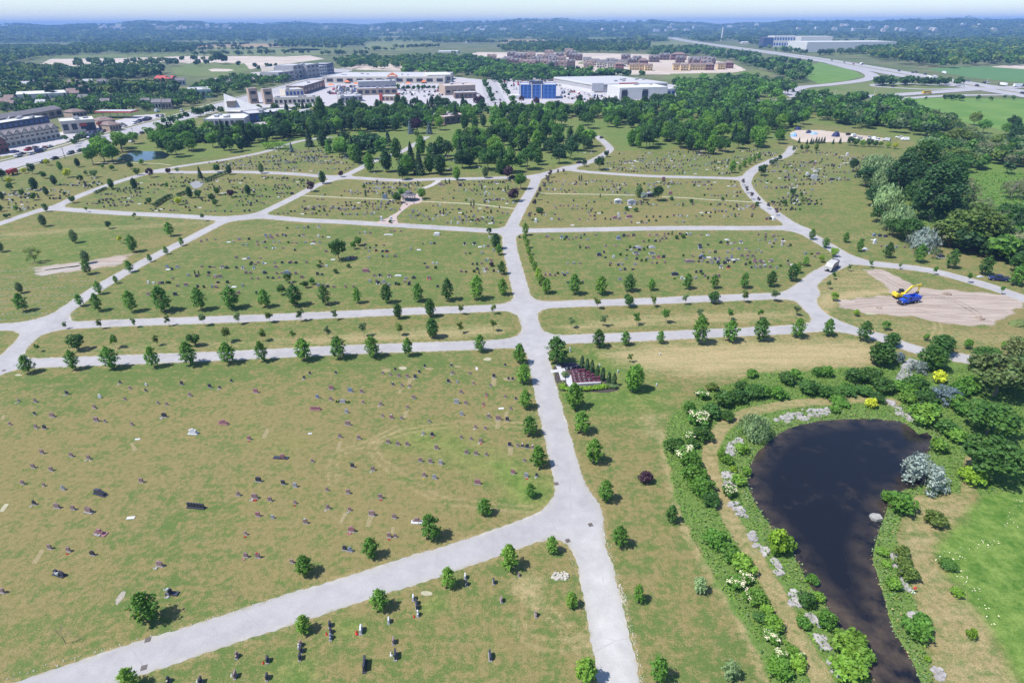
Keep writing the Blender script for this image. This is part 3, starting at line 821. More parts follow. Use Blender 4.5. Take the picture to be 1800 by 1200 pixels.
def proto(kind, var, leaf, bark=None, joined=False):
    """cached meshes (crown mesh, trunk mesh, height, radius)"""
    key = (kind, var, leaf, joined, bark and bark.name)
    if key in _pc: return _pc[key]
    gk = ('g', kind, var)
    if gk not in _pc: _pc[gk] = geo(kind, 100 + var * 17 + sum(map(ord, kind)))
    cr, tk, h = _pc[gk]; bark = bark or BARK
    if joined and cr is not None and tk is not None:
        V, Qd, ti = cr[:3]
        tv = np.array(tk.v); tq = np.array([f for f in tk.f if len(f) == 4])
        me = np_mesh(kind, np.vstack([V, tv]), np.vstack([Qd, tq + len(V)]), [LEAF[leaf], bark], np.concatenate([np.zeros(len(Qd), int), np.ones(len(tq), int)]), np.concatenate([ti, np.full(len(tv), .5)]))
        r = (me, None, h)
    else:
        cm = None
        if cr is not None: cm = np_mesh(kind + '_crown', cr[0], cr[1], [LEAF[leaf], BLOSSOM], cr[3] if len(cr) > 3 else None, cr[2])
        r = (cm, tk.mesh(kind + '_trunk', [bark]) if tk is not None else None, h)
    _pc[key] = r
    return r

TREES = []     # world (x, y, radius) of what already stands, used when scattering
def plant(name, base, cat, kind, leaf, u, v, h, group=None, var=None, wx=1.0, zone='', bark=None, joined=False, world=None, lean=0.0):
    """one tree or shrub with its foot at pixel (u, v), h metres tall"""
    var = random.randrange(6 if kind in ('young', 'sapling', 'broad') else 4) if var is None else var
    cm, tm, nh = proto(kind, var, leaf, bark, joined)
    p = world or P(u, v)
    s = h / nh; rz = random.uniform(0, 6.28); sc = (s * wx, s * wx, s)
    if cm is None or tm is None:
        o = link(name, cm or tm, None, p, rz, sc)
    else:
        o = link(name, None, None, p, rz, sc)
        o.empty_display_size = .2
        link('trunk', tm, o); link('crown', cm, o)
    if lean: o.rotation_euler = (random.uniform(-lean, lean), random.uniform(-lean, lean), rz)
    TREES.append((p[0], p[1], 2.0 * s))
    reg(o, base, cat, (u, v), group, zone)
    return o

ORD = ['first','second','third','fourth','fifth','sixth','seventh','eighth','ninth','tenth','eleventh','twelfth','thirteenth','fourteenth','fifteenth','sixteenth','seventeenth','eighteenth','nineteenth','twentieth']
def row(name, desc, where, kind, leafs, pts, group, cat='tree', **kw):
    pts = sorted(pts)
    for i, q in enumerate(pts):
        u, v, hp = q[:3]; opt = q[3] if len(q) > 3 else ''
        k, lf, d = kind, leafs if isinstance(leafs, str) else random.choice(leafs), desc
        if opt == 'd': k, lf, d = 'dense', 'deep', 'dense round tree'
        if opt == 'y': k, lf, d = 'dense', 'lime', 'small yellow-green tree'
        if opt == 'D': k, lf, d = 'oval', 'deep', 'tall dark tree'
        o = plant(name, f'{d}, {ORD[i]} from the left {where}', cat, k, lf, u, v, hgt(u, v, hp * random.uniform(1.04, 1.16)), group, lean=.06, **dict(kw, wx=kw.get('wx', 1) * random.uniform(.84, 1.14)))
# ------------------------------------------------------------------ rows of trees along the lanes  (u, v of the foot, height in pixels)
row('young_tree', 'young leafy tree', 'in the row above the upper avenue, west side', 'young', ['maple', 'linden', 'deep'],
    [(233,548,38),(290,547,42),(353,545,40),(408,543,38),(467,540,32),(520,538,35),(573,535,33),(628,533,27),(680,532,30),(735,530,32),(787,528,35),(838,527,42),(883,518,27)], 'trees above the upper avenue', wx=1.05)
row('young_tree', 'young leafy tree', 'in the row above the upper avenue, east side', 'young', ['maple', 'linden', 'deep'],
    [(960,515,25),(1010,517,33),(1055,517,28),(1105,512,29),(1144,510,19),(1207,508,25),(1255,507,24),(1307,506,26),(1354,503,25),(1392,494,30)], 'trees above the upper avenue', wx=1.05)
row('young_tree', 'young leafy tree', 'beside the diagonal west lane', 'young', ['maple', 'linden'],
    [(173,547,30),(143,538,22),(175,517,24),(205,498,13),(230,478,21),(265,460,14),(293,447,14),(320,432,16)], 'trees beside the diagonal west lane')
row('sapling', 'thin-trunked small tree', 'under the upper avenue, west side', 'sapling', ['greyish', 'olive'],
    [(115,578,13),(177,578,18),(238,575,17),(298,573,18),(360,572,20),(420,570,20),(475,567,20),(530,565,20),(590,562,17),(700,560,27,'D'),(757,557,30,'D'),(810,553,17),(868,552,18)], 'small trees under the upper avenue')
row('sapling', 'thin-trunked small tree', 'under the upper avenue, east side', 'sapling', ['greyish', 'olive'],
    [(1051,543,18),(1104,540,21,'d'),(1149,539,18),(1204,536,18),(1254,533,22,'d'),(1307,532,21),(1361,530,22)], 'small trees under the upper avenue')
row('sapling', 'small round tree', 'down the middle of the west island', 'sapling', ['greyish', 'maple', 'olive'],
    [(68,618,15),(137,615,30,'d'),(203,612,24),(277,607,18),(343,608,24,'d'),(400,602,23),(463,600,21),(517,598,17),(577,595,22),(640,592,23),(702,590,20),(760,593,33,'D'),(810,585,20),(868,582,20)], 'small trees on the west island')
row('sapling', 'small round tree', 'down the middle of the east island', 'sapling', ['maple', 'olive', 'greyish'],
    [(1004,576,17),(1061,574,19),(1118,571,20),(1169,568,22),(1228,562,18),(1282,562,20),(1336,560,17),(1399,555,16)], 'small trees on the east island')
row('young_tree', 'young leafy tree', 'in the row below the lower avenue, west side', 'young', ['linden', 'maple'],
    [(53,655,33),(130,650,35),(198,648,38),(272,645,37),(335,642,39),(402,638,38),(463,635,36),(535,633,37),(595,630,36),(657,628,36),(717,625,32),(843,618,28)], 'trees below the lower avenue')
row('young_tree', 'young leafy tree', 'in the row below the lower avenue, east side', 'young', ['maple', 'linden', 'deep'],
    [(1053,610,30),(1099,607,24),(1160,603,21),(1228,604,46),(1282,600,36),(1336,598,37),(1399,593,32),(1454,590,31),(1517,599,34)], 'trees below the lower avenue')
row('young_tree', 'small yellow-green tree', 'in the close row right of the central lane', 'young', ['lime', 'bright'],
    [(924,414,20,),(922,424,14),(926,436,16),(929,448,16),(934,463,16),(940,476,16),(946,490,18),(950,502,20)], 'close row of trees right of the central lane')
row('young_tree', 'young leafy tree', 'in the file left of the lower main lane', 'young', ['linden', 'maple'],
    [(913,640,32),(920,673,33),(923,718,30),(932,765,32),(947,820,33),(933,873,23),(853,905,27)], 'trees left of the main lane')
row('young_tree', 'young leafy tree', 'in the file right of the lower main lane', 'young', ['linden', 'maple', 'deep'],
    [(980,638,42),(1010,717,40),(1022,760,36),(1043,812,38),(1063,880,34),(1088,958,34),(1123,1056,26),(1158,1195,39),(1179,918,30)], 'trees right of the main lane')
row('young_tree', 'young leafy tree', 'along the upper edge of the lower-left lane', 'young', ['maple', 'linden'],
    [(265,1090,52),(536,1009,32),(652,978,32),(758,945,40)], 'trees along the lower-left lane')
row('young_tree', 'young leafy tree', 'along the lower edge of the lower-left lane', 'young', ['linden', 'bright'],
    [(233,1207,42),(535,1111,27),(668,1072,32),(787,1032,31),(895,999,38),(970,972,27)], 'trees along the lower-left lane')
row('young_tree', 'young leafy tree', 'left of the pale gravel lane', 'young', ['deep', 'bright'],
    [(1004,1067,24),(1027,1196,38)], 'trees left of the gravel lane')
for u, v, h, lb in [(1228,1041,29,'small cream-variegated tree alone on the lawn left of the pond'), (1281,1191,33,'cream-variegated young tree at the bottom edge left of the pond')]:
    plant('young_tree', lb, 'tree', 'young', 'willow', u, v, hgt(u, v, h), 'variegated trees')
plant('shrub', 'dark red-leaved open shrub alone on the lawn right of the main lane', 'shrub', 'bush', 'purple', 1134, 847, hgt(1134, 847, 19))
plant('young_tree', 'spindly little tree in the straw-coloured hay strip', 'tree', 'sapling', 'olive', 1107, 637, hgt(1107, 637, 16))
plant('bare_tree', 'leafless dead tree standing on the near left lawn', 'tree', 'dead', 'thin', 116, 1131, hgt(116, 1131, 38), bark=BARK)
plant('bare_tree', 'leafless sapling near the upper edge of the lower-left lane', 'tree', 'dead', 'thin', 410, 1047, hgt(410, 1047, 20), bark=BARK)
plant('weeping_tree', 'pale green weeping tree right of the terraced memorial', 'tree', 'oval', 'linden', 1110, 688, hgt(1110, 688, 50), var=1, wx=1.05, lean=.14)
row('young_tree', 'small roadside tree', 'on the near rim of the east loop lane', 'sapling', ['maple', 'greyish'],
    [(1455,508,14),(1465,529,14,'y'),(1465,491,13),(1492,477,12),(1529,470,13),(1581,473,11),(1641,483,15),(1700,497,18),(1759,517,15)], 'small trees round the building site')
row('young_tree', 'small tree', 'below the dirt building site', 'dense', ['linden', 'maple'],
    [(1504,555,12,'y'),(1556,580,15),(1627,598,13),(1700,613,18),(1764,614,15)], 'small trees round the building site')
row('young_tree', 'leafy tree', 'along the outer side of the east loop lane', 'young', ['deep', 'maple'],
    [(1426,421,17),(1450,436,17),(1485,426,17),(1510,442,22),(1558,453,27),(1614,461,32),(1669,471,34),(1728,483,32),(1783,501,34)], 'trees outside the east loop lane', wx=1.1)
row('young_tree', 'small tree', 'inside the bend of the east loop lane', 'young', ['bright', 'linden'],
    [(1465,451,15,'y'),(1443,461,12,'y'),(1415,467,17),(1401,480,20)], 'trees inside the east loop bend')
row('purple_tree', 'small purple-grey tree', 'along the left side of the east loop lane', 'sapling', 'mauve',
    [(1305,326,12),(1312,340,13),(1321,351,13),(1333,357,11),(1349,368,13),(1364,379,14)], 'purple trees along the east loop lane')
row('purple_tree', 'small purple-brown tree', 'along the right side of the upper central lane', 'sapling', 'mauve',
    [(932,387,14),(939,366,14),(944,352,14),(949,342,13),(957,333,13),(962,322,13),(968,312,13),(981,307,9),(990,306,9)], 'purple trees along the upper central lane')
row('young_tree', 'small yellow-green tree', 'left of the top of the east loop lane', 'young', ['bright', 'linden'],
    [(1286,304,22),(1300,300,11),(1308,294,13),(1317,290,13),(1325,286,13),(1333,281,13)], 'trees left of the loop top')
row('dark_tree', 'small dark tree', 'right of the top of the east loop lane', 'dense', ['dark', 'mauve'],
    [(1338,309,17),(1344,299,11),(1356,291,10),(1363,287,10),(1370,283,10)], 'dark trees right of the loop top')
# single trees standing in the fields
for q in [
 (597,457,40,'broad','deep','big round tree alone in the middle of the large west field'),(630,432,17,'dense','deep','small round tree right of the big field tree'),(622,438,14,'dense','maple','small tree close beside the big field tree'),
 (506,497,17,'dense','deep','dark round tree among headstones left of the upper avenue row'),(496,518,18,'dense','deep','dark round tree just above the avenue row, fourth column'),(538,506,14,'dense','deep','dark round bush right of the pair in the west field'),
 (549,500,13,'dense','maple','small green bush near the centre of the west field'),(563,464,8,'dense','olive','tiny olive bush left of the big field tree'),
 (78,398,24,'oval','greyish','loose grey-green tree at the far left field edge'),(192,402,14,'dense','dark','small round dark tree in the left field'),(132,427,26,'oval','greyish','thin grey-green tree in the left field'),
 (62,462,34,'thin','olive','wide sparse tree beside the flush markers'),(235,443,33,'young','maple','full leafy tree left of the diagonal lane'),(213,428,16,'sapling','yellow','thin yellow-green shrub beside the full leafy tree'),
 (300,415,27,'young','linden','upright tree near the top of the diagonal lane'),(153,463,26,'oval','greyish','grey tree behind the concrete strips'),(155,482,28,'young','maple','leafy tree in front of the concrete strips'),
 (42,547,36,'young','maple','leafy tree at the left edge above the lane fork'),(37,515,22,'oval','greyish','grey-green tree behind the left edge tree'),(82,372,16,'young','deep','dark tree at the corner of the outer lane'),
 (128,357,15,'dense','deep','round tree just inside the west triangle field'),(153,373,10,'sapling','maple','small tree on the cross lane near the west corner'),(238,385,13,'sapling','olive','thin tree beside the cross lane'),(358,389,15,'sapling','greyish','thin pale tree above the cross lane end'),
 (547,337,19,'dense','purple','dark purple round tree at the lane bend'),(568,323,24,'oval','deep','dark upright tree at the upper lane junction'),(600,311,12,'dense','purple','small purple tree at the upper lane junction'),
 (265,312,17,'dense','purple','dark purple tree on the outer lane, left one'),(297,306,12,'dense','purple','dark purple tree on the outer lane, right one'),(407,347,16,'dense','purple','dark red-purple tree in the west triangle field'),
 (335,348,22,'oval','dark','dark tree in the middle of the west triangle field'),(350,348,16,'dense','deep','green tree right of the dark tree in the triangle field'),(383,343,15,'dense','deep','round tree in the west triangle field'),
 (437,343,20,'oval','dark','dark oval tree at the east of the triangle field'),(373,354,15,'dense','dark','dark round tree in the pair by the cross lane'),(379,362,13,'dense','deep','lower round tree of the pair by the cross lane'),
 (315,360,15,'dense','yellow','bright yellow-green bush in the west triangle field'),(263,359,13,'dense','deep','small round green tree left of the yellow bush'),(295,333,14,'sapling','maple','light tree near the grave cloth in the triangle field'),
 (238,333,22,'oval','dark','loose dark tree in the west triangle field'),(197,332,20,'oval','deep','dark leaning tree by the outer lane'),(353,313,22,'spruce','conifer','dark conifer beside the upper lane, left one'),(382,303,17,'dense','deep','round tree right of the conifer on the upper lane'),
 (404,307,19,'oval','dark','dark tree on the upper lane beside the hedge'),(460,305,20,'oval','greyish','grey-green tree beside the upper lane'),(242,308,15,'dense','olive','olive round tree on the outer lane'),(313,306,12,'sapling','greyish','small pale tree on the upper lane'),
 (405,325,10,'sapling','thin','thin brownish tree in the triangle field'),
 (710,350,22,'dense','maple','round green tree behind the pavilion'),(698,357,20,'dense','deep','round green tree left of the pavilion'),(742,350,20,'dense','linden','round green tree right of the pavilion'),
 (708,316,27,'dense','dark','dark round tree on the upper lane above the pavilion'),(803,317,26,'oval','bright','bright green tree on the upper lane'),(853,313,22,'oval','greyish','loose tree on the upper lane'),
 (893,314,24,'dense','purple','purple-black round tree on the upper lane'),(915,333,30,'broad','maple','big green tree at the top of the central lane'),(903,354,26,'dense','purple','purple-black tree beside the central lane'),
 (872,438,30,'oval','dark','tall dark tree left of the central lane'),(877,448,20,'young','maple','smaller tree below the tall dark one left of the central lane'),(882,482,24,'young','deep','upright tree half-way down left of the central lane'),(860,412,12,'dense','dark','small dark bush at the corner of the cross lane'),
 (864,468,8,'bush','purple','dark purple low bush left of the central lane'),
 (1122,347,24,'oval','greyish','light upright tree left of the field shelter'),(1131,352,15,'dense','silver','pale low tree left of the field shelter'),(1156,353,28,'broad','dark','dark double tree right of the field shelter'),
 (1053,299,26,'broad','dark','dark tree beside the S-bend of the lane'),(1027,293,13,'dense','dark','small dark tree by the parked car'),(1066,276,13,'dense','dark','small round tree in the S-bend'),
 (1393,343,14,'dense','dark','dark bush in the east field near the loop'),(1378,362,11,'dense','deep','small round bush in the east field'),(1410,358,10,'dense','olive','thin olive bush in the east field'),(1408,345,8,'dense','deep','low bush in the east field'),
 (1394,271,17,'sapling','greyish','loose tree at the top of the loop lane'),(1407,268,15,'sapling','deep','thin tree beside the top path'),(1417,265,12,'dense','olive','small tree by the path end'),(1434,265,14,'oval','olive','narrow olive tree in the east field'),
]:
    plant('tree' if q[3] != 'bush' else 'shrub', q[5], 'tree', q[3], q[4], q[0], q[1], hgt(q[0], q[1], q[2]), 'single trees in the grave fields')
# scattered trees of the far-left corner by the trunk road
rr = random.Random(11)
for i, (u, v, h, k, lf) in enumerate([(5,318,24,'broad','dark'),(17,323,14,'dense','yellow'),(20,336,16,'dense','deep'),(58,306,20,'dense','dark'),(43,305,12,'dense','yellow'),(78,314,15,'dense','deep'),(63,335,26,'oval','dark'),(97,326,20,'oval','dark'),
    (138,294,18,'oval','dark'),(107,300,18,'oval','maple'),(120,312,18,'dense','yellow'),(84,291,14,'dense','yellow'),(143,321,14,'dense','deep'),(167,312,16,'dense','greyish'),(40,346,14,'dense','deep'),(60,352,15,'dense','deep'),(83,344,18,'oval','dark'),
    (198,300,12,'dense','maple'),(230,297,14,'dense','dark'),(250,290,12,'dense','bright'),(5,352,18,'oval','dark'),(30,372,12,'dense','maple'),(12,384,10,'dense','deep'),(3,443,22,'oval','greyish'),(115,345,8,'dense','dark'),(152,309,10,'dense','olive'),(181,296,8,'dense','maple'),(2,372,16,'oval','deep')]):
    c_ = {'yellow': 'bright yellow-green', 'dark': 'dark green', 'deep': 'mid green', 'maple': 'fresh green', 'greyish': 'grey-green', 'bright': 'light green', 'olive': 'olive'}[lf]
    plant('tree', f'{c_} {"round" if k == "dense" else "upright"} tree', 'tree', k, lf, u, v, hgt(u, v, h), 'trees in the far-left corner', zone='in the far-left corner', joined=True)
# little cedars and clipped shrubs between headstones
for u, v, h in [(643,345,12),(684,341,9),(703,326,8),(719,331,9),(735,326,9),(783,322,8),(790,323,9),(828,362,9),(833,361,9),(847,333,9),(893,334,9),(888,336,9),(1018,317,9),(1022,316,9),(662,322,6),(664,321,6),
                (842,482+0,7),(842,482,7),(343,482,8),(350,483,8),(1055,347,7),(1181,413+0,8),(1268,290,8),(1279,289,9),(1258,288,8),(1255,287,7),(780,375,9),(1200,363,8),(1327,366,7)]:
    plant('cedar', 'small dark conical cedar', 'shrub', 'cedar', 'conifer', u, v, hgt(u, v, h), 'little cedars among the headstones', zone='among headstones')
for u, v, h in [(1101,370,8),(1118,372,8),(946,374,9),(951,374,9),(1180,352,7),(1215,356,7),(1270,352,6),(1189,420,7),(1200,418,7),(686,392,6),(640,330,6),(560,470,7),(590,480,8),(613,470,7),(1330,362,8)]:
    plant('shrub', 'small clipped dark shrub', 'shrub', 'bush', 'deep', u, v, hgt(u, v, h), 'clipped shrubs among the headstones', zone='among headstones')
# clipped hedges of the triangle field
def hedge(label, pts, w_, h_, leaf='dark', n=900, size=.3):
    rng = np.random.RandomState(3); l = catmull(PX(pts), .5); C = []
    for _ in range(n):
        p = l[rng.randint(len(l))]; C.append((p.x + rng.uniform(-w_, w_) / 2, p.y + rng.uniform(-w_, w_) / 2, h_ * rng.uniform(0, 1) ** .5))
    C = np.array(C); o = C[0].copy(); o[2] = 0
    V, Qd, ti = leaf_quads(rng, C - o, np.tile([0, 0, .8], (n, 1)), size)
    ob = link('hedge', np_mesh('hedge', V, Qd, [LEAF[leaf]], None, ti), None, o); tag(ob, label, 'hedge', 'clipped hedges'); return ob
hedge('dark clipped hedge below the yellow bush in the triangle field', [(272,364),(285,355),(300,347)], 1.6, 1.8)
hedge('dark clipped hedge running up to the upper lane', [(361,321),(380,312),(405,303)], 1.6, 1.8)
hedge('low dark hedge at the left of the triangle field', [(167,341),(178,336),(187,332)], 1.2, 1.2, n=350)
hedge('dark clipped hedge left of the grave cloth', [(313,345),(325,341)], 1.4, 1.5, n=300)
hedge('broad light green thicket beside the outer lane', [(465,262),(485,262),(503,262)], 6, 4.5, 'bright', 1200, .4)

# ------------------------------------------------------------------ wooded park behind the fields: individual trees
PARK = [  # polygon in pixels, number, species weights
 ([(635,306),(760,312),(900,308),(985,290),(1040,272),(1040,246),(960,232),(860,238),(780,262),(700,276)], 88, 'park'),
 ([(700,225),(870,235),(1040,232),(1045,205),(960,202),(870,204),(760,206)], 60, 'park'),
 ([(1090,262),(1250,272),(1370,256),(1380,228),(1260,228),(1110,236)], 80, 'park'),
 ([(1060,226),(1290,228),(1400,232),(1405,205),(1250,192),(1090,196)], 88, 'park'),
 ([(480,248),(540,244),(620,238),(740,228),(720,205),(600,203),(470,225)], 62, 'park'),
 ([(545,262),(640,275),(640,300),(560,262)], 5, 'park'),
 ([(300,284),(420,268),(455,260),(520,240),(430,234),(350,238),(262,246),(262,262),(290,266)], 44, 'park'),
 ([(160,290),(205,288),(225,262),(255,255),(240,250),(180,264)], 10, 'light'),
 ([(470,212),(620,202),(850,197),(850,190),(700,190),(480,202)], 36, 'conif'),
 ([(1000,200),(1180,196),(1180,187),(1020,190)], 24, 'conif'),
]
NAME = {'spruce': ('spruce', 'dark pointed conifer'), 'broad': ('park_tree', 'broad leafy tree'), 'oval': ('oval_tree', 'tall oval tree'), 'poplar': ('park_tree', 'tall dark poplar-shaped tree')}
LW_ = {'deep': 'mid green', 'maple': 'green', 'dark': 'dark green', 'bright': 'light green', 'conifer': 'dark', 'blue': 'blue-grey', 'purple': 'purple', 'linden': 'fresh green', 'greyish': 'grey-green'}
rs = random.Random(21)
def bset(x, y, r=7.0):
    return any((x - a) ** 2 + (y - b) ** 2 < r * r for a, b, c in TREES)
def lanefree(q): return lane_sd(q) - 3.0
for poly, n, mix_ in PARK:
    wp = [(p.x, p.y) for p in PX(poly)]
    for x, y in inpoly(rs, wp, n, 4.6, 60, lambda q: lane_sd(q) - 2.5):
        if mix_ == 'conif': k, lf = rs.choice([('spruce', 'conifer'), ('spruce', 'conifer'), ('broad', 'deep'), ('oval', 'dark'), ('broad', 'dark')])
        elif mix_ == 'light': k, lf = rs.choice([('broad', 'bright'), ('broad', 'linden'), ('broad', 'maple')])
        else: k, lf = rs.choice([('broad', 'deep'), ('broad', 'maple'), ('broad', 'dark'), ('broad', 'dark'), ('broad', 'linden'), ('oval', 'maple'), ('oval', 'deep'), ('oval', 'dark'), ('spruce', 'conifer'), ('broad', 'bright'), ('oval', 'linden'), ('broad', 'deep')])
        h = rs.uniform(9, 14.5) if k != 'spruce' else rs.uniform(9.5, 16)
        nm, ds = NAME[k]; u, v = to_px((x, y))
        plant(nm, f'{LW_[lf]} {ds}' if k != 'spruce' else ds, 'tree', k, lf, u, v, h, 'trees of the wooded park', joined=True, world=Vector((x, y, 0)), zone='in the wooded park', wx=rs.uniform(.9, 1.15))
for u, v, h, k, lf, lb in [(734,235,30,'broad','purple','big purple-leaved tree in the wooded park'),(722,235,28,'spruce','blue','blue spruce left of the big purple park tree'),(755,236,26,'spruce','blue','blue spruce right of the big purple park tree'),
    (733,241,12,'dense','olive','small flat-topped olive tree in front of the purple tree'),(845,190,24,'broad','purple','purple tree at the park edge by the wide street'),(838,187,18,'broad','purple','smaller purple tree at the park edge'),
    (943,188,18,'broad','purple','purple tree in front of the blue glass office'),(917,182,14,'broad','purple','purple tree left in front of the blue glass office'),(513,267,18,'spruce','blue','blue spruce beside the light green thicket'),
    (1260,228,24,'spruce','blue','blue spruce in the wooded park towards the loop lane'),(1176,230,24,'spruce','blue','grey-blue spruce standing out in the right park'),(568,226,56,'poplar','deep','very tall broad poplar at the left of the park'),(880,212,34,'spruce','conifer','dark pointed conifer in front of the wide street'),
    (545,258,36,'spruce','conifer','dark pointed conifer at the upper field edge, left one'),(568,260,34,'oval','dark','dark oval tree at the upper field edge'),(788,240,0.1,'dense','deep','')]:
    if lb: plant('park_tree' if k != 'spruce' else 'spruce', lb, 'tree', k, lf, u, v, hgt(u, v, h), 'trees of the wooded park', joined=True)

# ------------------------------------------------------------------ wood on the right: individual trees (u, v, width px, height px)
WOOD = [
 ('willow','willow','pale weeping willow',[(1545,322,66,56),(1530,302,46,34),(1546,338,42,50),(1554,370,52,54),(1574,408,54,56),(1630,268,42,32),(1680,306,32,26)]),
 ('willow','silver','silver-grey willow',[(1618,440,52,46)]),
 ('broad','dark','dark round tree',[(1498,302,18,26),(1520,328,42,40),(1532,362,34,40),(1712,268,30,26),(1792,424,52,58)]),
 ('broad','deep','mid green bushy tree',[(1540,390,30,28),(1592,426,50,46),(1566,416,36,34),(1604,366,46,55),(1660,278,58,36),(1646,262,44,30),(1766,394,56,42),(1780,454,56,40),(1746,448,44,34),(1794,478,44,36),(1700,430,40,36),(1660,420,36,30)]),
 ('poplar','dark','huge dark poplar',[(1576,346,62,78),(1634,386,84,104),(1600,352,50,66)]),
 ('poplar','deep','huge green poplar',[(1608,326,72,84),(1656,366,62,92)]),
 ('thin','thin','sparse grey-brown tree',[(1682,368,60,66),(1746,410,60,50),(1732,278,46,36),(1756,278,42,36),(1790,292,46,38),(1664,410,34,28),(1776,350,40,40),(1720,372,50,30),(1800,350,44,44)]),
 ('broad','olive','broad olive-green tree',[(1702,432,96,80),(1668,434,70,56),(1732,434,70,62),(1676,292,52,36),(1680,262,60,38)]),
 ('thin','greyish','bluish-grey sparse tree',[(1762,428,42,48),(1640,454,18,22),(1740,452,40,30)]),
]
for k, lf, ds, lst in WOOD:
    for u, v, w_, hp in lst:
        nh = {'willow': 10, 'broad': 12, 'poplar': 18, 'thin': 12}[k]; nw = {'willow': 10, 'broad': 10, 'poplar': 10, 'thin': 10}[k]
        h = hgt(u, v, hp); wd = wid(u, v, w_)
        plant('willow' if k == 'willow' else 'woodland_tree', ds, 'tree', k, lf, u, v, h, 'trees of the right-hand wood', wx=(wd / nw) / (h / nh), zone='in the right-hand wood', bark=BARKP if k == 'thin' else None, joined=(k != 'poplar'))
wp = [(p.x, p.y) for p in PX([(1290,240),(1380,226),(1450,214),(1540,226),(1600,246),(1650,262),(1790,262),(1800,230),(1700,218),(1600,205),(1560,190),(1500,182),(1420,184),(1290,196)])]
for x, y in inpoly(rs, wp, 74, 7.5, 40):
    k, lf, ds = rs.choice([('broad','deep','mid green bushy tree'),('broad','dark','dark round tree'),('broad','dark','dark round tree'),('broad','olive','broad olive-green tree'),('broad','maple','green leafy tree'),('poplar','dark','tall dark tree'),('broad','linden','light green leafy tree'),('thin','greyish','bluish-grey sparse tree')])
    u, v = to_px((x, y)); plant('woodland_tree', ds, 'tree', k, lf, u, v, rs.uniform(8.5, 13) * (1.15 if k == 'poplar' else 1), 'trees of the right-hand wood', joined=True, world=Vector((x, y, 0)), zone='in the upper right wood', wx=rs.uniform(.95, 1.3))
# ------------------------------------------------------------------ shrubs round the pond: (u, v, width px, height px)
SHRUBS = [
 ('bush','deep','dark green shrub', [(1253,738,36,24),(1275,720,40,28),(1300,712,36,28),(1386,679,32,26),(1425,698,38,26),(1450,701,32,22),(1470,702,36,22),(1492,699,36,22),(1189,801,38,34),(1236,779,38,30),(1220,790,24,20),(1250,893,36,26),(1505,676,36,26),(1536,678,40,26),(1558,695,40,26),(1614,695,44,28),(1633,712,48,26),(1522,699,36,22),(1338,1098,26,20),(1419,1074,32,34),(1669,770,40,30),(1673,1006,34,16),(1545,740-30,26,18),(1330,704,36,30),(1306,694,30,24),(1280,742,26,20)]),
 ('bush','maple','mid green shrub', [(1213,733,24,28),(1323,666,22,18),(1369,704,32,22),(1217,828,40,26),(1222,855,46,34),(1236,878,48,32),(1259,969,46,38),(1285,991,40,26),(1373,1198,48,36),(1454,1106,32,34),(1413,1108,26,24),(1457,1111,32,36),(1588,910,52,46),(1566,888,30,24),(1478,716,34,14),(1589,690,36,22),(1494,694,34,20),(1708,694,40,30),(1684,720,36,26),(1696,735,36,26),(1690,700,34,22),(1620,1132,52,34),(1625,1110,36,24),(1440,664,24,16),(1400,668,24,16),(1455,665,24,24),(1640,735,34,24),(1600,700,32,20),(1345,700,28,20),(1430,1030,24,20)]),
 ('bush','bright','light green shrub', [(1308,1014,46,34),(1332,1068,38,28),(1362,1116,36,34),(1405,1182,34,28),(1279,819,22,22),(1305,800,26,22),(1298,856,26,24),(1267,812,14,26),(1501,1161,62,50),(1498,1204,64,50),(1524,1172,36,30),(1628,752,54,38),(1600,714,30,20),(1574,1042,32,24),(1553,980,22,18),(1685,1053,24,22),(1686,782,36,26),(1469,728,20,14),(1617,673,20,16),(1655,800,36,26),(1384,976,30,36),(1560,1000,18,14),(1312,840,18,22),(1395,1155,24,20),(1350,1085,26,20),(1440,1000+60,22,20)]),
 ('bush','lime','yellow-green shrub', [(1714,858,46,38),(1709,1127,18,24),(1289,832,16,12),(1631,1164,12,12),(1367,980,38,52)]),
 ('bush','yellow','bright yellow shrub', [(1654,676,26,26),(1533,720,20,22)]),
 ('bush','olive','clipped olive-green shrub', [(1588,984,28,26),(1592,1005,30,28),(1600,1027,34,34),(1647,929,38,28),(1253,690,22,16)]),
 ('flower','maple','shrub covered in cream blossom', [(1230,751,38,30),(1214,778,20,22),(1208,815,40,30),(1294,1042,34,30),(1358,1134,30,26),(1373,1162,24,20),(1283,876,24,26),(1311,1030,30,26),(1323,1062,30,24),(1235,705,26,18),(1658,792,20,16),(1410,1160,16,14)]),
 ('silver','silver','silver-leaved arching bush', [(1639,872,98,80),(1618,660,38,34)]),
 ('silver','blue','blue-grey bushy spruce', [(1671,715,54,48),(1580,640,26,30)]),
 ('oval','deep','full dark green tree', [(1553,648,42,52),(1571,612,26,30),(1644,656,46,54),(1660,628,40,44)]),
 ('willow','willow','big rounded willow bush', [(1331,781,58,62)]),
 ('broad','deep','big dark dense tree', [(1758,864,108,104),(1756,782,96,66),(1798,690,80,70),(1742,652,56,48),(1717,655,30,34)]),
 ('broad','rust','large tree with rusty-tinged crown', [(1773,716,112,104),(1800,640,60,50)]),
]
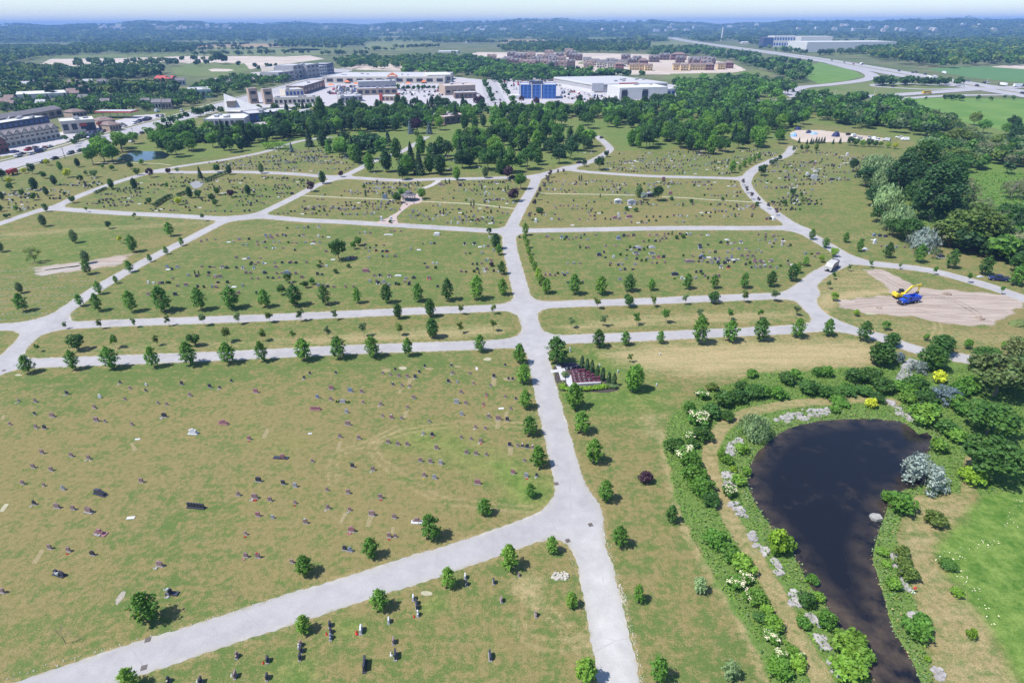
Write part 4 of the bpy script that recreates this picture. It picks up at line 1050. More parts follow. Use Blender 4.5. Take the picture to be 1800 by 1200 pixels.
for k, lf, ds, lst in SHRUBS:
    for u, v, w_, hp in lst:
        nw, nh = {'bush': (3.0, 2.4), 'flower': (3.0, 2.4), 'silver': (7, 5), 'oval': (5.2, 10), 'willow': (10, 10), 'broad': (10, 12)}[k]
        d_ang = math.atan2(H, math.hypot(*P(u, v)[:2])); wd = wid(u, v, w_)
        # apparent height of a rounded mass = h cos + depth sin
        pxm = w_ / wd; app = hp / pxm
        h = max(wd * (.38 if hp < .62 * w_ else .66), (app - .55 * wd * math.sin(d_ang)) / math.cos(d_ang)) * (1.1 if k in ('bush', 'flower') else 1)
        foot = P(u, v) + Vector((0, wd * .33, 0))
        big = k in ('broad', 'oval', 'willow')
        plant('tree' if big else 'shrub', ds, 'tree' if big else 'shrub', k, lf, u, v, h, 'shrubs and trees round the pond', wx=(wd / nw) / (h / nh) * (1.12 if k in ('bush', 'flower') else 1), zone='round the pond', world=foot)

# weeds and rushes: ground cover round the pond (nobody could count it)
rng = np.random.RandomState(9)
def cover(name, leaf, n, fn, bx, size, hmax, seed, blossom=False):
    r = np.random.RandomState(seed)
    q = np.stack([r.uniform(bx[0], bx[1], n), r.uniform(bx[2], bx[3], n)], 1)
    q = q[fn(q)]
    cl = np.sin(q[:, 0] * .7 + seed) * np.sin(q[:, 1] * .55 + seed * 2) * .5 + .5
    z = r.uniform(0, 1, len(q)) ** 1.5 * hmax * (.4 + .6 * cl)
    C = np.stack([q[:, 0], q[:, 1], z + .03], 1)
    V, Qd, ti = leaf_quads(r, C, np.tile([0, 0, 1.0], (len(q), 1)), size, .25, (.35, .7), .55)
    o = link(name, np_mesh(name, V, Qd, [BLOSSOM if blossom else LEAF[leaf]], None, ti)); tag(o, kind='stuff'); return o
WW = [(p.x, p.y) for p in PX(WEED_PX)]; TT = [(p.x, p.y) for p in PX(TRACK_PX)]
def weedy(q): return (poly_sd(q, WW) < 0) & (poly_sd(q, TT) > .2) & (seg_dist(q, MOWN) > 1.6) & (poly_sd(q, POND) > .1)
def shore(q):
    d = poly_sd(q, POND); return (d > -.35) & (d < 2.0)
cover('undergrowth', 'linden', 24000, weedy, (15, 125, 25, 125), .21, .7, 1)
cover('undergrowth', 'olive', 20000, weedy, (15, 125, 25, 125), .21, .8, 11)
cover('undergrowth', 'greyish', 12000, weedy, (15, 125, 25, 125), .2, .9, 12)
cover('rushes', 'straw', 16000, shore, (15, 112, 25, 112), .17, .6, 13)
cover('undergrowth', 'bright', 17000, weedy, (15, 125, 25, 125), .2, .7, 2)
cover('undergrowth', 'deep', 8000, weedy, (15, 125, 25, 125), .22, .8, 3)
cover('rushes', 'willow', 30000, shore, (15, 112, 25, 112), .2, .55, 4)
LL = [(p.x, p.y) for p in PX(LUSH_PX)]
fl = catmull(PX([(1655,985),(1690,972),(1720,962),(1745,955)]), .5); fl2 = catmull(PX([(1775,925),(1782,900),(1788,880)]), .5); fl3 = catmull(PX([(1690,1010),(1720,1050),(1745,1090)]), .5)
cover('wild_flowers', None, 9000, lambda q: (np.minimum(np.minimum(seg_dist(q, fl), seg_dist(q, fl2)), seg_dist(q, fl3)) + np.abs(np.sin(q[:, 0] * 3.1) * np.sin(q[:, 1] * 2.7)) * 1.6 < 1.25), (50, 110, 35, 90), .13, .5, 6, True)
cover('undergrowth', 'maple', 26000, lambda q: (pm([(1550,300),(1620,262),(1800,262),(1900,300),(1900,480),(1790,465),(1700,430),(1610,420),(1565,370)], q, 1) > .5), (100, 330, 140, 340), .6, 1.3, 7)
cover('undergrowth', 'greyish', 9000, lambda q: (pm([(1690,330),(1800,330),(1800,380),(1690,380)], q, 1) > .5), (140, 330, 140, 300), .4, 1.6, 8)

# limestone slabs along the bank
rk = random.Random(4); mb = MB()
ROCKS = [[(1275,776),(1303,772),(1300,792),(1280,802)],[(1268,828),(1288,822),(1292,852),(1276,862)],[(1280,882),(1300,884),(1316,908),(1300,912)],[(1312,934),(1328,936),(1352,972),(1340,982),(1322,958)],[(1358,984),(1372,990),(1374,1014),(1362,1010)],
 [(1384,1038),(1402,1034),(1410,1062),(1396,1072)],[(1412,1076),(1432,1082),(1444,1100),(1428,1098)],[(1434,1120),(1448,1118),(1458,1146),(1444,1142)],[(1456,1164),(1468,1168),(1482,1196),(1466,1190)],[(1358,738),(1395,722),(1455,716),(1464,722),(1440,733),(1390,742)],
 [(1568,975),(1578,972),(1592,1010),(1600,1040),(1590,1040),(1574,1005)],[(1598,1078),(1616,1078),(1624,1092),(1606,1096)],[(1642,1168),(1652,1176),(1660,1196),(1650,1196)],[(1556,704),(1564,700),(1590,726),(1580,728)],[(1585,730),(1612,724),(1606,740),(1590,742)],[(1605,712),(1622,708),(1628,722),(1612,724)]]
for poly in ROCKS:
    wp = [(p.x, p.y) for p in PX(poly)]
    ar = abs(sum(a[0] * b[1] - a[1] * b[0] for a, b in zip(wp, wp[1:] + wp[:1]))) / 2
    for x, y in inpoly(rk, wp, int(ar * 1.9) + 5, 0, 20):
        n = rk.randint(5, 7); s_ = rk.uniform(.3, 1.05); a0 = rk.uniform(0, 6)
        pl = [(x + math.cos(a0 + 6.283 * i / n) * s_ * rk.uniform(.6, 1.1), y + math.sin(a0 + 6.283 * i / n) * s_ * rk.uniform(.5, .9)) for i in range(n)]
        mb.prism(pl, -.1, rk.uniform(.08, .3), 0, None, .86)
rm = mat('limestone', (.285, .27, .262), .9, .35, 1.0)
tag(mb.build('rocks', rm), kind='stuff')
mb = MB()
for i in range(60):
    a = rk.uniform(0, 6.28); r = rk.uniform(0, 1) ** .6; p = P(985 + math.cos(a) * 15 * r, 1012 + math.sin(a) * 8 * r); s_ = rk.uniform(.12, .4)
    mb.prism([(p.x + math.cos(t) * s_ * rk.uniform(.6, 1.1), p.y + math.sin(t) * s_ * rk.uniform(.6, 1)) for t in (0, 1.1, 2.2, 3.4, 4.6, 5.5)], 0, rk.uniform(.1, .35), 0, None, .7)
c0 = P(985, 1012)
o = mb.build('rock_pile', mat('rubble', (.38, .36, .31), .9, .25, 2)); tag(o, 'heap of broken white rock near the corner of the lower lawn', 'rock pile')
# concrete outlet block at the water, lifebuoy post, white boulder
conc = mat('concrete', (.27, .265, .25), .9, .15, 2)
p = P(1539, 910); mb = MB(); mb.prism([(-.9,-.5),(-.3,-.8),(.9,-.6),(.95,.55),(-.1,.8),(-.9,.5)], -.4, .45, 0, None, .95); mb.box((0, 0, .45), (1.0, .8, .06), .1)
tag(mb.build('outlet_block', conc, None, (p.x, p.y, 0)), 'grey concrete outlet block at the right edge of the pond', 'outlet')
p = P(1604, 1040); r = link('lifebuoy_post', None, None, p)
tag(r, 'small white post with a red lifebuoy beside the tan track', 'post')
mb = MB(); mb.box((0, 0, 0), (.12, .1, 1.1)); mb.box((0, -.06, 0.02), (.5, .5, .08)); mb.build('post', mat('white_paint', (.75, .74, .72), .5, .05), r)
mb = MB()
for i in range(12):
    a, b = 2 * math.pi * i / 12, 2 * math.pi * (i + 1) / 12
    mb.cyl((math.cos(a) * .22, -.12, 1.0 + math.sin(a) * .22), (math.cos(b) * .22, -.12, 1.0 + math.sin(b) * .22), .07, .07, 6)
mb.build('lifebuoy', mat('red_paint', (.55, .04, .02), .5, .05), r)
p = P(1612, 1082); mb = MB(); mb.prism([(-.5,-.25),(.1,-.4),(.6,-.1),(.45,.3),(-.2,.35)], -.05, .5, 0, None, .75)
tag(mb.build('boulder', mat('pale_stone', (.42, .4, .36), .9, .15), None, p), 'pale boulder at the top of the small rocks beside the tan track', 'boulder')

# ------------------------------------------------------------------ headstones
SM = {'b': mat('granite_brown', (.215, .15, .15), .45, .3, 9), 'k': mat('granite_black', (.040, .042, .06), .3, .3, 8), 'g': mat('granite_grey', (.24, .245, .265), .6, .2, 8), 'w': mat('marble_white', (.47, .475, .49), .6, .12, 5),
      'p': mat('granite_pink', (.25, .125, .14), .45, .25, 9), 'u': mat('granite_blue_grey', (.15, .18, .25), .45, .2, 8)}
BASEM = mat('stone_base', (.25, .235, .24), .8, .2, 5)
RED = mat('flowers_red', (.50, .03, .035), .8, .3, 6); WHT = mat('flowers_white', (.55, .54, .50), .8, .2, 6); YEL = mat('flowers_yellow', (.55, .48, .10), .8, .25, 6); PNK = mat('flowers_pink', (.60, .22, .28), .8, .25, 6); GRN = LEAF['deep']
CW = {'b': 'brown granite', 'k': 'black granite', 'g': 'grey granite', 'w': 'white', 'p': 'reddish granite', 'u': 'blue-grey granite'}
_sm = {}
def slab_mesh(shape, w_, h_, d_, m):
    key = (shape, w_, h_, d_, m.name)
    if key in _sm: return _sm[key]
    if shape == 'flat': pr = [(-w_/2, 0), (w_/2, 0), (w_/2, h_), (-w_/2, h_)]
    elif shape == 'arch': pr = [(-w_/2, 0), (w_/2, 0), (w_/2, h_ * .72)] + [(w_/2 * math.cos(a), h_ * .72 + h_ * .28 * math.sin(a)) for a in (.5, 1.0, 1.57, 2.14, 2.64)] + [(-w_/2, h_ * .72)]
    elif shape == 'peak': pr = [(-w_/2, 0), (w_/2, 0), (w_/2, h_ * .75), (w_*.12, h_), (-w_*.12, h_), (-w_/2, h_ * .75)]
    elif shape == 'wing': pr = [(-w_/2, 0), (w_/2, 0), (w_/2, h_ * .55), (w_*.26, h_*.62), (w_*.22, h_), (-w_*.22, h_), (-w_*.26, h_*.62), (-w_/2, h_ * .55)]
    else: pr = [(-w_/2, 0), (w_/2, 0), (w_/2, h_ * .7), (w_ * .1, h_), (-w_/2, h_ * .86)]
    mb = MB(); mb.profile(pr, -d_/2, d_/2); _sm[key] = mb.mesh('slab', [m], bevel=.02); return _sm[key]
def base_mesh(w_, d_, h_, m):
    key = ('base', w_, d_, h_, m.name)
    if key not in _sm: mb = MB(); mb.box((0, 0, -.05), (w_, d_, h_ + .05), 0, 0, .97); _sm[key] = mb.mesh('base', [m])
    return _sm[key]
def posy(m, n=5, r=.16, seed=0):
    key = ('posy', m.name, n, r)
    if key not in _sm:
        q = random.Random(n); mb = MB()
        for i in range(n): mb.dome((q.uniform(-r, r), q.uniform(-r, r) * .6, 0), r * .55, r * .55, r * q.uniform(.8, 1.5), 6, 2, 0, .3, q)
        _sm[key] = mb.mesh('flowers', [m])
    return _sm[key]
SZ = {'s': (.62, .78, .2), 'm': (.85, 1.02, .24), 'l': (1.25, 1.15, .28), 'x': (1.9, 1.3, .32)}
SHN = ['flat', 'arch', 'peak', 'flat', 'arch', 'wing']
NEAR = []
def stone(u, v, col, size='m', shape=None, deco='', rz=None, base='', group='headstones of the near left lawn', zone='lawn', label=None, basecol=None):
    rzz = (-.16 + random.uniform(-.08, .08)) if rz is None else rz
    shape = shape or random.choice(SHN); w_, h_, d_ = SZ[size]
    p = P(u, v); r = link('headstone', None, None, p, rzz, .86); m = SM[col]
    link('base', base_mesh(w_ * 1.25, d_ * 1.9, .14, basecol or BASEM if col != 'k' or size != 'x' else SM['k']), r)
    link('slab', slab_mesh(shape, w_, h_, d_, m), r, (0, 0, .14))
    dn = ''
    for ch in deco:
        mm, word, dx, dy, z = {'r': (RED, 'red flowers', .3, -.4, .0), 'w': (WHT, 'white flowers', -.3, -.4, .0), 'W': (WHT, 'white flowers on top', 0, 0, h_ + .12), 'y': (YEL, 'yellow flowers', .1, -.4, 0), 'p': (PNK, 'pink flowers', -.15, -.45, 0), 'R': (RED, 'red flowers on top', 0, 0, h_ + .12)}[ch]
        link('flowers', posy(mm, 6, .2 if size in 'sm' else .3), r, (dx * w_, dy - d_, z)) if z == 0 else link('flowers', posy(mm, 5, .17), r, (dx, 0, z))
        dn = dn or ' with ' + word
    sn = {'s': 'small ', 'm': '', 'l': 'wide ', 'x': 'big '}[size]; shn = {'flat': 'flat-topped', 'arch': 'round-topped', 'peak': 'peaked', 'wing': 'stepped', 'ser': 'slant-topped'}.get(shape, '')
    reg(r, label or f'{sn}{CW[col]} {shn} headstone{dn}', 'headstone', (u, v), group, zone)
    NEAR.append((p.x, p.y)); return r
def Z(l, ox, oy, k, **kw):
    for q in l: stone(ox + q[0] / k, oy + q[1] / k, q[2], q[3] if len(q) > 3 else 'm', q[4] if len(q) > 4 and q[4] else None, q[5] if len(q) > 5 else '', **kw)
A = [(100,318,'b','s','','w'),(188,320,'b'),(185,386,'k','s'),(278,397,'b','l','peak'),(55,440,'b','s'),(192,456,'b','m'),(237,460,'k','m'),(355,279,'k','m','','w'),(528,297,'w','m','arch'),(660,308,'b','s'),(500,352,'b','m'),(510,421,'b','l'),(555,425,'b','s'),
 (697,441,'b','s'),(635,221,'k','s','','w'),(688,251,'b','s'),(772,233,'w','s','peak'),(770,263,'k','s'),(960,228,'k','m'),(1108,243,'k','m'),(1160,248,'k','s','','w'),(1222,213,'k','s'),(1350,270,'p','l','flat'),(835,329,'b','s'),(880,336,'b','s'),(1003,288,'b','m'),
 (868,398,'k','l','arch','w'),(1315,518,'p','m','arch','r'),(1605,196,'k','s','','w'),(1635,173,'k','s'),(1772,170,'k','s'),(1748,253,'p','l','flat'),(1675,299,'u','m'),(1745,309,'b','m'),(225,591,'b'),(378,606,'b'),(470,620,'b','m','','w'),(178,666,'b'),(272,681,'b'),
 (122,752,'b','m','','y'),(233,762,'b','s'),(335,781,'g','m','wing'),(748,742,'b'),(1648,635,'b','s'),(1365,738,'k','l','arch'),(1495,753,'k','m'),(1557,766,'g','m','flat'),(1258,812,'b'),(1345,826,'b','l','arch','wr'),(1425,841,'b','m','','y'),(1557,855,'b','s','','r'),(1725,786,'b','s'),
 (1730,881,'b','m','','w'),(1362,921,'p','m','flat'),(1440,932,'g','s'),(1612,958,'b','m','','W'),(183,859,'k','m','','w'),(303,877,'b','l'),(388,886,'b','m'),(265,1092,'b','m'),(365,1106,'b','m','','r'),(490,1126,'k','m'),(845,1183,'b','l','peak','w'),(1298,1136,'b','m','arch','p'),(1362,1139,'b','m','','R'),(1298,1018,'b','s','','r'),(1540,1166,'b','s')]
Z(A, 0, 600, 3)
B = [(520,171,'b','s'),(560,179,'b','s'),(605,186,'b'),(648,189,'b'),(690,193,'k','m','','w'),(712,166,'k','s'),(585,153,'k','s'),(740,134,'k','s','peak'),(880,131,'k','s','','W'),(887,171,'b','m','','w'),(978,173,'b','s'),(1105,189,'k','m','','w'),(1165,129,'k','s'),(1182,201,'k','s'),(1203,203,'k','s'),(865,216,'k','m'),(912,219,'g','s'),(998,226,'b','s'),(1088,236,'b','s'),(572,231,'k','s','','W'),(620,236,'b','s'),(662,240,'b','s','','w'),
 (348,266,'u','l','flat'),(408,270,'b','m'),(415,326,'b','s'),(508,336,'b','m','','w'),(328,376,'g','m'),(335,441,'b','l','flat'),(518,396,'b','s'),(565,406,'p','m','peak','W'),(618,409,'b','s'),(650,351,'b','s'),(682,301,'b'),(932,273,'b'),(1065,286,'p','s','','r'),(1165,296,'b','s'),(1220,306,'k','s'),(908,326,'g','l','flat'),(957,331,'b','m'),(1050,336,'p','s','','r'),(935,389,'g','m','flat'),(1193,358,'b','s'),(1077,401,'b','m','peak','W'),(1128,413,'b','l'),(1175,418,'k','m'),(765,426,'b','s'),
 (293,506,'b'),(393,514,'b'),(547,536,'b'),(598,546,'b','m'),(648,548,'b'),(733,489,'g','s','','w'),(780,498,'k','m','','r'),(802,566,'b'),(933,511,'b','s'),(985,518,'b','s'),(1035,531,'b','m','','rw'),(1008,456,'b','s','','w'),(1060,463,'b','s'),(960,591,'b'),(1010,596,'b'),(1065,601,'b','s'),(1188,551,'k','m'),(1230,553,'b','s'),(1255,556,'k','s','','W'),(1280,561,'k','m'),(1308,563,'b','s','','W'),(1265,631,'b','s'),(718,633,'b'),(770,639,'b'),(825,646,'g','m'),(737,711,'b','m','','y'),(792,722,'g','m','peak'),(1018,751,'p','l','arch'),
 (1205,696,'p','m'),(1275,714,'g','m','','r'),(1330,711,'k','s','','w'),(360,663,'k','m'),(467,679,'b','m','arch','w'),(337,801,'b'),(507,826,'b','m','','r'),(345,891,'p','s','','w'),(462,916,'b','l','arch'),(580,931,'b'),(355,1001,'p','l','peak','p'),(553,1031,'b','m','','r'),(585,1031,'b','s'),(320,1099,'k','m'),(348,1106,'u','m')]
Z(B, 500, 600, 3)
L6 = [(98,975,'b','m'),(88,987,'w','s'),(102,1010,'k','m'),(95,1053,'k','m'),(275,856,'k','m'),(280,896,'k','m','','r'),(280,931,'u','m'),(463,888,'w','l','arch','r'),(630,832,'w','m','peak'),(658,957,'b','m'),(670,1042,'k','l','','w'),(778,696,'w','m','arch'),(795,722,'k','m'),(798,750,'k','m'),(805,791,'w','m','','r'),(1090,566,'w','m','peak'),(1098,607,'k','m'),(1262,597,'k','m','peak'),(1413,553,'b','s'),(1308,706,'b','m'),(1515,794,'b','m'),(1240,1046,'k','l','ser'),(485,1100,'k','x','flat')]
Z(L6, 500, 850, 3.43, rz=-1.45, group='headstones of the lower lawn', zone='lower')
Z([(1018,1192,'k','m'),(1212,1198,'k','m','','w'),(1430,1042,'b','m'),(1420,1162,'b','m','','w'),(1615,1068,'k','m','','r'),(1612,1172,'k','m')], 0, 850, 3.43, rz=-1.45, group='headstones of the lower lawn', zone='lower')
Z([(20,656,'b','m','','w')], 0, 850, 3.43)
# the standout monuments ----------------------------------------------------------
def monument(label, u, v, rz, parts, flowers=()):
    r = link('monument', None, None, P(u, v), rz); tag(r, label, 'monument', 'large monuments')
    for nm, mb, m in parts: mb.build(nm, m, r, bevel=.03 if nm != 'base' else 0)
    for m, x, y, z, s_ in flowers: link('flowers', posy(m, 6, s_), r, (x, y, z))
    NEAR.append(tuple(P(u, v)[:2])); return r
mb1 = MB().box((0, 0, 0), (3.4, .7, .2))
prt = [('base', mb1, SM['k'])] + [('panel', MB().profile([(-.24, .2), (.24, .2), (.24, 1.0), (.1, 1.08), (-.1, 1.08), (-.24, 1.0)], -.14, .14), SM['k']) for _ in range(6)]
r = monument('long black granite monument of six upright panels', 345, 892, -.14, prt)
for i, c_ in enumerate([c for c in r.children if c.name.startswith('panel')]): c_.location = (-1.35 + .54 * i, 0, 0)
monument('big black wedge-shaped monument on the near left lawn', 176, 868, -.35, [('slab', MB().profile([(-1.3, 0), (1.3, 0), (1.25, .5), (.2, 1.15), (-1.0, .95)], -.25, .25), SM['k']), ('base', MB().box((.1, 0, -.05), (3.0, .9, .17)), SM['k'])])
monument('white marble monument in three steps', 340, 762, -.1, [('base', MB().box((0, 0, -.05), (2.0, .9, .25)), SM['w']), ('pedestal', MB().box((0, 0, .2), (1.5, .5, .45)), SM['w']), ('slab', MB().profile([(-.8, .65), (.8, .65), (.8, 1.0), (.3, 1.05), (.25, 1.25), (-.25, 1.25), (-.3, 1.05), (-.8, 1.0)], -.18, .18), SM['w'])])
r = monument('pink granite monument of three joined tablets', 555, 720, -.08, [('base', MB().box((0, 0, -.05), (2.4, .7, .2)), SM['p'])] + [('tablet', MB().profile([(-.36, .15), (.36, .15), (.36, .7), (.15, .88), (-.15, .88), (-.36, .7)], -.12, .12), SM['p']) for _ in range(3)])
for i, c_ in enumerate([c for c in r.children if c.name.startswith('tablet')]): c_.location = (-.76 + .76 * i, 0, 0)
monument('large mauve granite monument with side wings and white flowers', 176, 938, -.2, [('base', MB().box((.1, 0, -.05), (2.3, .95, .2)), SM['p']), ('slab', MB().profile([(-.75, .15), (.75, .15), (.75, .7), (.4, .75), (.35, 1.1), (-.35, 1.1), (-.4, .75), (-.75, .7)], -.16, .16), SM['p'])], [(WHT, -.35, -.4, .15, .22), (WHT, .25, -.45, .15, .25)])
monument('broad pink arched monument with two shoulders', 393, 745, -.12, [('base', MB().box((0, 0, -.05), (2.3, .7, .2)), SM['p']), ('slab', MB().profile([(-.95, .15), (.95, .15), (.9, .7), (.5, .78), (.3, 1.1), (-.3, 1.1), (-.5, .78), (-.9, .7)], -.15, .15), SM['p'])])
monument('brown double-topped monument at the right end of its row', 157, 900, -.25, [('base', MB().box((0, 0, -.05), (1.7, .7, .22)), BASEM), ('slab', MB().profile([(-.6, .17), (.6, .17), (.62, .95), (.3, 1.2), (0, 1.02), (-.3, 1.25), (-.62, 1.0)], -.18, .18), SM['b'])])
monument('brown headstone beside a long flat black ledger', 497, 805, -.1, [('ledger', MB().box((-1.1, 0, -.05), (1.5, .8, .25)), SM['k']), ('base', MB().box((.45, 0, -.05), (1.4, .75, .22)), SM['k']), ('slab', MB().profile([(-.45, .17), (.45, .17), (.45, .75), (.15, 1.0), (-.15, 1.0), (-.45, .75)], -.14, .14), SM['p'])])
monument('black double monument with a white vase between its halves', 105, 1010, -.3, [('base', MB().box((0, 0, -.05), (2.2, .8, .2)), SM['k']), ('slab', MB().profile([(-1.0, .15), (-.25, .15), (-.25, .85), (-.6, 1.0), (-1.0, .8)], -.16, .16), SM['k']), ('slab', MB().profile([(.2, .15), (1.05, .15), (1.05, .7), (.7, .95), (.2, 1.0)], -.16, .16), SM['k']), ('vase', MB().cyl((0, -.25, .15), (0, -.25, .6), .13, .2), SM['w'])], [(WHT, 0, -.25, .6, .26)])
monument('black monument with a white urn and a flat black ledger', 302, 1043, -.1, [('base', MB().box((.1, 0, -.05), (1.9, .75, .25)), SM['k']), ('slab', MB().profile([(-.6, .2), (.15, .2), (.15, .95), (-.2, 1.15), (-.6, .95)], -.15, .15), SM['k']), ('urn', MB().cyl((-.3, -.35, .2), (-.3, -.35, 1.15), .12, .1), SM['w'])], [(WHT, -.3, -.3, 1.2, .28), (WHT, -.25, -.7, .0, .26)])
monument('brown triple-stepped monument on a white base', 733, 917, -.08, [('base', MB().box((0, -.1, -.05), (1.9, .8, .22)), SM['w']), ('slab', MB().profile([(-.75, .17), (.75, .17), (.72, .5), (.38, .55), (.3, .95), (-.3, .95), (-.38, .55), (-.72, .5)], -.15, .15), SM['b'])])
monument('grey monument with green shrubs on both sides', 603, 707, -.1, [('base', MB().box((0, 0, -.05), (1.5, .6, .2)), BASEM), ('slab', MB().profile([(-.6, .15), (.6, .15), (.6, .75), (-.6, .75)], -.14, .14), SM['g'])], [(GRN, -1.1, 0, 0, .4), (GRN, 1.1, 0, 0, .4)])
for u, v, w_, d_, lb in [(230,910,1.3,.6,'bright white flat marker on the lawn behind the lower-left lane'),(242,772,1.0,.45,'white flat marker with a mown strip beside it'),(881,718,1.2,.6,'white flat slab near the right edge of the near lawn'),(838,648,.5,1.3,'white narrow slab lying lengthwise by the lower avenue'),(545,762,.8,.4,'small pale flat marker near the middle of the near lawn')]:
    p = P(u, v); mb = MB(); mb.box((0, 0, 0), (w_, d_, .1), .1); tag(mb.build('flat_marker', SM['w'], None, p), lb, 'grave marker', 'flat markers')

# mid fields: small stones, grouped in drifts; those nothing tells apart share a label
FIELDS = [
 ('large west field', [(345,425),(470,396),(640,402),(860,416),(885,500),(890,515),(650,515),(400,522),(215,522),(240,490)], 70, 25),
 ('large east field', [(955,415),(1390,410),(1440,440),(1440,460),(1395,485),(1250,492),(975,500),(945,470)], 48, 22),
 ('middle terrace field', [(720,372),(880,384),(888,400),(720,390)], 4, 5), ('upper east terrace', [(930,395),(950,348),(1160,352),(1330,362),(1370,392),(1200,395)], 10, 10),
]
rs = random.Random(31)
_mini = {}
def mini(col, shape, deco):
    key = (col, shape, deco)
    if key not in _mini:
        w_, h_, d_ = .95, .85, .24; mb = MB(); mb.box((0, 0, -.05), (1.2, .45, .19), 0, 1)
        pr = {'flat': [(-w_/2, .14), (w_/2, .14), (w_/2, h_), (-w_/2, h_)], 'peak': [(-w_/2, .14), (w_/2, .14), (w_/2, h_ * .8), (.1, h_ * 1.15), (-.1, h_ * 1.15), (-w_/2, h_ * .8)], 'wing': [(-w_*.7, .14), (w_*.7, .14), (w_*.7, h_*.6), (w_*.3, h_*.66), (w_*.26, h_*1.1), (-w_*.26, h_*1.1), (-w_*.3, h_*.66), (-w_*.7, h_*.6)]}[shape]
        mb.profile(pr, -d_/2, d_/2, 0)
        if deco: mb.dome((-.4, -.4, 0), .2, .2, .35, 6, 2, 2); mb.dome((.4, -.4, 0), .18, .18, .3, 6, 2, 2)
        _mini[key] = mb.mesh('headstone', [SM[col], SM['k'] if col == 'k' else BASEM, [None, WHT, RED, GRN][deco] or WHT])
    return _mini[key]
for nm, px, n, dr in FIELDS:
    wp = [(p.x, p.y) for p in PX(px)]
    # drifts: short rows in x
    pts = []
    for cx, cy in inpoly(rs, wp, n // 4 + 3, 3):
        for j in range(rs.randint(2, 6)):
            q = (cx + j * rs.choice([1.7, 1.9, 2.6, 3.8]), cy + rs.gauss(0, .25))
            if poly_sd(np.array([q]), wp)[0] < -.3 and lane_sd(np.array([q]))[0] > 2.5 and all((q[0] - a) ** 2 + (q[1] - b) ** 2 > 1.9 for a, b in pts) and not bset(q[0], q[1], 1.8): pts.append(q)
    for x, y in pts[:n]:
        col = rs.choice('bbbbbkkkkgggpu'); sh = rs.choice(['flat', 'peak', 'flat', 'wing']); de = rs.choice([0, 0, 0, 0, 1, 2, 3])
        o = link('headstone', mini(col, sh, de), None, (x, y, 0), rs.uniform(-.12, .12), rs.uniform(.75, 1.25))
        tag(o, f'small {CW[col]} {dict(flat="flat-topped", peak="peaked", wing="shouldered")[sh]} headstone{["", " with white flowers", " with red flowers", " between clipped plants"][de]} in the {nm}', 'headstone', f'small headstones of the {nm}')
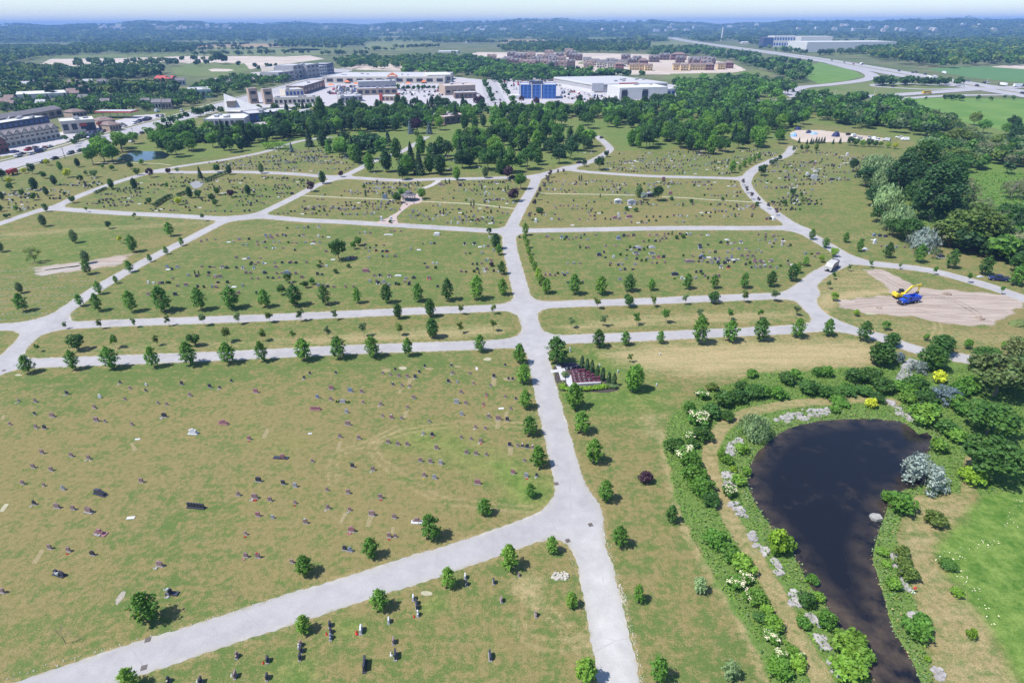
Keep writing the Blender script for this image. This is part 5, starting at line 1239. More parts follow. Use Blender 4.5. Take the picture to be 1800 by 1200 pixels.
# distinct mid-field stones and slabs
for u, v, w_, d_, h_, c_, lb in [(768,413,2.2,1.6,.9,'w','gleaming white block in the west field below the cross lane'),(683,413,3.2,.8,.25,'w','long white flat slab at the top of the west field'),(550,429,1.8,.7,.25,'w','short white slab left in the west field'),(700,485,2.0,.8,.3,'w','white slab in the lower middle of the west field'),
    (643,478,2.2,.8,1.2,'p','wide reddish monument in the west field'),(505,483,2.0,.7,1.5,'u','tall blue-grey monument left of the avenue in the west field'),(1121,435,2.0,1.4,.5,'g','grey ledger with white border, upper left of four'),(1146,435,2.0,1.4,.5,'g','grey ledger with white border, upper right of four'),(1118,445,2.0,1.4,.4,'k','dark ledger with white border, lower left of four'),(1146,446,2.0,1.4,.4,'k','dark ledger with white border, lower right of four'),
    (1087,421,1.6,.8,1.4,'u','blue-grey monument with a white top in the east field'),(1211,461,2.6,.8,1.0,'b','wide brown monument in the east field'),(1278,422,1.6,.9,.3,'w','pale flat slab high in the east field'),(1230,433,1.3,.9,.9,'k','black monument with white top, upper of two'),(1231,437,1.3,.9,.8,'k','black monument with white base, lower of two'),(1233,452,1.2,.8,1.1,'u','dark blue monument in the east field'),
    (1186,484,2.2,.8,1.1,'k','wide black monument just above the avenue row'),(1053,450,1.6,.9,1.2,'k','black monument left in the east field'),(1106,383,2.6,.8,1.3,'p','red monument with white base on the upper east terrace'),(1080,385,1.8,.7,1.2,'p','reddish monument left of the white spire stone'),(1087,383,.9,.6,2.4,'w','white spire-shaped stone on the upper east terrace'),
    (942,390,.9,2.0,1.4,'w','white tilted stone at the corner of the upper east terrace'),(1358,386,.9,2.6,1.2,'w','white long stone at the east corner of the upper terrace'),(1430,315,3.2,.6,2.6,'w','white screen-like monument in the far east field'),(1434,302,2.6,1.2,.8,'w','pale blue-white box tomb in the far east field'),(1419,308,1.6,1.0,1.6,'w','white domed tomb with dark side in the far east field'),
    (1426,313,1.8,1.2,2.0,'k','black cube-like tomb in the far east field'),(1462,317,2.6,1.2,1.2,'k','long black tomb with white ends in the far east field'),(1489,274,1.6,1.0,1.8,'w','white gabled tomb at the top of the east field'),(1537,428,1.0,.8,1.8,'w','white statue-like stone beside the wood'),(1546,416,1.4,.8,1.0,'k','dark stone below the wood, left of two'),(1556,417,1.4,.8,1.0,'k','dark stone below the wood, right of two'),
    (1536,415,1.2,.8,1.1,'u','pale blue-grey stone below the wood'),(1521,439,1.6,1.2,.6,'w','white rounded slab beside a small tree'),(1653,452,2.0,1.6,1.0,'k','dark stone with white slab at the wood edge'),(1723,487,1.8,.7,.4,'w','white slab left of the parked pickup'),(1178,342,1.8,.7,1.6,'p','red monument at the top edge of the upper terrace'),(1166,317,2.0,.7,1.8,'p','red-brown monument under the upper lane'),
    (775,327,1.8,.8,1.6,'b','brown monument with white base under the upper lane, left one'),(809,328,1.8,.8,1.6,'k','dark monument with white base under the upper lane, right one'),(677,350,2.2,1.2,2.4,'u','pale blue-white box tomb beside the narrow path')]:
    p = P(u, v); r = link('tomb', None, None, p, random.uniform(-.1, .1)); tag(r, lb, 'tomb' if h_ > .3 else 'grave slab', 'tombs and monuments of the upper fields')
    mb = MB(); mb.box((0, 0, -.05), (w_ * 1.15, d_ * 1.15, .2)); mb.build('base', SM['w'] if 'white' in lb or c_ == 'w' else BASEM, r)
    pr = [(-w_/2, .15), (w_/2, .15), (w_/2, max(.2, h_ * .8)), (w_ * .18, h_ + .05), (-w_ * .18, h_ + .05), (-w_/2, max(.2, h_ * .8))]
    mb = MB(); mb.profile(pr, -d_/2, d_/2); mb.build('slab', SM[c_], r, bevel=.03)
# the remaining hundreds of far graves read as specks
def specks(px, n, seed, pal, hs=(.5, 1.1), rows=True):
    r = random.Random(seed); wp = [(p.x, p.y) for p in PX(px)]; mb = MB(); k = 0
    for cx, cy in inpoly(r, wp, n // 3, 0, 30, lambda q: lane_sd(q) - 1.5):
        for j in range(r.randint(1, 5)):
            x, y = cx + j * r.choice([1.6, 2.2, 3]), cy + r.gauss(0, .2)
            if lane_sd(np.array([[x, y]]))[0] < 1.2 or bset(x, y, 1.2): continue
            c_ = r.choice(pal); h_ = r.uniform(*hs); w_ = r.uniform(.55, 1.0)
            if r.random() < .05: h_ = .12; w_ = 1.6; c_ = 3
            mb.box((x, y, 0), (w_, .35 if h_ > .2 else .9, h_), r.uniform(-.15, .15), c_, .94); k += 1
            if k >= n: break
        if k >= n: break
    o = mb.build('gravestones', [SM['b'], SM['k'], SM['g'], SM['w'], SM['p'], LEAF['deep']]); tag(o, kind='stuff')
PALF = [0, 0, 0, 0, 1, 1, 1, 2, 2, 2, 3, 5, 5, 0]
specks([(480,378),(545,350),(700,354),(690,385)], 130, 1, PALF); specks([(560,345),(600,322),(745,322),(700,345)], 110, 2, PALF); specks([(770,322),(890,318),(910,330),(890,360),(760,350)], 130, 3, PALF); specks([(725,360),(900,370),(885,402),(715,390)], 90, 4, PALF)
specks([(960,318),(1290,320),(1330,350),(1160,345),(955,338)], 180, 5, PALF); specks([(950,348),(1330,362),(1375,395),(930,398)], 130, 6, PALF)
specks([(1040,302),(1090,270),(1370,262),(1350,280),(1300,308),(1150,306)], 380, 7, PALF); specks([(1322,310),(1400,266),(1540,275),(1500,330),(1400,360),(1340,350)], 330, 8, PALF); specks([(1345,352),(1400,345),(1440,352),(1400,372),(1372,370)], 70, 9, [0,1,1,1,1,5])
specks([(330,288),(500,262),(620,262),(620,300),(560,306),(400,300)], 420, 10, PALF); specks([(175,340),(280,312),(540,310),(520,340),(460,372),(300,376),(150,362)], 330, 11, [0,0,1,1,1,5,5,0])
specks([(0,385),(0,340),(200,308),(270,300),(130,345),(60,368)], 150, 12, [0,1,1,5,3]); specks([(650,308),(1000,286),(1030,276),(1040,240),(760,270),(650,290)], 170, 13, PALF); specks([(345,425),(470,396),(860,414),(890,515),(215,522)], 200, 14, PALF); specks([(955,415),(1400,408),(1440,460),(1250,495),(950,500)], 190, 15, PALF)
specks([(1480,420),(1560,400),(1640,450),(1700,470),(1540,445)], 22, 16, PALF)
mb = MB(); rq = random.Random(8)
for i in range(9):
    for j in range(26):
        u = -20 + j * 7.6 + rq.uniform(-1, 1) + i * 1.5; v = 478 + i * 9.5 - j * .25 * (1 if i < 4 else .2) + i
        if u > 178 - i * 6 or rq.random() < .2: continue
        p = P(u, v); mb.box((p.x, p.y, 0), (.42, .28, .05), 0)
o = mb.build('flush_markers', SM['g']); tag(o, kind='stuff')

# ------------------------------------------------------------------ terraced memorial right of the crossroads
MS = P(1031, 660); rzm = -.06
def mloc(u, v): return P(u, v)
sheet('mulch_bed', [(973,645),(985,638),(1010,636),(1030,646),(1060,662),(1088,680),(1086,686),(1070,690),(985,688),(975,665)], mat('mulch', (.055, .045, .042), .95, .3, 3), .016, .1)
o = sheet('pavement', [(994,661),(1004,659),(1007,677),(1001,680),(996,674)], mat('white_paving', (.40, .40, .41), .8, .1, 2), .05)
wp_ = MATS['white_paving']
path('pavement', [(968,653),(980,651.5),(994,649)], 1.3, wp_, .045, jit=0); path('pavement', [(980,641),(985,652),(990,668)], 1.1, wp_, .049, jit=0)
front = P(1007.5, 677.5); front2 = P(1056, 674.5); dv = (front2 - front); 
mb = MB(); ang = math.atan2(dv.y, dv.x); c_ = (front + front2) / 2
mb.box((c_.x, c_.y, 0), (dv.length, .5, .55), ang); tag(mb.build('kerb', wp_), 'white kerb wall along the front of the terraced memorial', 'kerb')
def memstone(u, v, m, lb, dot):
    r = link('memorial_stone', None, None, P(u, v), ang); tag(r, lb, 'memorial stone', 'stones of the terraced memorial')
    mb = MB(); mb.profile([(-.44, 0), (.44, 0), (.44, .78), (.3, .95), (-.3, .95), (-.44, .78)], -.16, .16); mb.build('slab', m, r, bevel=.02)
    if dot:
        mb = MB(); mb.cyl((0, -.19, .5), (0, -.165, .5), .24, .24, 10); mb.build('emblem', WHT, r)
maro = mat('granite_maroon', (.17, .055, .085), .35, .25, 8); navy = mat('granite_navy', (.025, .03, .06), .3, .25, 8)
LN = ['front', 'second', 'third', 'fourth', 'fifth', 'sixth', 'seventh']
for k, (v0, v1, u0, u1, n, m, dots) in enumerate([(675.5,673.5,1012,1052,6,maro,5),(670,667.5,1010,1052,6,maro,4),(665,662.5,1009,1042,5,maro,3),(660,658,1008,1034,4,maro,3),(655.5,654,1006,1026,4,maro,2),(649.5,648,996,1017,4,navy,2),(645,644,994,1009,3,navy,0)]):
    for i in range(n):
        t = i / max(1, n - 1); memstone(u0 + (u1 - u0) * t, v0 + (v1 - v0) * t, m, f'{"maroon" if m is maro else "black"} memorial stone, {ORD[i]} from the left in the {LN[k]} row', i < dots)
for i, (u, v) in enumerate([(1022.5,647),(1031.5,652),(1040,655),(1049.5,664),(1059,668),(1069.5,675.5),(1079,678)]):
    plant('cedar', f'narrow dark cedar, {ORD[i]} from the top behind the terraced memorial', 'tree', 'cedar', 'conifer', u, v, hgt(u, v, 23), 'cedars behind the memorial', wx=1.05)
hedge('low yellow-green hedge round the front of the memorial', [(988,678),(990,684),(1010,686),(1040,684.5),(1066,681)], 1.5, .8, 'lime', 1300, .2)
hedge('small grey-green shrub clump at the right end of the hedge', [(1070,681),(1082,682)], 1.2, .8, 'greyish', 250, .22)
plant('shrub', 'small light shrub on the white cross path of the memorial', 'shrub', 'bush', 'willow', 992, 662, 1.6)
for u, v, hp, lb in [(1002,619,9,'tall white marker post right of the crossroads tree'),(1054,645,6,'white marker post behind the cedars'),(1086,655,5.5,'white marker post between cedars and weeping tree'),(1154,678,4.5,'small white marker post right of the weeping tree'),(1160,624,4,'small white marker on the hay strip')]:
    p = P(u, v); r = link('marker_post', None, None, p, .3); tag(r, lb, 'marker post', 'white marker posts'); h_ = hgt(u, v, hp)
    mb = MB(); mb.box((0, 0, 0), (.3, .25, h_ * .85), 0, 0, .85); mb.build('post', SM['w'], r); mb = MB(); mb.box((0, 0, h_ * .85), (.36, .3, h_ * .15), 0, 0, .4); mb.build('cap', SM['w'], r)

# ------------------------------------------------------------------ pavilion and field shelter
p = P(719, 352); r = link('pavilion', None, None, p); tag(r, 'eight-sided grey-roofed pavilion where the pink paving meets the paths', 'pavilion')
shg = mat('shingle_grey', (.115, .11, .125), .8, .2, 2); drk = mat('timber_dark', (.09, .06, .05), .8, .2)
oct_ = lambda R: [(R * math.cos(math.pi / 8 + i * math.pi / 4), R * math.sin(math.pi / 8 + i * math.pi / 4)) for i in range(8)]
mb = MB(); mb.prism(oct_(3.4), -.05, .2); mb.build('floor', mat('path_concrete', (.46, .44, .42)), r)
mb = MB(); mb.prism(oct_(3.9), 2.7, 3.6, 0, None, .42); rf = mb.build('roof', shg, r)
mb = MB(); mb.prism(oct_(1.25), 3.6, 4.0, 0, None, .98); mb.prism(oct_(1.9), 4.0, 4.8, 0, None, .1); mb.build('cupola', shg, rf)
for x, y in oct_(3.1):
    mb = MB(); mb.cyl((x, y, .2), (x, y, 2.75), .11, .11, 6); mb.build('post', drk, r)
for i in range(8):
    if i in (1, 5): continue
    a, b = oct_(3.1)[i], oct_(3.1)[(i + 1) % 8]; mb = MB(); mb.cyl((*a, .95), (*b, .95), .05, .05, 5); mb.cyl((*a, .5), (*b, .5), .05, .05, 5); mb.build('railing', drk, r)
for u, v, lb in [(671,389,'white gate pillar, left of the pair at the pink paved fork'),(688,389,'white gate pillar, right of the pair at the pink paved fork')]:
    p = P(u, v); r = link('gate_pillar', None, None, p); tag(r, lb, 'gate pillar', 'white gate pillars')
    mb = MB(); mb.box((0, 0, 0), (.8, .8, 2.0)); mb.build('shaft', SM['w'], r); mb = MB(); mb.box((0, 0, 2.0), (1.0, 1.0, .25), 0, 0, .6); mb.build('cap', SM['w'], r)
p = P(1143, 347); r = link('field_shelter', None, None, p); tag(r, 'small grey stone columbarium between two trees on the upper east terrace', 'columbarium')
mb = MB(); mb.box((0, 0, 0), (3.4, 1.2, 2.0)); mb.build('wall', SM['g'], r)
for x in (-1.1, 0, 1.1):
    mb = MB(); mb.box((x, -.62, .35), (.9, .06, 1.4)); mb.build('niche_panel', SM['k'], r)
mb = MB(); mb.profile([(-2.0, 2.0), (2.0, 2.0), (0, 2.7)], -.9, .9); mb.build('roof', SM['g'], r)
for u, v, w_, hh, lb in [(1086,357,3.2,1.9,'white family tomb on the upper east terrace'),(1110,360,3.6,2.4,'pale grey mausoleum with a pitched roof on the upper east terrace'),(1104,366,3.0,.5,'white ledger below the pale mausoleum')]:
    p = P(u, v); r = link('mausoleum', None, None, p); tag(r, lb, 'mausoleum' if hh > 1 else 'grave slab', 'white tombs of the upper east terrace')
    mb = MB(); mb.box((0, 0, 0), (w_, 1.8 if hh > 1 else .9, hh * .75)); mb.build('wall', SM['w'], r)
    mb = MB(); mb.profile([(-w_ * .55, hh * .75), (w_ * .55, hh * .75), (w_ * .2, hh), (-w_ * .2, hh)], -1.1, 1.1); mb.build('roof', SM['w' if 'white' in lb else 'g'], r)
    if hh > 1: mb = MB(); mb.box((0, -.92, .1), (.8, .06, hh * .55)); mb.build('door', SM['u'], r)
p = P(346, 325); mb = MB(); q4 = [P(331,323), P(346,319), P(359,321), P(344,331)]
tag(sheet('grave_cloth', [(332,322),(345,318),(360,321),(352,330),(341,332)], mat('grey_tarp', (.21, .21, .215), .8, .2, 1), .06, .05), 'grey cloth sheet spread on the ground in the triangle field', 'ground cover cloth')
bpy.data.objects['grave_cloth'].pop('kind', None)
# ------------------------------------------------------------------ vehicles
TYRE = mat('tyre', (.02, .02, .02), .8, .1); GLS = mat('car_glass', (.02, .025, .035), .08, .05, 1, .6); CHR = mat('chrome', (.5, .5, .52), .25, .05, 1, .5, .9); DKM = mat('dark_metal', (.04, .04, .045), .5, .1)
def paint(n, c): return mat('paint_' + n, c, .28, .05, 1, .5)
PAINT = {'white': paint('white', (.72, .72, .73)), 'silver': paint('silver', (.42, .43, .45)), 'black': paint('black', (.018, .018, .02)), 'grey': paint('grey', (.13, .135, .145)), 'red': paint('red', (.33, .02, .02)), 'blue': paint('blue', (.03, .06, .22)), 'navy': paint('navy', (.02, .028, .10)), 'beige': paint('beige', (.36, .32, .25)), 'yellow': paint('yellow', (.6, .36, .02)), 'orange': paint('orange', (.65, .2, .03))}
def wheel(par, x, y, r, w_, rim=True):
    mb = MB(); mb.cyl((0, -w_/2, 0), (0, w_/2, 0), r, r, 14)
    o = mb.build('wheel', TYRE, par, (x, y, r))
    if rim:
        s_ = 1 if y > 0 else -1
        mb = MB(); mb.cyl((0, s_ * w_ * .45, 0), (0, s_ * w_ * .56, 0), r * .62, r * .5, 10); mb.build('rim', CHR, o)
    return o
SEDAN = ([(-2.2,.3),(2.2,.3),(2.25,.55),(2.1,.78),(1.0,.9),(-1.5,.92),(-2.15,.85),(-2.25,.5)], [(-1.55,.9),(-.95,1.42),(.35,1.43),(1.05,.88)])
SUV = ([(-2.3,.35),(2.3,.35),(2.35,.7),(2.2,.98),(1.15,1.08),(-2.2,1.08),(-2.35,.6)], [(-2.15,1.06),(-1.95,1.72),(.3,1.74),(1.1,1.05)])
VAN = ([(-2.6,.35),(2.6,.35),(2.65,.8),(2.2,1.2),(1.9,1.25),(-2.6,1.25)], [(-2.6,1.25),(-2.55,2.2),(1.3,2.2),(1.95,1.25)])
_cm = {}
def car_mesh(body, col):
    key = (body, col)
    if key not in _cm:
        lo, hi = {'sedan': SEDAN, 'suv': SUV, 'van': VAN}[body]; mb = MB(); mb.profile(lo, -.88, .88, 0); mb.profile(hi, -.74, .74, 1 if body != 'van' else 0)
        r0, r1 = hi[1], hi[2]; mb.box(((r0[0] + r1[0]) / 2, 0, r1[1] - .02), (abs(r1[0] - r0[0]) * .96, 1.42, .06), 0, 0)
        for x in (-1.35, 1.4):
            for y in (-.8, .8): mb.cyl((x, y - .1, .33), (x, y + .1, .33), .33, .33, 8, 2)
        _cm[key] = mb.mesh('car', [PAINT[col], GLS, TYRE])
    return _cm[key]
def car(u, v, heading, col, label, body='sedan', group='cars', z=0., cat='car', sc=1.0, world=None):
    p = world or P(u, v); p = Vector((p[0], p[1], z)); o = link('parked_car' if 'parked' in label else 'car', car_mesh(body, col), None, p, heading, sc)
    tag(o, label, cat, group); return o
def full_car(u, v, heading, col, label, body='suv', cat='car', name='parked_car', pickup=False):
    r = link(name, None, None, P(u, v), heading); tag(r, label, cat, 'vehicles inside the cemetery'); m = PAINT[col]
    lo, hi = {'sedan': SEDAN, 'suv': SUV, 'van': VAN}[body]
    if pickup:
        lo = [(-2.9,.45),(2.85,.45),(2.9,.8),(2.75,1.12),(1.55,1.2),(-2.9,1.2)]; hi = [(-.75,1.2),(-.55,1.88),(.75,1.9),(1.5,1.18)]
    mb = MB(); mb.profile(lo, -.93, .93); mb.build('body', m, r, bevel=.05)
    mb = MB(); mb.profile(hi, -.8, .8); mb.build('window', GLS, r, bevel=.03)
    mb = MB(); a, b = hi[1], hi[2]; mb.box(((a[0] + b[0]) / 2, 0, b[1] - .03), (abs(b[0] - a[0]) + .1, 1.56, .07)); mb.build('roof', m, r)
    if pickup:
        mb = MB(); mb.box((-1.85, 0, 1.2), (2.0, 1.5, .02)); mb.build('bed', DKM, r)
        for s_ in (-.84, .84): mb = MB(); mb.box((-1.85, s_, 1.2), (2.05, .12, .16)); mb.build('bed_side', m, r)
    x0, x1 = (-1.75, 1.85) if pickup else (-1.4, 1.45)
    for x in (x0, x1):
        for y in (-.85, .85): wheel(r, x, y, .4 if pickup else .35, .24)
    xf = max(q[0] for q in lo)
    for y in (-.65, .65): mb = MB(); mb.box((xf - .02, y, .72), (.08, .35, .16)); mb.build('headlight', PAINT['white'], r); mb = MB(); mb.box((-xf, y, .78), (.08, .25, .2)); mb.build('tail_light', PAINT['red'], r)
    mb = MB(); mb.box((xf, 0, .5), (.1, 1.7, .2)); mb.build('bumper', CHR, r); return r
full_car(1755, 493, math.pi - .32, 'navy', 'dark blue crew-cab pickup parked beside a tree on the east lane verge', cat='pickup truck', name='pickup_truck', pickup=True)
full_car(1019, 287, .5, 'black', 'black car parked beside the small dark tree at the lane bend', 'sedan')
for u, v, hd, c_, lb in [(902,313,.0,'black','black car by the purple-black tree at the end of the upper lane'),(1057,243,1.2,'black','dark car on the S-bend of the park lane')]:
    full_car(u, v, hd, c_, lb, 'sedan')
# blue dump truck
a_, b_ = P(1577, 536), P(1614, 529); hd = math.atan2(a_.y - b_.y, a_.x - b_.x)
r = link('dump_truck', None, None, (a_ + b_) / 2, hd, .9); tag(r, 'bright blue dump truck facing left beside the excavator on the dirt', 'dump truck')
BL = paint('truck_blue', (.018, .075, .46))
mb = MB(); mb.box((0, 0, .6), (8.0, 1.1, .35)); mb.build('chassis', DKM, r)
mb = MB(); mb.profile([(2.0,.8),(3.9,.8),(3.95,1.75),(2.3,1.95),(2.0,1.95)], -.85, .85); mb.build('hood', BL, r, bevel=.06)
mb = MB(); mb.profile([(.6,.8),(2.1,.8),(2.1,1.95),(1.75,2.75),(.6,2.8)], -1.1, 1.1); cb = mb.build('cab', BL, r, bevel=.05)
mb = MB(); mb.profile([(2.12,1.98),(2.0,2.25),(1.83,2.6),(1.86,2.6),(2.15,2.0)], -.95, .95); mb.build('windscreen', GLS, cb)
for y in (-1.115, 1.09): mb = MB(); mb.box((1.3, y, 1.95), (.9, .03, .6)); mb.build('window', GLS, cb)
mb = MB()
for pf, y0, y1 in (([(-4.0,1.15),(.35,1.15),(.35,2.75),(-4.1,2.45)], -1.25, -1.13), ([(-4.0,1.15),(.35,1.15),(.35,2.75),(-4.1,2.45)], 1.13, 1.25), ([(-4.0,1.05),(.35,1.05),(.35,1.2),(-4.0,1.2)], -1.13, 1.13), ([(.2,1.2),(.35,1.2),(.35,2.75),(.2,2.75)], -1.13, 1.13), ([(-4.15,1.2),(-4.0,1.2),(-4.0,2.4),(-4.15,2.4)], -1.13, 1.13), ([(.35,2.7),(1.5,2.95),(1.5,3.05),(.3,2.85)], -1.2, 1.2)): mb.profile(pf, y0, y1)
mb.build('dump_body', BL, r)
for i in range(5):
    for y in (-1.26, 1.23): mb = MB(); mb.box((-3.6 + i * .9, y, 1.2), (.1, .06, 1.2)); mb.build('rib', BL, r)
for x in (3.1, -1.9, -3.2):
    for y in (-1.0, 1.0): wheel(r, x, y, .52, .32)
for y in (-1.0, 1.0): mb = MB(); mb.box((3.1, y, 1.1), (1.3, .35, .12)); mb.build('fender', BL, r)
mb = MB(); mb.box((3.98, 0, .8), (.1, 1.5, .9)); mb.build('grille', DKM, r); mb = MB(); mb.box((4.05, 0, .5), (.15, 2.2, .3)); mb.build('bumper', DKM, r)
for y in (-.85, .85): mb = MB(); mb.box((3.99, y, 1.2), (.08, .25, .22)); mb.build('headlight', PAINT['white'], r)
mb = MB(); mb.cyl((.45, -1.0, 1.2), (.45, -1.0, 3.2), .08, .08, 8); mb.build('exhaust', CHR, r)
# yellow excavator: arm reaches right, bucket hanging
r = link('excavator', None, None, P(1581, 524), 0.1, .84); tag(r, 'yellow tracked excavator with its arm raised over the dirt behind the blue truck', 'excavator')
YL = paint('excavator_yellow', (.66, .50, .035))
for y in (-1.1, 1.1): mb = MB(); mb.profile([(-2.0,.35),(-1.7,.05),(1.9,.05),(2.2,.35),(2.1,.75),(1.8,.9),(-1.7,.9),(-2.0,.7)], y - .28, y + .28); mb.build('track', DKM, r)
mb = MB(); mb.cyl((0, 0, .7), (0, 0, 1.15), .8, .8, 12); mb.build('turntable', DKM, r)
mb = MB(); mb.prism([(-2.6,-1.0),(-2.2,-1.3),(1.4,-1.3),(1.5,1.3),(-2.2,1.3),(-2.6,1.0)], 1.15, 2.15, 0, None, .97); mb.build('body', YL, r, bevel=.08)
mb = MB(); mb.box((-2.0, 0, 1.05), (1.3, 2.7, 1.35)); mb.build('counterweight', YL, r, bevel=.15)
mb = MB(); mb.profile([(-.3,2.1),(1.4,2.1),(1.45,2.6),(1.0,3.2),(-.3,3.25)], .3, 1.28); mb.build('cab', GLS, r, bevel=.05); mb = MB(); mb.box((.35, .8, 3.22), (1.4, 1.02, .08)); mb.build('cab_roof', DKM, r)
mb = MB(); mb.box((-1.1, 0, 2.15), (1.2, 1.6, .25)); mb.cyl((-1.5, .5, 2.3), (-1.5, .5, 2.8), .09, .09, 6); mb.build('engine_cover', DKM, r)
mb = MB(); mb.profile([(1.2,1.7),(1.7,1.6),(3.6,4.1),(6.6,4.9),(6.7,5.3),(3.4,4.75),(1.3,2.2)], -.3, .2); mb.build('boom', YL, r)
mb = MB(); mb.profile([(6.3,5.5),(6.75,5.5),(6.55,2.4),(6.25,2.4)], -.25, .15); mb.build('stick', YL, r)
mb = MB(); mb.profile([(6.5,2.6),(6.7,2.0),(6.2,1.3),(5.6,1.2),(5.2,1.7),(5.35,1.75),(5.75,1.45),(6.2,2.2)], -.55, .45); mb.build('bucket', DKM, r)
mb = MB(); mb.cyl((3.6, -.05, 4.9), (6.5, -.05, 5.6), .1, .1, 6); mb.build('hydraulic_ram', CHR, r)
mb = MB(); mb.cyl((1.5, .3, 1.7), (3.3, .3, 4.0), .1, .1, 6); mb.cyl((1.5, -.4, 1.7), (3.3, -.4, 4.0), .1, .1, 6); mb.build('hydraulic_ram', DKM, r)
# grey refuse-style truck seen from behind
a_, b_ = P(1452, 480), P(1471, 465); hd = math.atan2(b_.y - a_.y, b_.x - a_.x)
r = link('dump_truck', None, None, (a_ + b_) / 2, hd); tag(r, 'dump truck with a pale grey load bed and dark blue cab on the lane bend', 'dump truck')
GB = mat('grey_tarpaulin', (.36, .355, .34), .8, .12, 1.5)
mb = MB(); mb.box((0, 0, .6), (8.2, 1.2, .35)); mb.build('chassis', DKM, r)
mb = MB(); mb.profile([(-4.1,1.1),(1.6,1.1),(1.6,2.75),(-3.0,2.75),(-4.1,1.9)], -1.25, 1.25); bd = mb.build('load_bed', PAINT['navy'], r, bevel=.04)
mb = MB(); mb.profile([(1.55,2.77),(-3.02,2.77),(-4.13,1.9),(-4.16,1.1),(-4.28,1.1),(-4.25,1.95),(-3.1,2.95),(1.55,2.9)], -1.2, 1.2); mb.build('tarpaulin', GB, r)
mb = MB(); mb.profile([(1.9,.8),(3.4,.8),(3.6,1.8),(3.3,2.5),(1.9,2.55)], -1.1, 1.1); cb = mb.build('cab', PAINT['navy'], r, bevel=.05); mb = MB(); mb.box((1.75, 0, 2.75), (.35, 2.3, .35)); mb.build('sun_visor', PAINT['navy'], cb)
mb = MB(); mb.profile([(3.62,1.8),(3.32,2.5),(3.36,2.52),(3.68,1.82)], -.95, .95); mb.build('windscreen', GLS, cb)
for x in (2.9, -2.0, -3.3):
    for y in (-1.0, 1.0): wheel(r, x, y, .52, .34)
for y in (-.75, .75): mb = MB(); mb.box((-4.2, y, .7), (.08, .5, .3)); mb.build('tail_light', PAINT['white'], r)

# ------------------------------------------------------------------ buildings
WIN = mat('window_glass', (.03, .04, .06), .12, .2, 1, .6); WINB = mat('window_blue', (.028, .085, .28), .2, .15, .4, .6)
BW = {'white': mat('wall_white', (0.510, 0.503, 0.495), .8, .06, .3), 'cream': mat('wall_cream', (0.501, 0.452, 0.385), .85, .08, .3), 'grey': mat('wall_grey', (0.346, 0.337, 0.346), .85, .1, .3), 'tan': mat('wall_tan', (0.365, 0.280, 0.221), .85, .12, .3), 'brick': mat('wall_brick', (0.247, 0.112, 0.096), .9, .15, .5), 'brown': mat('wall_brown', (0.191, 0.130, 0.112), .9, .12, .4), 'wood': mat('wall_sheathing', (0.562, 0.405, 0.225), .85, .15, .5), 'blue': mat('wall_blue', (0.062, 0.150, 0.425), .4, .1, .3), 'navy': mat('wall_navy', (0.056, 0.068, 0.112), .6, .1, .3), 'red': mat('wall_red', (0.405, 0.068, 0.056), .8, .12, .3), 'green': mat('wall_green', (0.338, 0.428, 0.405), .7, .1, .3)}
RF = {'grey': mat('roof_grey', (0.385, 0.380, 0.404), .9, .08, .15), 'white': mat('roof_white', (0.495, 0.495, 0.495), .8, .05, .15), 'dark': mat('roof_dark', (0.152, 0.141, 0.152), .9, .12, .3), 'tan': mat('roof_tan', (0.404, 0.346, 0.328), .9, .1, .2), 'brown': mat('roof_brown', (0.191, 0.141, 0.130), .9, .15, .4), 'pale': mat('roof_pale', (0.375, 0.375, 0.398), .9, .06, .1), 'red': mat('roof_red', (0.383, 0.079, 0.068), .85, .12, .3)}
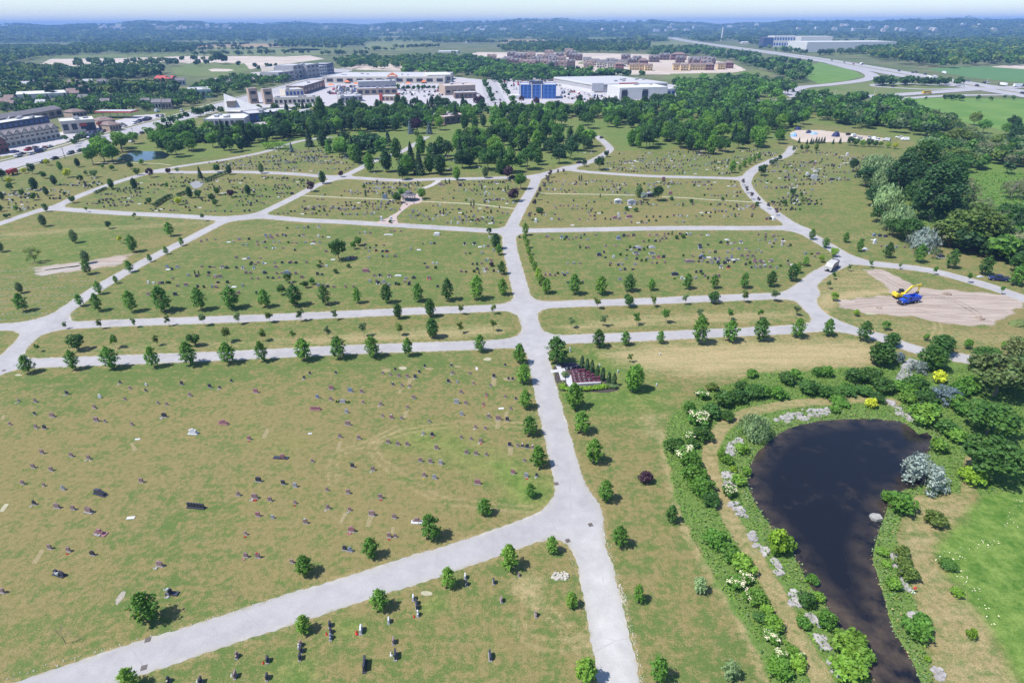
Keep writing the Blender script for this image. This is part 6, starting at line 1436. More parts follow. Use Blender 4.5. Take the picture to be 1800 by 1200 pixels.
def building(name, label, cat, left, right, depth, h, wall, roof, win=0, rows=1, kind='flat', group=None, winm=None, sign=None, units=0, doors=0, winh=None, faces='f'):
    """front wall runs from pixel LEFT to pixel RIGHT on the ground; depth goes away from the camera"""
    a, b = P(*left), P(*right); w_ = (b - a).length; rz = math.atan2(b.y - a.y, b.x - a.x)
    r = link(name, None, None, (a + b) / 2, rz); tag(r, label, cat, group)
    wm, rm_ = BW[wall], RF[roof]
    mb = MB()
    if kind == 'flat':
        mb.box((0, depth / 2, 0), (w_, depth, h)); mb.build('wall', wm, r)
        mb = MB(); mb.box((0, depth / 2, h + .02), (w_ - .6, depth - .6, .12)); rf = mb.build('roof', rm_, r)
        for c_, d_ in (((0, .15, h), (w_, .3, .55)), ((0, depth - .15, h), (w_, .3, .55)), ((-w_ / 2 + .15, depth / 2, h), (.3, depth - .6, .55)), ((w_ / 2 - .15, depth / 2, h), (.3, depth - .6, .55))): mb = MB(); mb.box(c_, d_); mb.build('parapet', wm, r)
        q = random.Random(int(w_ * 10))
        for i in range(units):
            mb = MB(); mb.box((q.uniform(-.42, .42) * w_, q.uniform(.2, .8) * depth, h + .14), (q.uniform(2, 4), q.uniform(2, 3.5), q.uniform(1, 1.8))); mb.build('roof_unit', BW['grey'], rf)
    elif kind == 'gable':
        mb.profile([(0, 0), (depth, 0), (depth, h * .72), (depth / 2, h * .98), (0, h * .72)], -w_ / 2, w_ / 2, 0, 'x'); mb.build('wall', wm, r)
        mb = MB(); mb.profile([(-.5, h * .70), (depth / 2, h), (depth + .5, h * .70), (depth + .5, h * .74), (depth / 2, h * 1.05), (-.5, h * .74)], -w_ / 2 - .4, w_ / 2 + .4, 0, 'x'); rf = mb.build('roof', rm_, r)
        if units:
            for i in range(units):
                x = -w_ / 2 + w_ * (i + .5) / units; mb = MB(); g_ = min(w_ / units * .42, 3.2)
                mb.profile([(x - g_, h * .55), (x + g_, h * .55), (x + g_, h * .74), (x, h * .96), (x - g_, h * .74)], -.35, depth * .4); mb.build('front_gable', wm, r)
                mb = MB(); mb.profile([(x - g_ - .3, h * .73), (x, h * .965), (x + g_ + .3, h * .73), (x + g_ + .3, h * .77), (x, h * 1.01), (x - g_ - .3, h * .77)], -.6, depth * .42); mb.build('gable_roof', rm_, r)
    elif kind == 'hip':
        mb.box((0, depth / 2, 0), (w_, depth, h * .72)); mb.build('wall', wm, r)
        mb = MB(); mb.prism([(-w_/2 - .5, -.5), (w_/2 + .5, -.5), (w_/2 + .5, depth + .5), (-w_/2 - .5, depth + .5)], h * .72, h, 0, None, .35); rf = mb.build('roof', rm_, r)
    k = 0
    if win:
        hh = h * (.72 if kind != 'flat' else 1.0) / rows
        for j in range(rows):
            for i in range(win):
                x = -w_ / 2 + w_ * (i + .5) / win; mb = MB(); ww = w_ / win * .62
                mb.box((x, -.06, hh * (j + .28)), (ww, .1, winh or hh * .5)); mb.build('window', winm or WIN, r); k += 1
        if 's' in faces:
            ns = max(1, int(win * depth / w_ * .8))
            for sd_ in (-1, 1):
                for j in range(rows):
                    for i in range(min(ns, 5)):
                        mb = MB(); mb.box((sd_ * (w_ / 2 + .05), depth * (i + .5) / min(ns, 5), hh * (j + .28)), (.1, depth / min(ns, 5) * .6, winh or hh * .5)); mb.build('window', winm or WIN, r)
    for i in range(doors):
        mb = MB(); mb.box((-w_ / 2 + w_ * (i + .5) / doors, -.08, 0), (2.2, .12, 2.6)); mb.build('door', DKM, r)
    return r, w_
asph = mat('parking_asphalt', (.36, .34, .355), .9, .1, .1); rdm = mat('road_asphalt', (.30, .29, .305), .9, .08, .12); conc2 = mat('pale_concrete', (.34, .32, .31), .9, .08, .2); white_line = mat('line_white', (.5, .5, .49), .8)
# car parks and commercial ground
sheet('parking_lot', [(440,190),(430,175),(480,160),(560,148),(575,128),(700,126),(845,140),(862,185),(760,188),(600,186)], asph, .06, 1)
sheet('parking_lot', [(868,182),(872,138),(1000,136),(1200,150),(1200,176),(1080,186),(1000,182),(900,184)], asph, .06, 1)
sheet('parking_lot', [(0,276),(0,262),(110,232),(180,218),(240,203),(292,200),(285,206),(225,222),(150,242),(60,266)], asph, .06, 1)
sheet('parking_lot', [(360,226),(370,212),(440,206),(560,196),(575,206),(520,216),(440,226)], asph, .06, .6)
sheet('parking_lot', [(540,222),(545,196),(600,192),(612,212)], asph, .065, .4)
sheet('parking_lot', [(465,140),(440,128),(560,118),(620,124),(575,140)], conc2, .06, 1)
sheet('parking_lot', [(385,148),(360,140),(470,128),(500,140)], conc2, .07, 1)
# trunk road with markings
TR = catmull(PX([(-90,326),(0,294),(117,265),(200,240),(267,220),(333,203),(393,184),(440,171),(500,154),(567,134),(600,124),(625,117)]), 8)
def roadway(name, pts, w_, z, dashes=(0,), edge=True, m=rdm):
    o = tag(link(name, ribbon_mesh(name, pts, w_, z, m)), kind='structure')
    for d in dashes: tag(link('lane_line', ribbon_mesh('lane_line', pts, .25, z + .012, white_line, d, (4, 8))), kind='structure')
    if edge:
        for d in (-w_ / 2 + .6, w_ / 2 - .6): tag(link('edge_line', ribbon_mesh('edge_line', pts, .22, z + .012, white_line, d)), kind='structure')
roadway('road', TR, 23, .10, (-5.5, 0, 5.5)); tag(link('pavement', ribbon_mesh('pavement', TR, 2.4, .12, conc2, 16)), kind='structure'); tag(link('pavement', ribbon_mesh('pavement', TR, 2.0, .12, conc2, -15.0)), kind='structure')
roadway('road', catmull(PX([(858,140),(861,150),(866,165),(872,178),(880,194),(884,200)]), 6), 24, .11, (-5, 0, 5))
HW = catmull(PX([(1120,47),(1140,57),(1165,63),(1200,71),(1275,82),(1350,92),(1430,103.5),(1528,120),(1606,134),(1683,146.5),(1722,153),(1800,165),(1900,180)]), 15)
roadway('motorway', HW, 58, .3, (-12, -8, 8, 12)); tag(link('central_reservation', ribbon_mesh('central_reservation', HW, 6, .33, mat('verge_grass', (.16, .17, .08), .95, .2, .1))), kind='structure')
roadway('slip_road', catmull(PX([(1440,106),(1489,119),(1522,127),(1533,136),(1508,143),(1450,150),(1415,153),(1396,158),(1392,164),(1405,172)]), 8), 20, .2)
roadway('road', catmull(PX([(1290,178),(1372,177.5),(1470,173),(1567,168),(1683,160),(1761,155),(1850,151)]), 8), 22, .45, (0,))
roadway('slip_road', catmull(PX([(1560,176),(1640,170),(1720,167.5),(1800,167.5),(1900,168)]), 8), 13, .2)
roadway('slip_road', catmull(PX([(1700,155),(1640,157.5),(1560,154),(1538,151.5),(1545,148),(1600,148),(1680,152)]), 8), 11, .2)

# fields, bare earth and meadows of the middle distance
def fm(n, a, b, s=.02): 
    t = NT(n); t.princ(t.mix(t.remap(t.noise(s, 5, .6), .35, .65), a, b), .95, .1); return t.m
F_lush = fm('meadow_bright', (.085, .165, .035), (.125, .20, .05), .03); F_crop = fm('crop_green', (.07, .15, .055), (.09, .17, .06), .05); F_pale = fm('field_pale', (.11, .145, .055), (.16, .17, .08), .012); F_straw = fm('field_straw', (.24, .185, .10), (.29, .22, .12), .02)
F_dirt = fm('bare_earth', (.36, .30, .25), (.46, .40, .345), .012); F_verge = fm('verge', (.095, .14, .04), (.14, .155, .065), .02); F_wood = fm('woodland_ground', (.035, .065, .025), (.06, .095, .035), .02); F_sub = fm('suburb_ground', (.065, .10, .032), (.14, .14, .075), .012)
sheet('woodland_ground', [(-900,58),(2700,50),(2700,190),(1560,186),(1420,170),(880,150),(560,142),(440,168),(300,196),(-900,330)], F_sub, .03, 0)
sheet('field', [(1556,176),(1640,172),(1900,176),(2000,260),(1800,238),(1690,214),(1600,196)], F_lush, .09, 1)
sheet('field', [(1628,122),(1680,117),(1900,120),(1900,152),(1800,146),(1700,136)], F_crop, .10, 1)
sheet('field', [(1400,175),(1400,160),(1460,152),(1540,142),(1600,146),(1680,155),(1560,167),(1470,172)], F_verge, .08, 1)
sheet('field', [(1440,148),(1400,128),(1440,110),(1500,124),(1518,134),(1490,142)], F_lush, .085, 1)
sheet('field', [(1300,150),(1330,136),(1400,140),(1395,152),(1340,158)], F_verge, .08, 1)
sheet('bare_earth', [(1740,118),(1780,114),(1900,116),(1900,122),(1800,122)], F_dirt, .13, 1)
sheet('bare_earth', [(60,118),(90,104),(200,103),(330,99),(545,98),(570,104),(480,116),(440,122),(380,118),(300,108),(200,116)], F_dirt, .10, 2)
sheet('bare_earth', [(818,97),(840,92),(1000,93),(1100,95),(1200,98),(1290,112),(1312,124),(1280,130),(1100,132),(1000,124),(900,118),(850,106)], F_dirt, .10, 2)
sheet('field', [(1160,138),(1180,130),(1290,128),(1330,122),(1360,130),(1300,140),(1220,146)], F_verge, .12, 1)
sheet('bare_earth', [(600,122),(620,114),(700,112),(770,118),(790,127),(690,125)], F_dirt, .11, 2)
sheet('field', [(300,120),(340,110),(430,112),(440,124),(380,136),(310,132)], F_verge, .12, 1)
sheet('bare_earth', [(366,123),(375,121),(405,122),(412,124),(400,126),(372,126)], F_dirt, .16, .5)
sheet('field', [(80,152),(130,144),(260,140),(330,146),(300,156),(150,162)], F_verge, .11, 1)
sheet('path', [(160,158),(200,154),(270,148),(272,149.2),(202,156),(162,160)], F_dirt, .15, 0)
for px, m in [([(0,104),(60,98),(330,92),(330,99),(120,103)], F_verge), ([(330,98),(345,84),(560,86),(580,96),(500,100)], F_pale), ([(640,80),(660,69),(760,68),(770,84),(700,90),(640,88)], F_pale), ([(320,84),(360,77),(480,77),(500,83),(420,84)], F_straw), ([(120,74),(140,68),(420,70),(420,76),(200,76)], F_pale),
              ([(690,60),(720,54),(760,54),(760,60)], F_pale), ([(1100,74),(1130,70),(1230,72),(1260,80),(1140,80)], F_pale), ([(1420,96),(1500,90),(1540,96),(1500,100)], F_verge), ([(1560,70),(1640,62),(1800,62),(1900,68),(1700,72)], F_pale), ([(1330,66),(1360,62),(1460,62),(1450,66)], F_pale), ([(850,60),(900,57),(1000,58),(960,61)], F_pale), ([(500,90),(520,84),(600,82),(620,88)], F_verge), ([(880,76),(890,70),(960,70),(950,76)], F_straw), ([(1020,68),(1060,63),(1110,64),(1090,69)], F_pale), ([(1480,76),(1560,72),(1620,76),(1560,80)], F_pale)]:
    sheet('field', px, m, .16, 6)
# home-improvement store, retail blocks
r, w_ = building('superstore', 'very long grey-roofed store with an orange gable sign above its entrance', 'store', (572,147), (782,147), 95, 8.5, 'cream', 'grey', 12, 1, winh=4.2, units=6)
mb = MB(); mb.profile([(-7, 9), (7, 9), (7, 11), (0, 14.5), (-7, 11)], -1.2, 1.5); mb.build('entrance_gable', mat('sign_orange', (.70, .20, .05), .7, .1), r, (12, 0, 0))
mb = MB(); mb.box((12, -1.35, 9.6), (10, .2, 1.6)); mb.build('sign', mat('sign_white', (.7, .66, .62)), r)
building('garden_centre', 'white-roofed garden centre at the right end of the long store', 'store', (752,146), (794,145), 60, 10, 'cream', 'white', 4, 1, winh=5)
building('retail_block', 'two-tier grey shop block with a blue window band in the middle of the car park', 'shop', (628,168), (699,166), 16, 7, 'tan', 'grey', 6, 1, units=2); building('retail_block', 'long grey shop with bright blue windows behind the two-tier block', 'shop', (631,160), (697,158), 24, 10.5, 'grey', 'pale', 6, 1, winm=WINB, winh=2.2, units=3)
building('retail_block', 'tan-roofed shop block left of the wide street', 'shop', (783,168), (836,166), 34, 10, 'tan', 'tan', 5, 1, winh=2.5, units=2); building('retail_block', 'lower front wing of the tan shop block by the wide street', 'shop', (800,174), (838,173), 18, 6, 'brown', 'pale', 5, 1, units=1)
r, w_ = building('restaurant', 'small restaurant with a white roof and red corner towers', 'restaurant', (670,178), (700,178), 14, 5, 'tan', 'white', 4, 1)
for x in (-w_ / 2, w_ / 2): mb = MB(); mb.box((x, 1, 0), (3, 3, 8)); mb.build('tower', BW['red'], r)
building('retail_block', 'low flat grey shop beside the two-tier block', 'shop', (599,180), (638,178), 22, 5.5, 'grey', 'pale', 5, 1, units=2)
for l_, r_, lb in [((441,183),(456,182),'square arched tower at the left end of the shop row'),((467,184),(482,183),'square arched tower at the start of the long shop row')]:
    rr_, w_ = building('clock_tower', lb, 'tower', l_, r_, 10, 15, 'tan', 'pale', 1, 2, winh=3)
building('shop_row', 'long low shop row with white arched fronts facing the trees', 'shop', (483,185), (562,183), 14, 7, 'cream', 'pale', 10, 1, winh=3, units=4)
building('shop_row', 'grey flat-roofed shops behind the arched shop row', 'shop', (503,172), (535,170), 26, 8, 'cream', 'pale', 5, 1, winm=WINB, units=2)
building('shop_row', 'dark brown shop wing running back beside the car park', 'shop', (536,166), (572,154), 22, 9, 'brown', 'grey', 7, 1, units=2)
for l_, r_, d_, h_, wl_, lb in [((492,145),(519,141),30,13,'grey','low dark glass office block on the left of the office row'),((519,141),(540,137),30,20,'grey','tall dark glass office block in the office row'),((485,139),(518,136),30,16,'cream','cream office block behind the dark glass ones'),((542,138),(563,134),30,19,'grey','grey office block with a blind end wall'),((563,133),(576,131),24,14,'white','small white office block with two rows of windows'),((576,131),(588,128),24,16,'navy','dark end block of the office row')]:
    building('office_block', lb, 'office', l_, r_, d_, h_, wl_, 'pale', 3, 3, winm=WINB if wl_ == 'navy' else WIN, units=1)
# church hall with a slanting white roof; flat school wings
a, b = P(399, 203), P(452, 202); r = link('church_hall', None, None, (a + b) / 2, math.atan2(b.y - a.y, b.x - a.x)); w_ = (b - a).length; tag(r, 'church hall under a steep white slanting roof', 'church')
mb = MB(); mb.prism([(-w_/2 + 1, 1), (w_/2, 1), (w_/2, 21), (-w_/2 + 1, 21)], 0, 3.5); mb.prism([(-w_/2 + 1, 3), (-w_/2 + 8, 6), (-w_/2 + 8, 14), (-w_/2 + 1, 14)], 3.5, 12); mb.build('wall', BW['tan'], r)
mb = MB(); mb.add([(-w_/2 - 1, -1, 3.6), (w_/2 + 1, -1, 2.8), (w_/2 + 1, 12, 4), (-w_/2 - 3, 13, 18), (-w_/2 - 1, 23, 3.6), (w_/2 + 1, 23, 2.8)], [[0, 1, 2, 3], [3, 2, 5, 4]]); mb.build('roof', BW['white'], r)
r.children[-1].modifiers.new('thickness', 'SOLIDIFY').thickness = .5
building('school', 'large pale flat-roofed school wing beside the trunk road', 'school', (360,224), (432,222), 34, 6, 'grey', 'white', 8, 1, units=6); building('school', 'blue-banded flat school wing stretching right from the church hall', 'school', (440,216), (520,209), 26, 7, 'navy', 'pale', 9, 1, winm=WINB, units=6)
building('cottage', 'small white chapel-like house with a blue arch', 'house', (536,214), (553,212), 14, 9, 'white', 'pale', 1, 1, 'gable', winm=WINB)
building('park_office', 'flat brown cemetery office among the park trees', 'office', (782,220), (822,214), 20, 6, 'brown', 'tan', 4, 1, units=5)
building('pool_hall', 'pale green-blue hall half hidden by trees beyond the trunk road', 'hall', (336,174), (374,172), 40, 9, 'green', 'pale', 4, 1)
building('barn', 'long red-walled shed across the playing field', 'shed', (274,149), (304,149), 16, 11, 'red', 'red', 0, 1, 'gable'); building('barn', 'dark end wing of the red shed', 'shed', (304,149), (314,148), 16, 11, 'brown', 'dark', 1, 1, 'gable')
building('long_shed', 'long low white shed among trees at the far left', 'shed', (32,176), (128,172), 14, 8, 'white', 'white', 0, 1, 'gable'); building('house', 'grey-roofed house beyond the long white shed', 'house', (44,155), (64,154), 18, 9, 'cream', 'dark', 2, 1, 'gable')
# left edge: town houses, offices, filling station
r, w_ = building('terrace_houses', 'front terrace of grey-gabled town houses beside the trunk road', 'town houses', (2,262), (108,243), 11, 10.5, 'cream', 'dark', 12, 2, 'gable', units=8)
building('terrace_houses', 'long grey-roofed terrace at the far left behind the office', 'town houses', (-60,236), (112,204), 12, 9, 'tan', 'dark', 12, 1, 'gable', units=0); building('terrace_houses', 'pale-roofed hall at the left edge', 'hall', (-40,226), (20,222), 22, 8, 'cream', 'grey', 4, 1, 'gable')
building('brick_block', 'dark red brick block cut by the left edge', 'town houses', (-20,274), (18,268), 14, 11, 'brick', 'dark', 5, 2, 'gable', units=2)
building('office_block', 'long dark glass office with a white roof at the left', 'office', (0,242), (92,226), 16, 9.5, 'navy', 'white', 10, 2, winm=WINB, units=4)
r, w_ = building('shop', 'cream corner shop with red signs and a glass end', 'shop', (112,236), (172,231), 22, 9, 'cream', 'white', 4, 1, units=3)
mb = MB(); mb.box((3, -.15, 5), (5, .2, 1.6)); mb.box((14, -.15, 5), (4, .2, 1.6)); mb.build('sign', BW['red'], r); mb = MB(); mb.box((w_/2 - 4, -.12, 1), (7, .16, 6)); mb.build('glazing', WIN, r)
p = P(208, 207); r = link('filling_station', None, None, p, -.05); tag(r, 'filling station with a long red canopy beside the trunk road', 'filling station')
wc = wid(208, 207, 64); mb = MB(); mb.box((0, 0, 5), (wc, 12, 1.2)); mb.build('canopy', BW['red'], r); mb = MB(); mb.box((0, 0, 6.22), (wc - 1, 11, .1)); mb.build('canopy_roof', RF['pale'], r)
for i in range(5): mb = MB(); mb.cyl((-wc * .4 + i * wc * .2, 0, 0), (-wc * .4 + i * wc * .2, 0, 5), .3, .3, 6); mb.build('column', BW['white'], r)
for u, v, w2, lb in [(190,222,30,'brown-roofed shop right of the cream corner shop'),(142,206,24,'low brown-roofed house behind the cream corner shop'),(205,230,20,'glass-fronted small shop beside the trunk road')]:
    building('shop', lb, 'shop', (u - w2 / 2, v + 2), (u + w2 / 2, v - 1), 14, 7, 'tan', 'brown', 4, 1, 'hip')
# blue glass office
r, w_ = building('glass_office', 'four-storey blue glass office beside the wide street', 'office', (913,174), (977,174), 26, 14.5, 'blue', 'pale', 9, 4, winm=WINB, winh=2.7, faces='fs', units=2)
for x in (-w_/2 + 1, -w_ * .16, w_ * .1): mb = MB(); mb.box((x, -.25, 0), (1.1, .5, 15.6)); mb.build('pier', BW['white'], r)
mb = MB(); mb.box((-w_/2 - 6, 2, 0), (14, 10, 4)); mb.build('annex', BW['white'], r); mb = MB(); mb.box((-2, 13, 14.7), (16, 10, 3.0)); mb.build('penthouse', BW['navy'], r)
# warehouse club, front white hall
A0, C0, B0 = P(1044, 163), P(1172, 160), P(973, 149); D0 = B0 + C0 - A0
r = link('warehouse_store', None, None, A0); tag(r, 'huge pale grey flat-roofed warehouse store right of the glass office', 'store')
fp = [(q.x - A0.x, q.y - A0.y) for q in (A0, C0, D0, B0)]
mb = MB(); mb.prism(fp, 0, 9.5); mb.build('wall', BW['white'], r); mb = MB(); mb.prism(fp, 9.52, 10.0, 0, None, .985); rf = mb.build('roof', RF['pale'], r)
mb = MB(); mb.prism(fp, 6.6, 8.2, 0, None, 1.0); mb.v = [(x * 1.0 + (.12 if False else 0), y, z) for x, y, z in mb.v]; mb.prism([(x * 1.001 + sgn, y * 1.001 - .1) for (x, y), sgn in zip(fp, (0, .1, 0, -.1))], 3.4, 6.6); mb.build('wall_band', BW['grey'], r)
e = (C0 - A0).normalized(); ang2 = math.atan2(e.y, e.x)
mb = MB(); mb.box((e.x * 44, e.y * 44 - 1.2, 1.5), (24, 2.2, 9), ang2); mb.build('entrance', BW['red'], r)
mb = MB(); mb.box((e.x * 44, e.y * 44 - 2.45, 5.2), (20, .3, 3.6), ang2); mb.build('sign', mat('sign_pink', (.62, .36, .32)), r)
mb = MB(); mb.box((4, -1.2, 2), (15, 1.5, 9), ang2); mb.build('corner_panel', BW['white'], r)
for i in range(7): mb = MB(); q = A0.lerp(C0, random.uniform(.1, .9)).lerp(D0, random.uniform(.2, .5)) - A0; mb.box((q.x, q.y, 10), (4, 3, 1.6), ang2); mb.build('roof_unit', BW['grey'], rf)
r, w_ = building('white_hall', 'white flat-roofed hall in front of the warehouse store', 'store', (1088,176), (1172,174), 44, 12, 'white', 'white', 0, 1, units=3)
for x in (-w_/2 + 6, -w_/2 + 30): mb = MB(); mb.box((x, -.1, 0), (7, .2, 9)); mb.build('entrance_frame', WIN, r); mb = MB(); mb.box((x, -.25, 9.2), (6, .2, 1.2)); mb.build('sign', DKM, r)
building('white_hall', 'small white annexe at the right end of the white hall', 'store', (1164,174), (1186,172), 30, 9.5, 'white', 'white', 3, 1, winm=WINB)
# orange tents and clutter in the car parks
for i, (u, v) in enumerate([(611,147),(627,151),(718,150),(745,147),(582,153)]):
    p = P(u, v); r = link('sales_tent', None, None, p); tag(r, f'orange sales tent before the long store, {ORD[i]} counted as the eye wanders', 'tent', 'orange sales tents')
    r['label'] = ['orange sales tent left of the shop block roof', 'orange sales tent touching the left end of the shop block', 'orange sales tent right of the shop block', 'orange sales tent before the garden centre', 'orange stand at the left edge of the car park'][i]
    mb = MB(); mb.prism([(-4, -3), (4, -3), (4, 3), (-4, 3)], 2.4, 4.4, 0, None, .1); mb.build('canopy', mat('tent_orange', (.68, .17, .05), .7, .1), r)
    for x, y in ((-3.8, -2.8), (3.8, -2.8), (3.8, 2.8), (-3.8, 2.8)): mb = MB(); mb.cyl((x, y, 0), (x, y, 2.5), .08, .08, 5); mb.build('pole', DKM, r)
# parked cars
rc = random.Random(77); CC = ['white', 'white', 'silver', 'silver', 'grey', 'black', 'black', 'blue', 'red', 'navy', 'beige']
def lot(px, n, where, grp, rowgap=7.5, hd=None):
    wp = [(p.x, p.y) for p in PX(px)]; xs = [p[0] for p in wp]; ys = [p[1] for p in wp]; k = 0; cand = []
    y = min(ys)
    while y < max(ys):
        x = min(xs)
        while x < max(xs):
            if poly_sd(np.array([[x, y]]), wp)[0] < -1: cand.append((x, y))
            x += 3.3
        y += rowgap
    rc.shuffle(cand)
    for x, y in cand[:n]:
        c_ = rc.choice(CC); b_ = rc.choice(['sedan', 'sedan', 'suv', 'suv', 'van'])
        car(0, 0, math.pi / 2 + rc.choice([0, math.pi]) + rc.uniform(-.05, .05), c_, f'{c_} {dict(sedan="saloon car", suv="estate car", van="van")[b_]} parked {where}', b_, grp, .06, 'car' if b_ != 'van' else 'van', 1.2, (x + rc.uniform(-.2, .2), y))
lot([(572,166),(596,152),(626,152),(626,164),(600,168)], 62, 'in the car park left of the two-tier shop block', 'cars of the left car park'); lot([(702,168),(705,152),(778,152),(782,168),(760,174)], 46, 'in the car park before the garden centre', 'cars of the middle car park')
lot([(880,166),(884,142),(970,140),(1000,146),(985,152),(910,160),(905,172)], 78, 'round the blue glass office', 'cars round the glass office'); lot([(982,170),(985,156),(1040,168),(1075,172),(1010,180)], 40, 'before the warehouse store', 'cars before the warehouse store')
lot([(118,246),(180,238),(200,232),(160,244)], 8, 'beside the cream corner shop', 'cars by the corner shop'); lot([(5,280),(20,268),(85,256),(95,262),(30,280)], 9, 'before the town houses', 'cars before the town houses'); lot([(376,228),(470,224),(470,227),(380,231)], 8, 'behind the trees at the school', 'cars at the school')
lot([(125,240),(180,226),(250,210),(290,203),(285,207),(225,223),(150,241)], 26, 'in the forecourts beside the trunk road', 'cars in the forecourts')
# traffic
def along(line, d):
    acc = 0
    for a, b in zip(line[:-1], line[1:]):
        l = (b - a).length
        if acc + l > d: q = a.lerp(b, (d - acc) / l); t = (b - a).normalized(); return q, math.atan2(t.y, t.x)
        acc += l
    return line[-1], 0
def nearest(line, u, v):
    p = P(u, v); best = min(range(len(line)), key=lambda i: (line[i] - p.xy).length); t = (line[min(best + 1, len(line) - 1)] - line[max(best - 1, 0)]).normalized(); return math.atan2(t.y, t.x)
for u, v, c_, b_, lb in [(78,286,'black','sedan','black car on the trunk road, nearest the red van'),(97,280,'black','sedan','small black car on the trunk road left of the utility pole'),(125,271,'grey','suv','dark grey car on the trunk road right of the utility pole'),(142,266,'black','sedan','black car on the trunk road behind the dark grey one'),(160,259,'blue','suv','blue car on the trunk road beside the light willows'),(170,252,'black','sedan','black car on the trunk road past the blue one'),(228,241,'black','suv','black car on the trunk road before the bare tree'),(238,238,'grey','suv','grey car on the trunk road behind the black one'),(250,235,'black','sedan','small dark car on the far trunk road'),(232,250,'white','sedan','white car on the verge behind the small roadside pond'),(320,196,'white','suv','white car on the trunk road near the filling station'),(276,197,'white','van','white van by the filling station'),(256,213,'navy','van','dark blue van beside the filling station'),(88,259,'white','sedan','white car at the end of the front terrace')]:
    car(u, v, nearest(TR, u, v) + (math.pi if v > 260 else 0), c_, lb, b_, 'traffic on the trunk road', .12, sc=1.15)
for i, (u, v, c_, b_) in enumerate([(862,160,'white','suv'),(866,168,'silver','sedan'),(873,163,'black','sedan'),(869,176,'white','van'),(879,177,'grey','sedan'),(857,172,'white','sedan')]):
    car(u, v, math.pi / 2 + .3, c_, f'{c_} {dict(suv="estate car", sedan="saloon car", van="van")[b_]} on the wide street beside the glass office', b_, 'traffic on the wide street', .13, sc=1.15)
for u, v, c_, lb in [(1462,107,'black','black car far along the motorway'),(1484,111,'grey','grey car far along the motorway'),(1500,114,'red','dark red car on the motorway near the white lorry'),(1580,126,'black','black car in the middle of the motorway'),(1604,129,'black','black car on the motorway, left of a close pair'),(1610,128.5,'black','black car on the motorway, right of a close pair'),(1626,132,'black','single black car on the far carriageway'),(1643,135,'white','white car on the far carriageway'),(1690,141,'black','black car past the white camper'),(1701,144,'grey','grey car past the white camper'),(1730,147,'black','black car close to the road bridge'),(1736,147,'silver','silver car close to the road bridge'),(1569,153.5,'black','black car on the loop slip road'),(1592,148,'navy','dark blue car at the back of the loop slip road'),(1797,166,'black','black car at the right edge on the slip road'),(1394,161,'grey','grey car on the bend of the slip road'),(1693,153.5,'white','white car on the near carriageway'),(1717,152.5,'black','black car on the near carriageway')]:
    car(u, v, nearest(HW, u, v), c_, lb, 'suv', 'traffic on the motorway', .35, sc=1.35)
def lorry(u, v, hd, col, label, L=13, cat='lorry', h=3.9, name='lorry'):
    r = link(name, None, None, P(u, v, .4), hd); tag(r, label, cat, 'lorries and buses'); m = PAINT[col]
    if cat == 'bus':
        mb = MB(); mb.profile([(-L/2, .5), (L/2, .5), (L/2, 1.5), (L/2 - 1.3, 1.6), (L/2 - 1.5, 3), (-L/2, 3)], -1.2, 1.2); mb.build('body', m, r, bevel=.05)
        for y in (-1.21, 1.21): mb = MB(); mb.box((-.8, y, 1.9), (L - 3, .04, .7)); mb.build('window', GLS, r)
    else:
        mb = MB(); mb.box((-1.5, 0, 1.1), (L - 3, 2.5, h - 1.1)); mb.build('load_box', m, r); mb = MB(); mb.profile([(L/2 - 2.8, .6), (L/2, .6), (L/2, 1.9), (L/2 - .6, 2.9), (L/2 - 2.8, 3.0)], -1.2, 1.2); mb.build('cab', PAINT['black'] if L > 10 else m, r, bevel=.05)
    for x in (-L * .35, -L * .22, L * .36):
        for y in (-1.05, 1.05): wheel(r, x, y, .5, .3, False)
lorry(1762,151,nearest(HW,1762,151)+3.14,'white','long white lorry crossing by the road bridge',16); lorry(1790,153,.1,'white','white lorry cut by the right edge on the bridge road',14); lorry(1514,114,nearest(HW,1514,114),'white','white lorry far along the motorway',12); lorry(1633,138,nearest(HW,1633,138),'white','white box van in the middle of the motorway',9); lorry(1659,130,nearest(HW,1659,130),'white','white camper on the far carriageway',10)
lorry(1547,170.5,.1,'yellow','yellow school bus on the bridge road, left one',11,'bus',name='school_bus'); lorry(1629,165,.1,'yellow','yellow school bus on the bridge road, right one',11,'bus',name='school_bus'); lorry(1441,172.5,.1,'white','white van behind the dark trees on the bridge road',8)
lorry(23,306,nearest(TR,23,306),'red','dark red box van at the lower left end of the trunk road',7,'van',3,'delivery_van')
# utility poles, lamp posts
def pole(u, v, hp, label, arm=True, m=None):
    h = hgt(u, v, hp); r = link('utility_pole' if arm else 'lamp_post', None, None, P(u, v)); tag(r, label, 'utility pole' if arm else 'lamp post', 'poles and lamp posts')
    mb = MB(); mb.cyl((0, 0, 0), (0, 0, h), .16 + h * .006, .1, 7); mb.build('shaft', m or (mat('pole_wood', (.12, .09, .075)) if arm else mat('galvanised', (.5, .5, .5), .5)), r)
    mb = MB(); mb.box((0, 0, h - .9), (2.2, .14, .14)) if arm else mb.box((.7, 0, h - .1), (1.6, .2, .16)); mb.build('cross_arm' if arm else 'lamp', mat('pole_wood', (.12, .09, .075)) if arm else mat('galvanised', (.5, .5, .5), .5), r)
pole(115, 279, 21, 'dark wooden utility pole on the near verge of the trunk road'); pole(199, 246, 13, 'second wooden utility pole along the trunk road'); pole(234, 235, 11, 'third wooden utility pole along the trunk road')
for u, v, hp, lb in [(1466,172,14,'pale lamp post on the bridge road, left one'),(1536,168,13,'pale lamp post on the bridge road, right one'),(1324,180,22,'tall lamp post among the trees by the bridge road'),(1264,178,22,'tall pale mast among the trees behind the park'),(1733,150,12,'lamp post beside the motorway bridge')]: pole(u, v, hp, lb, False)
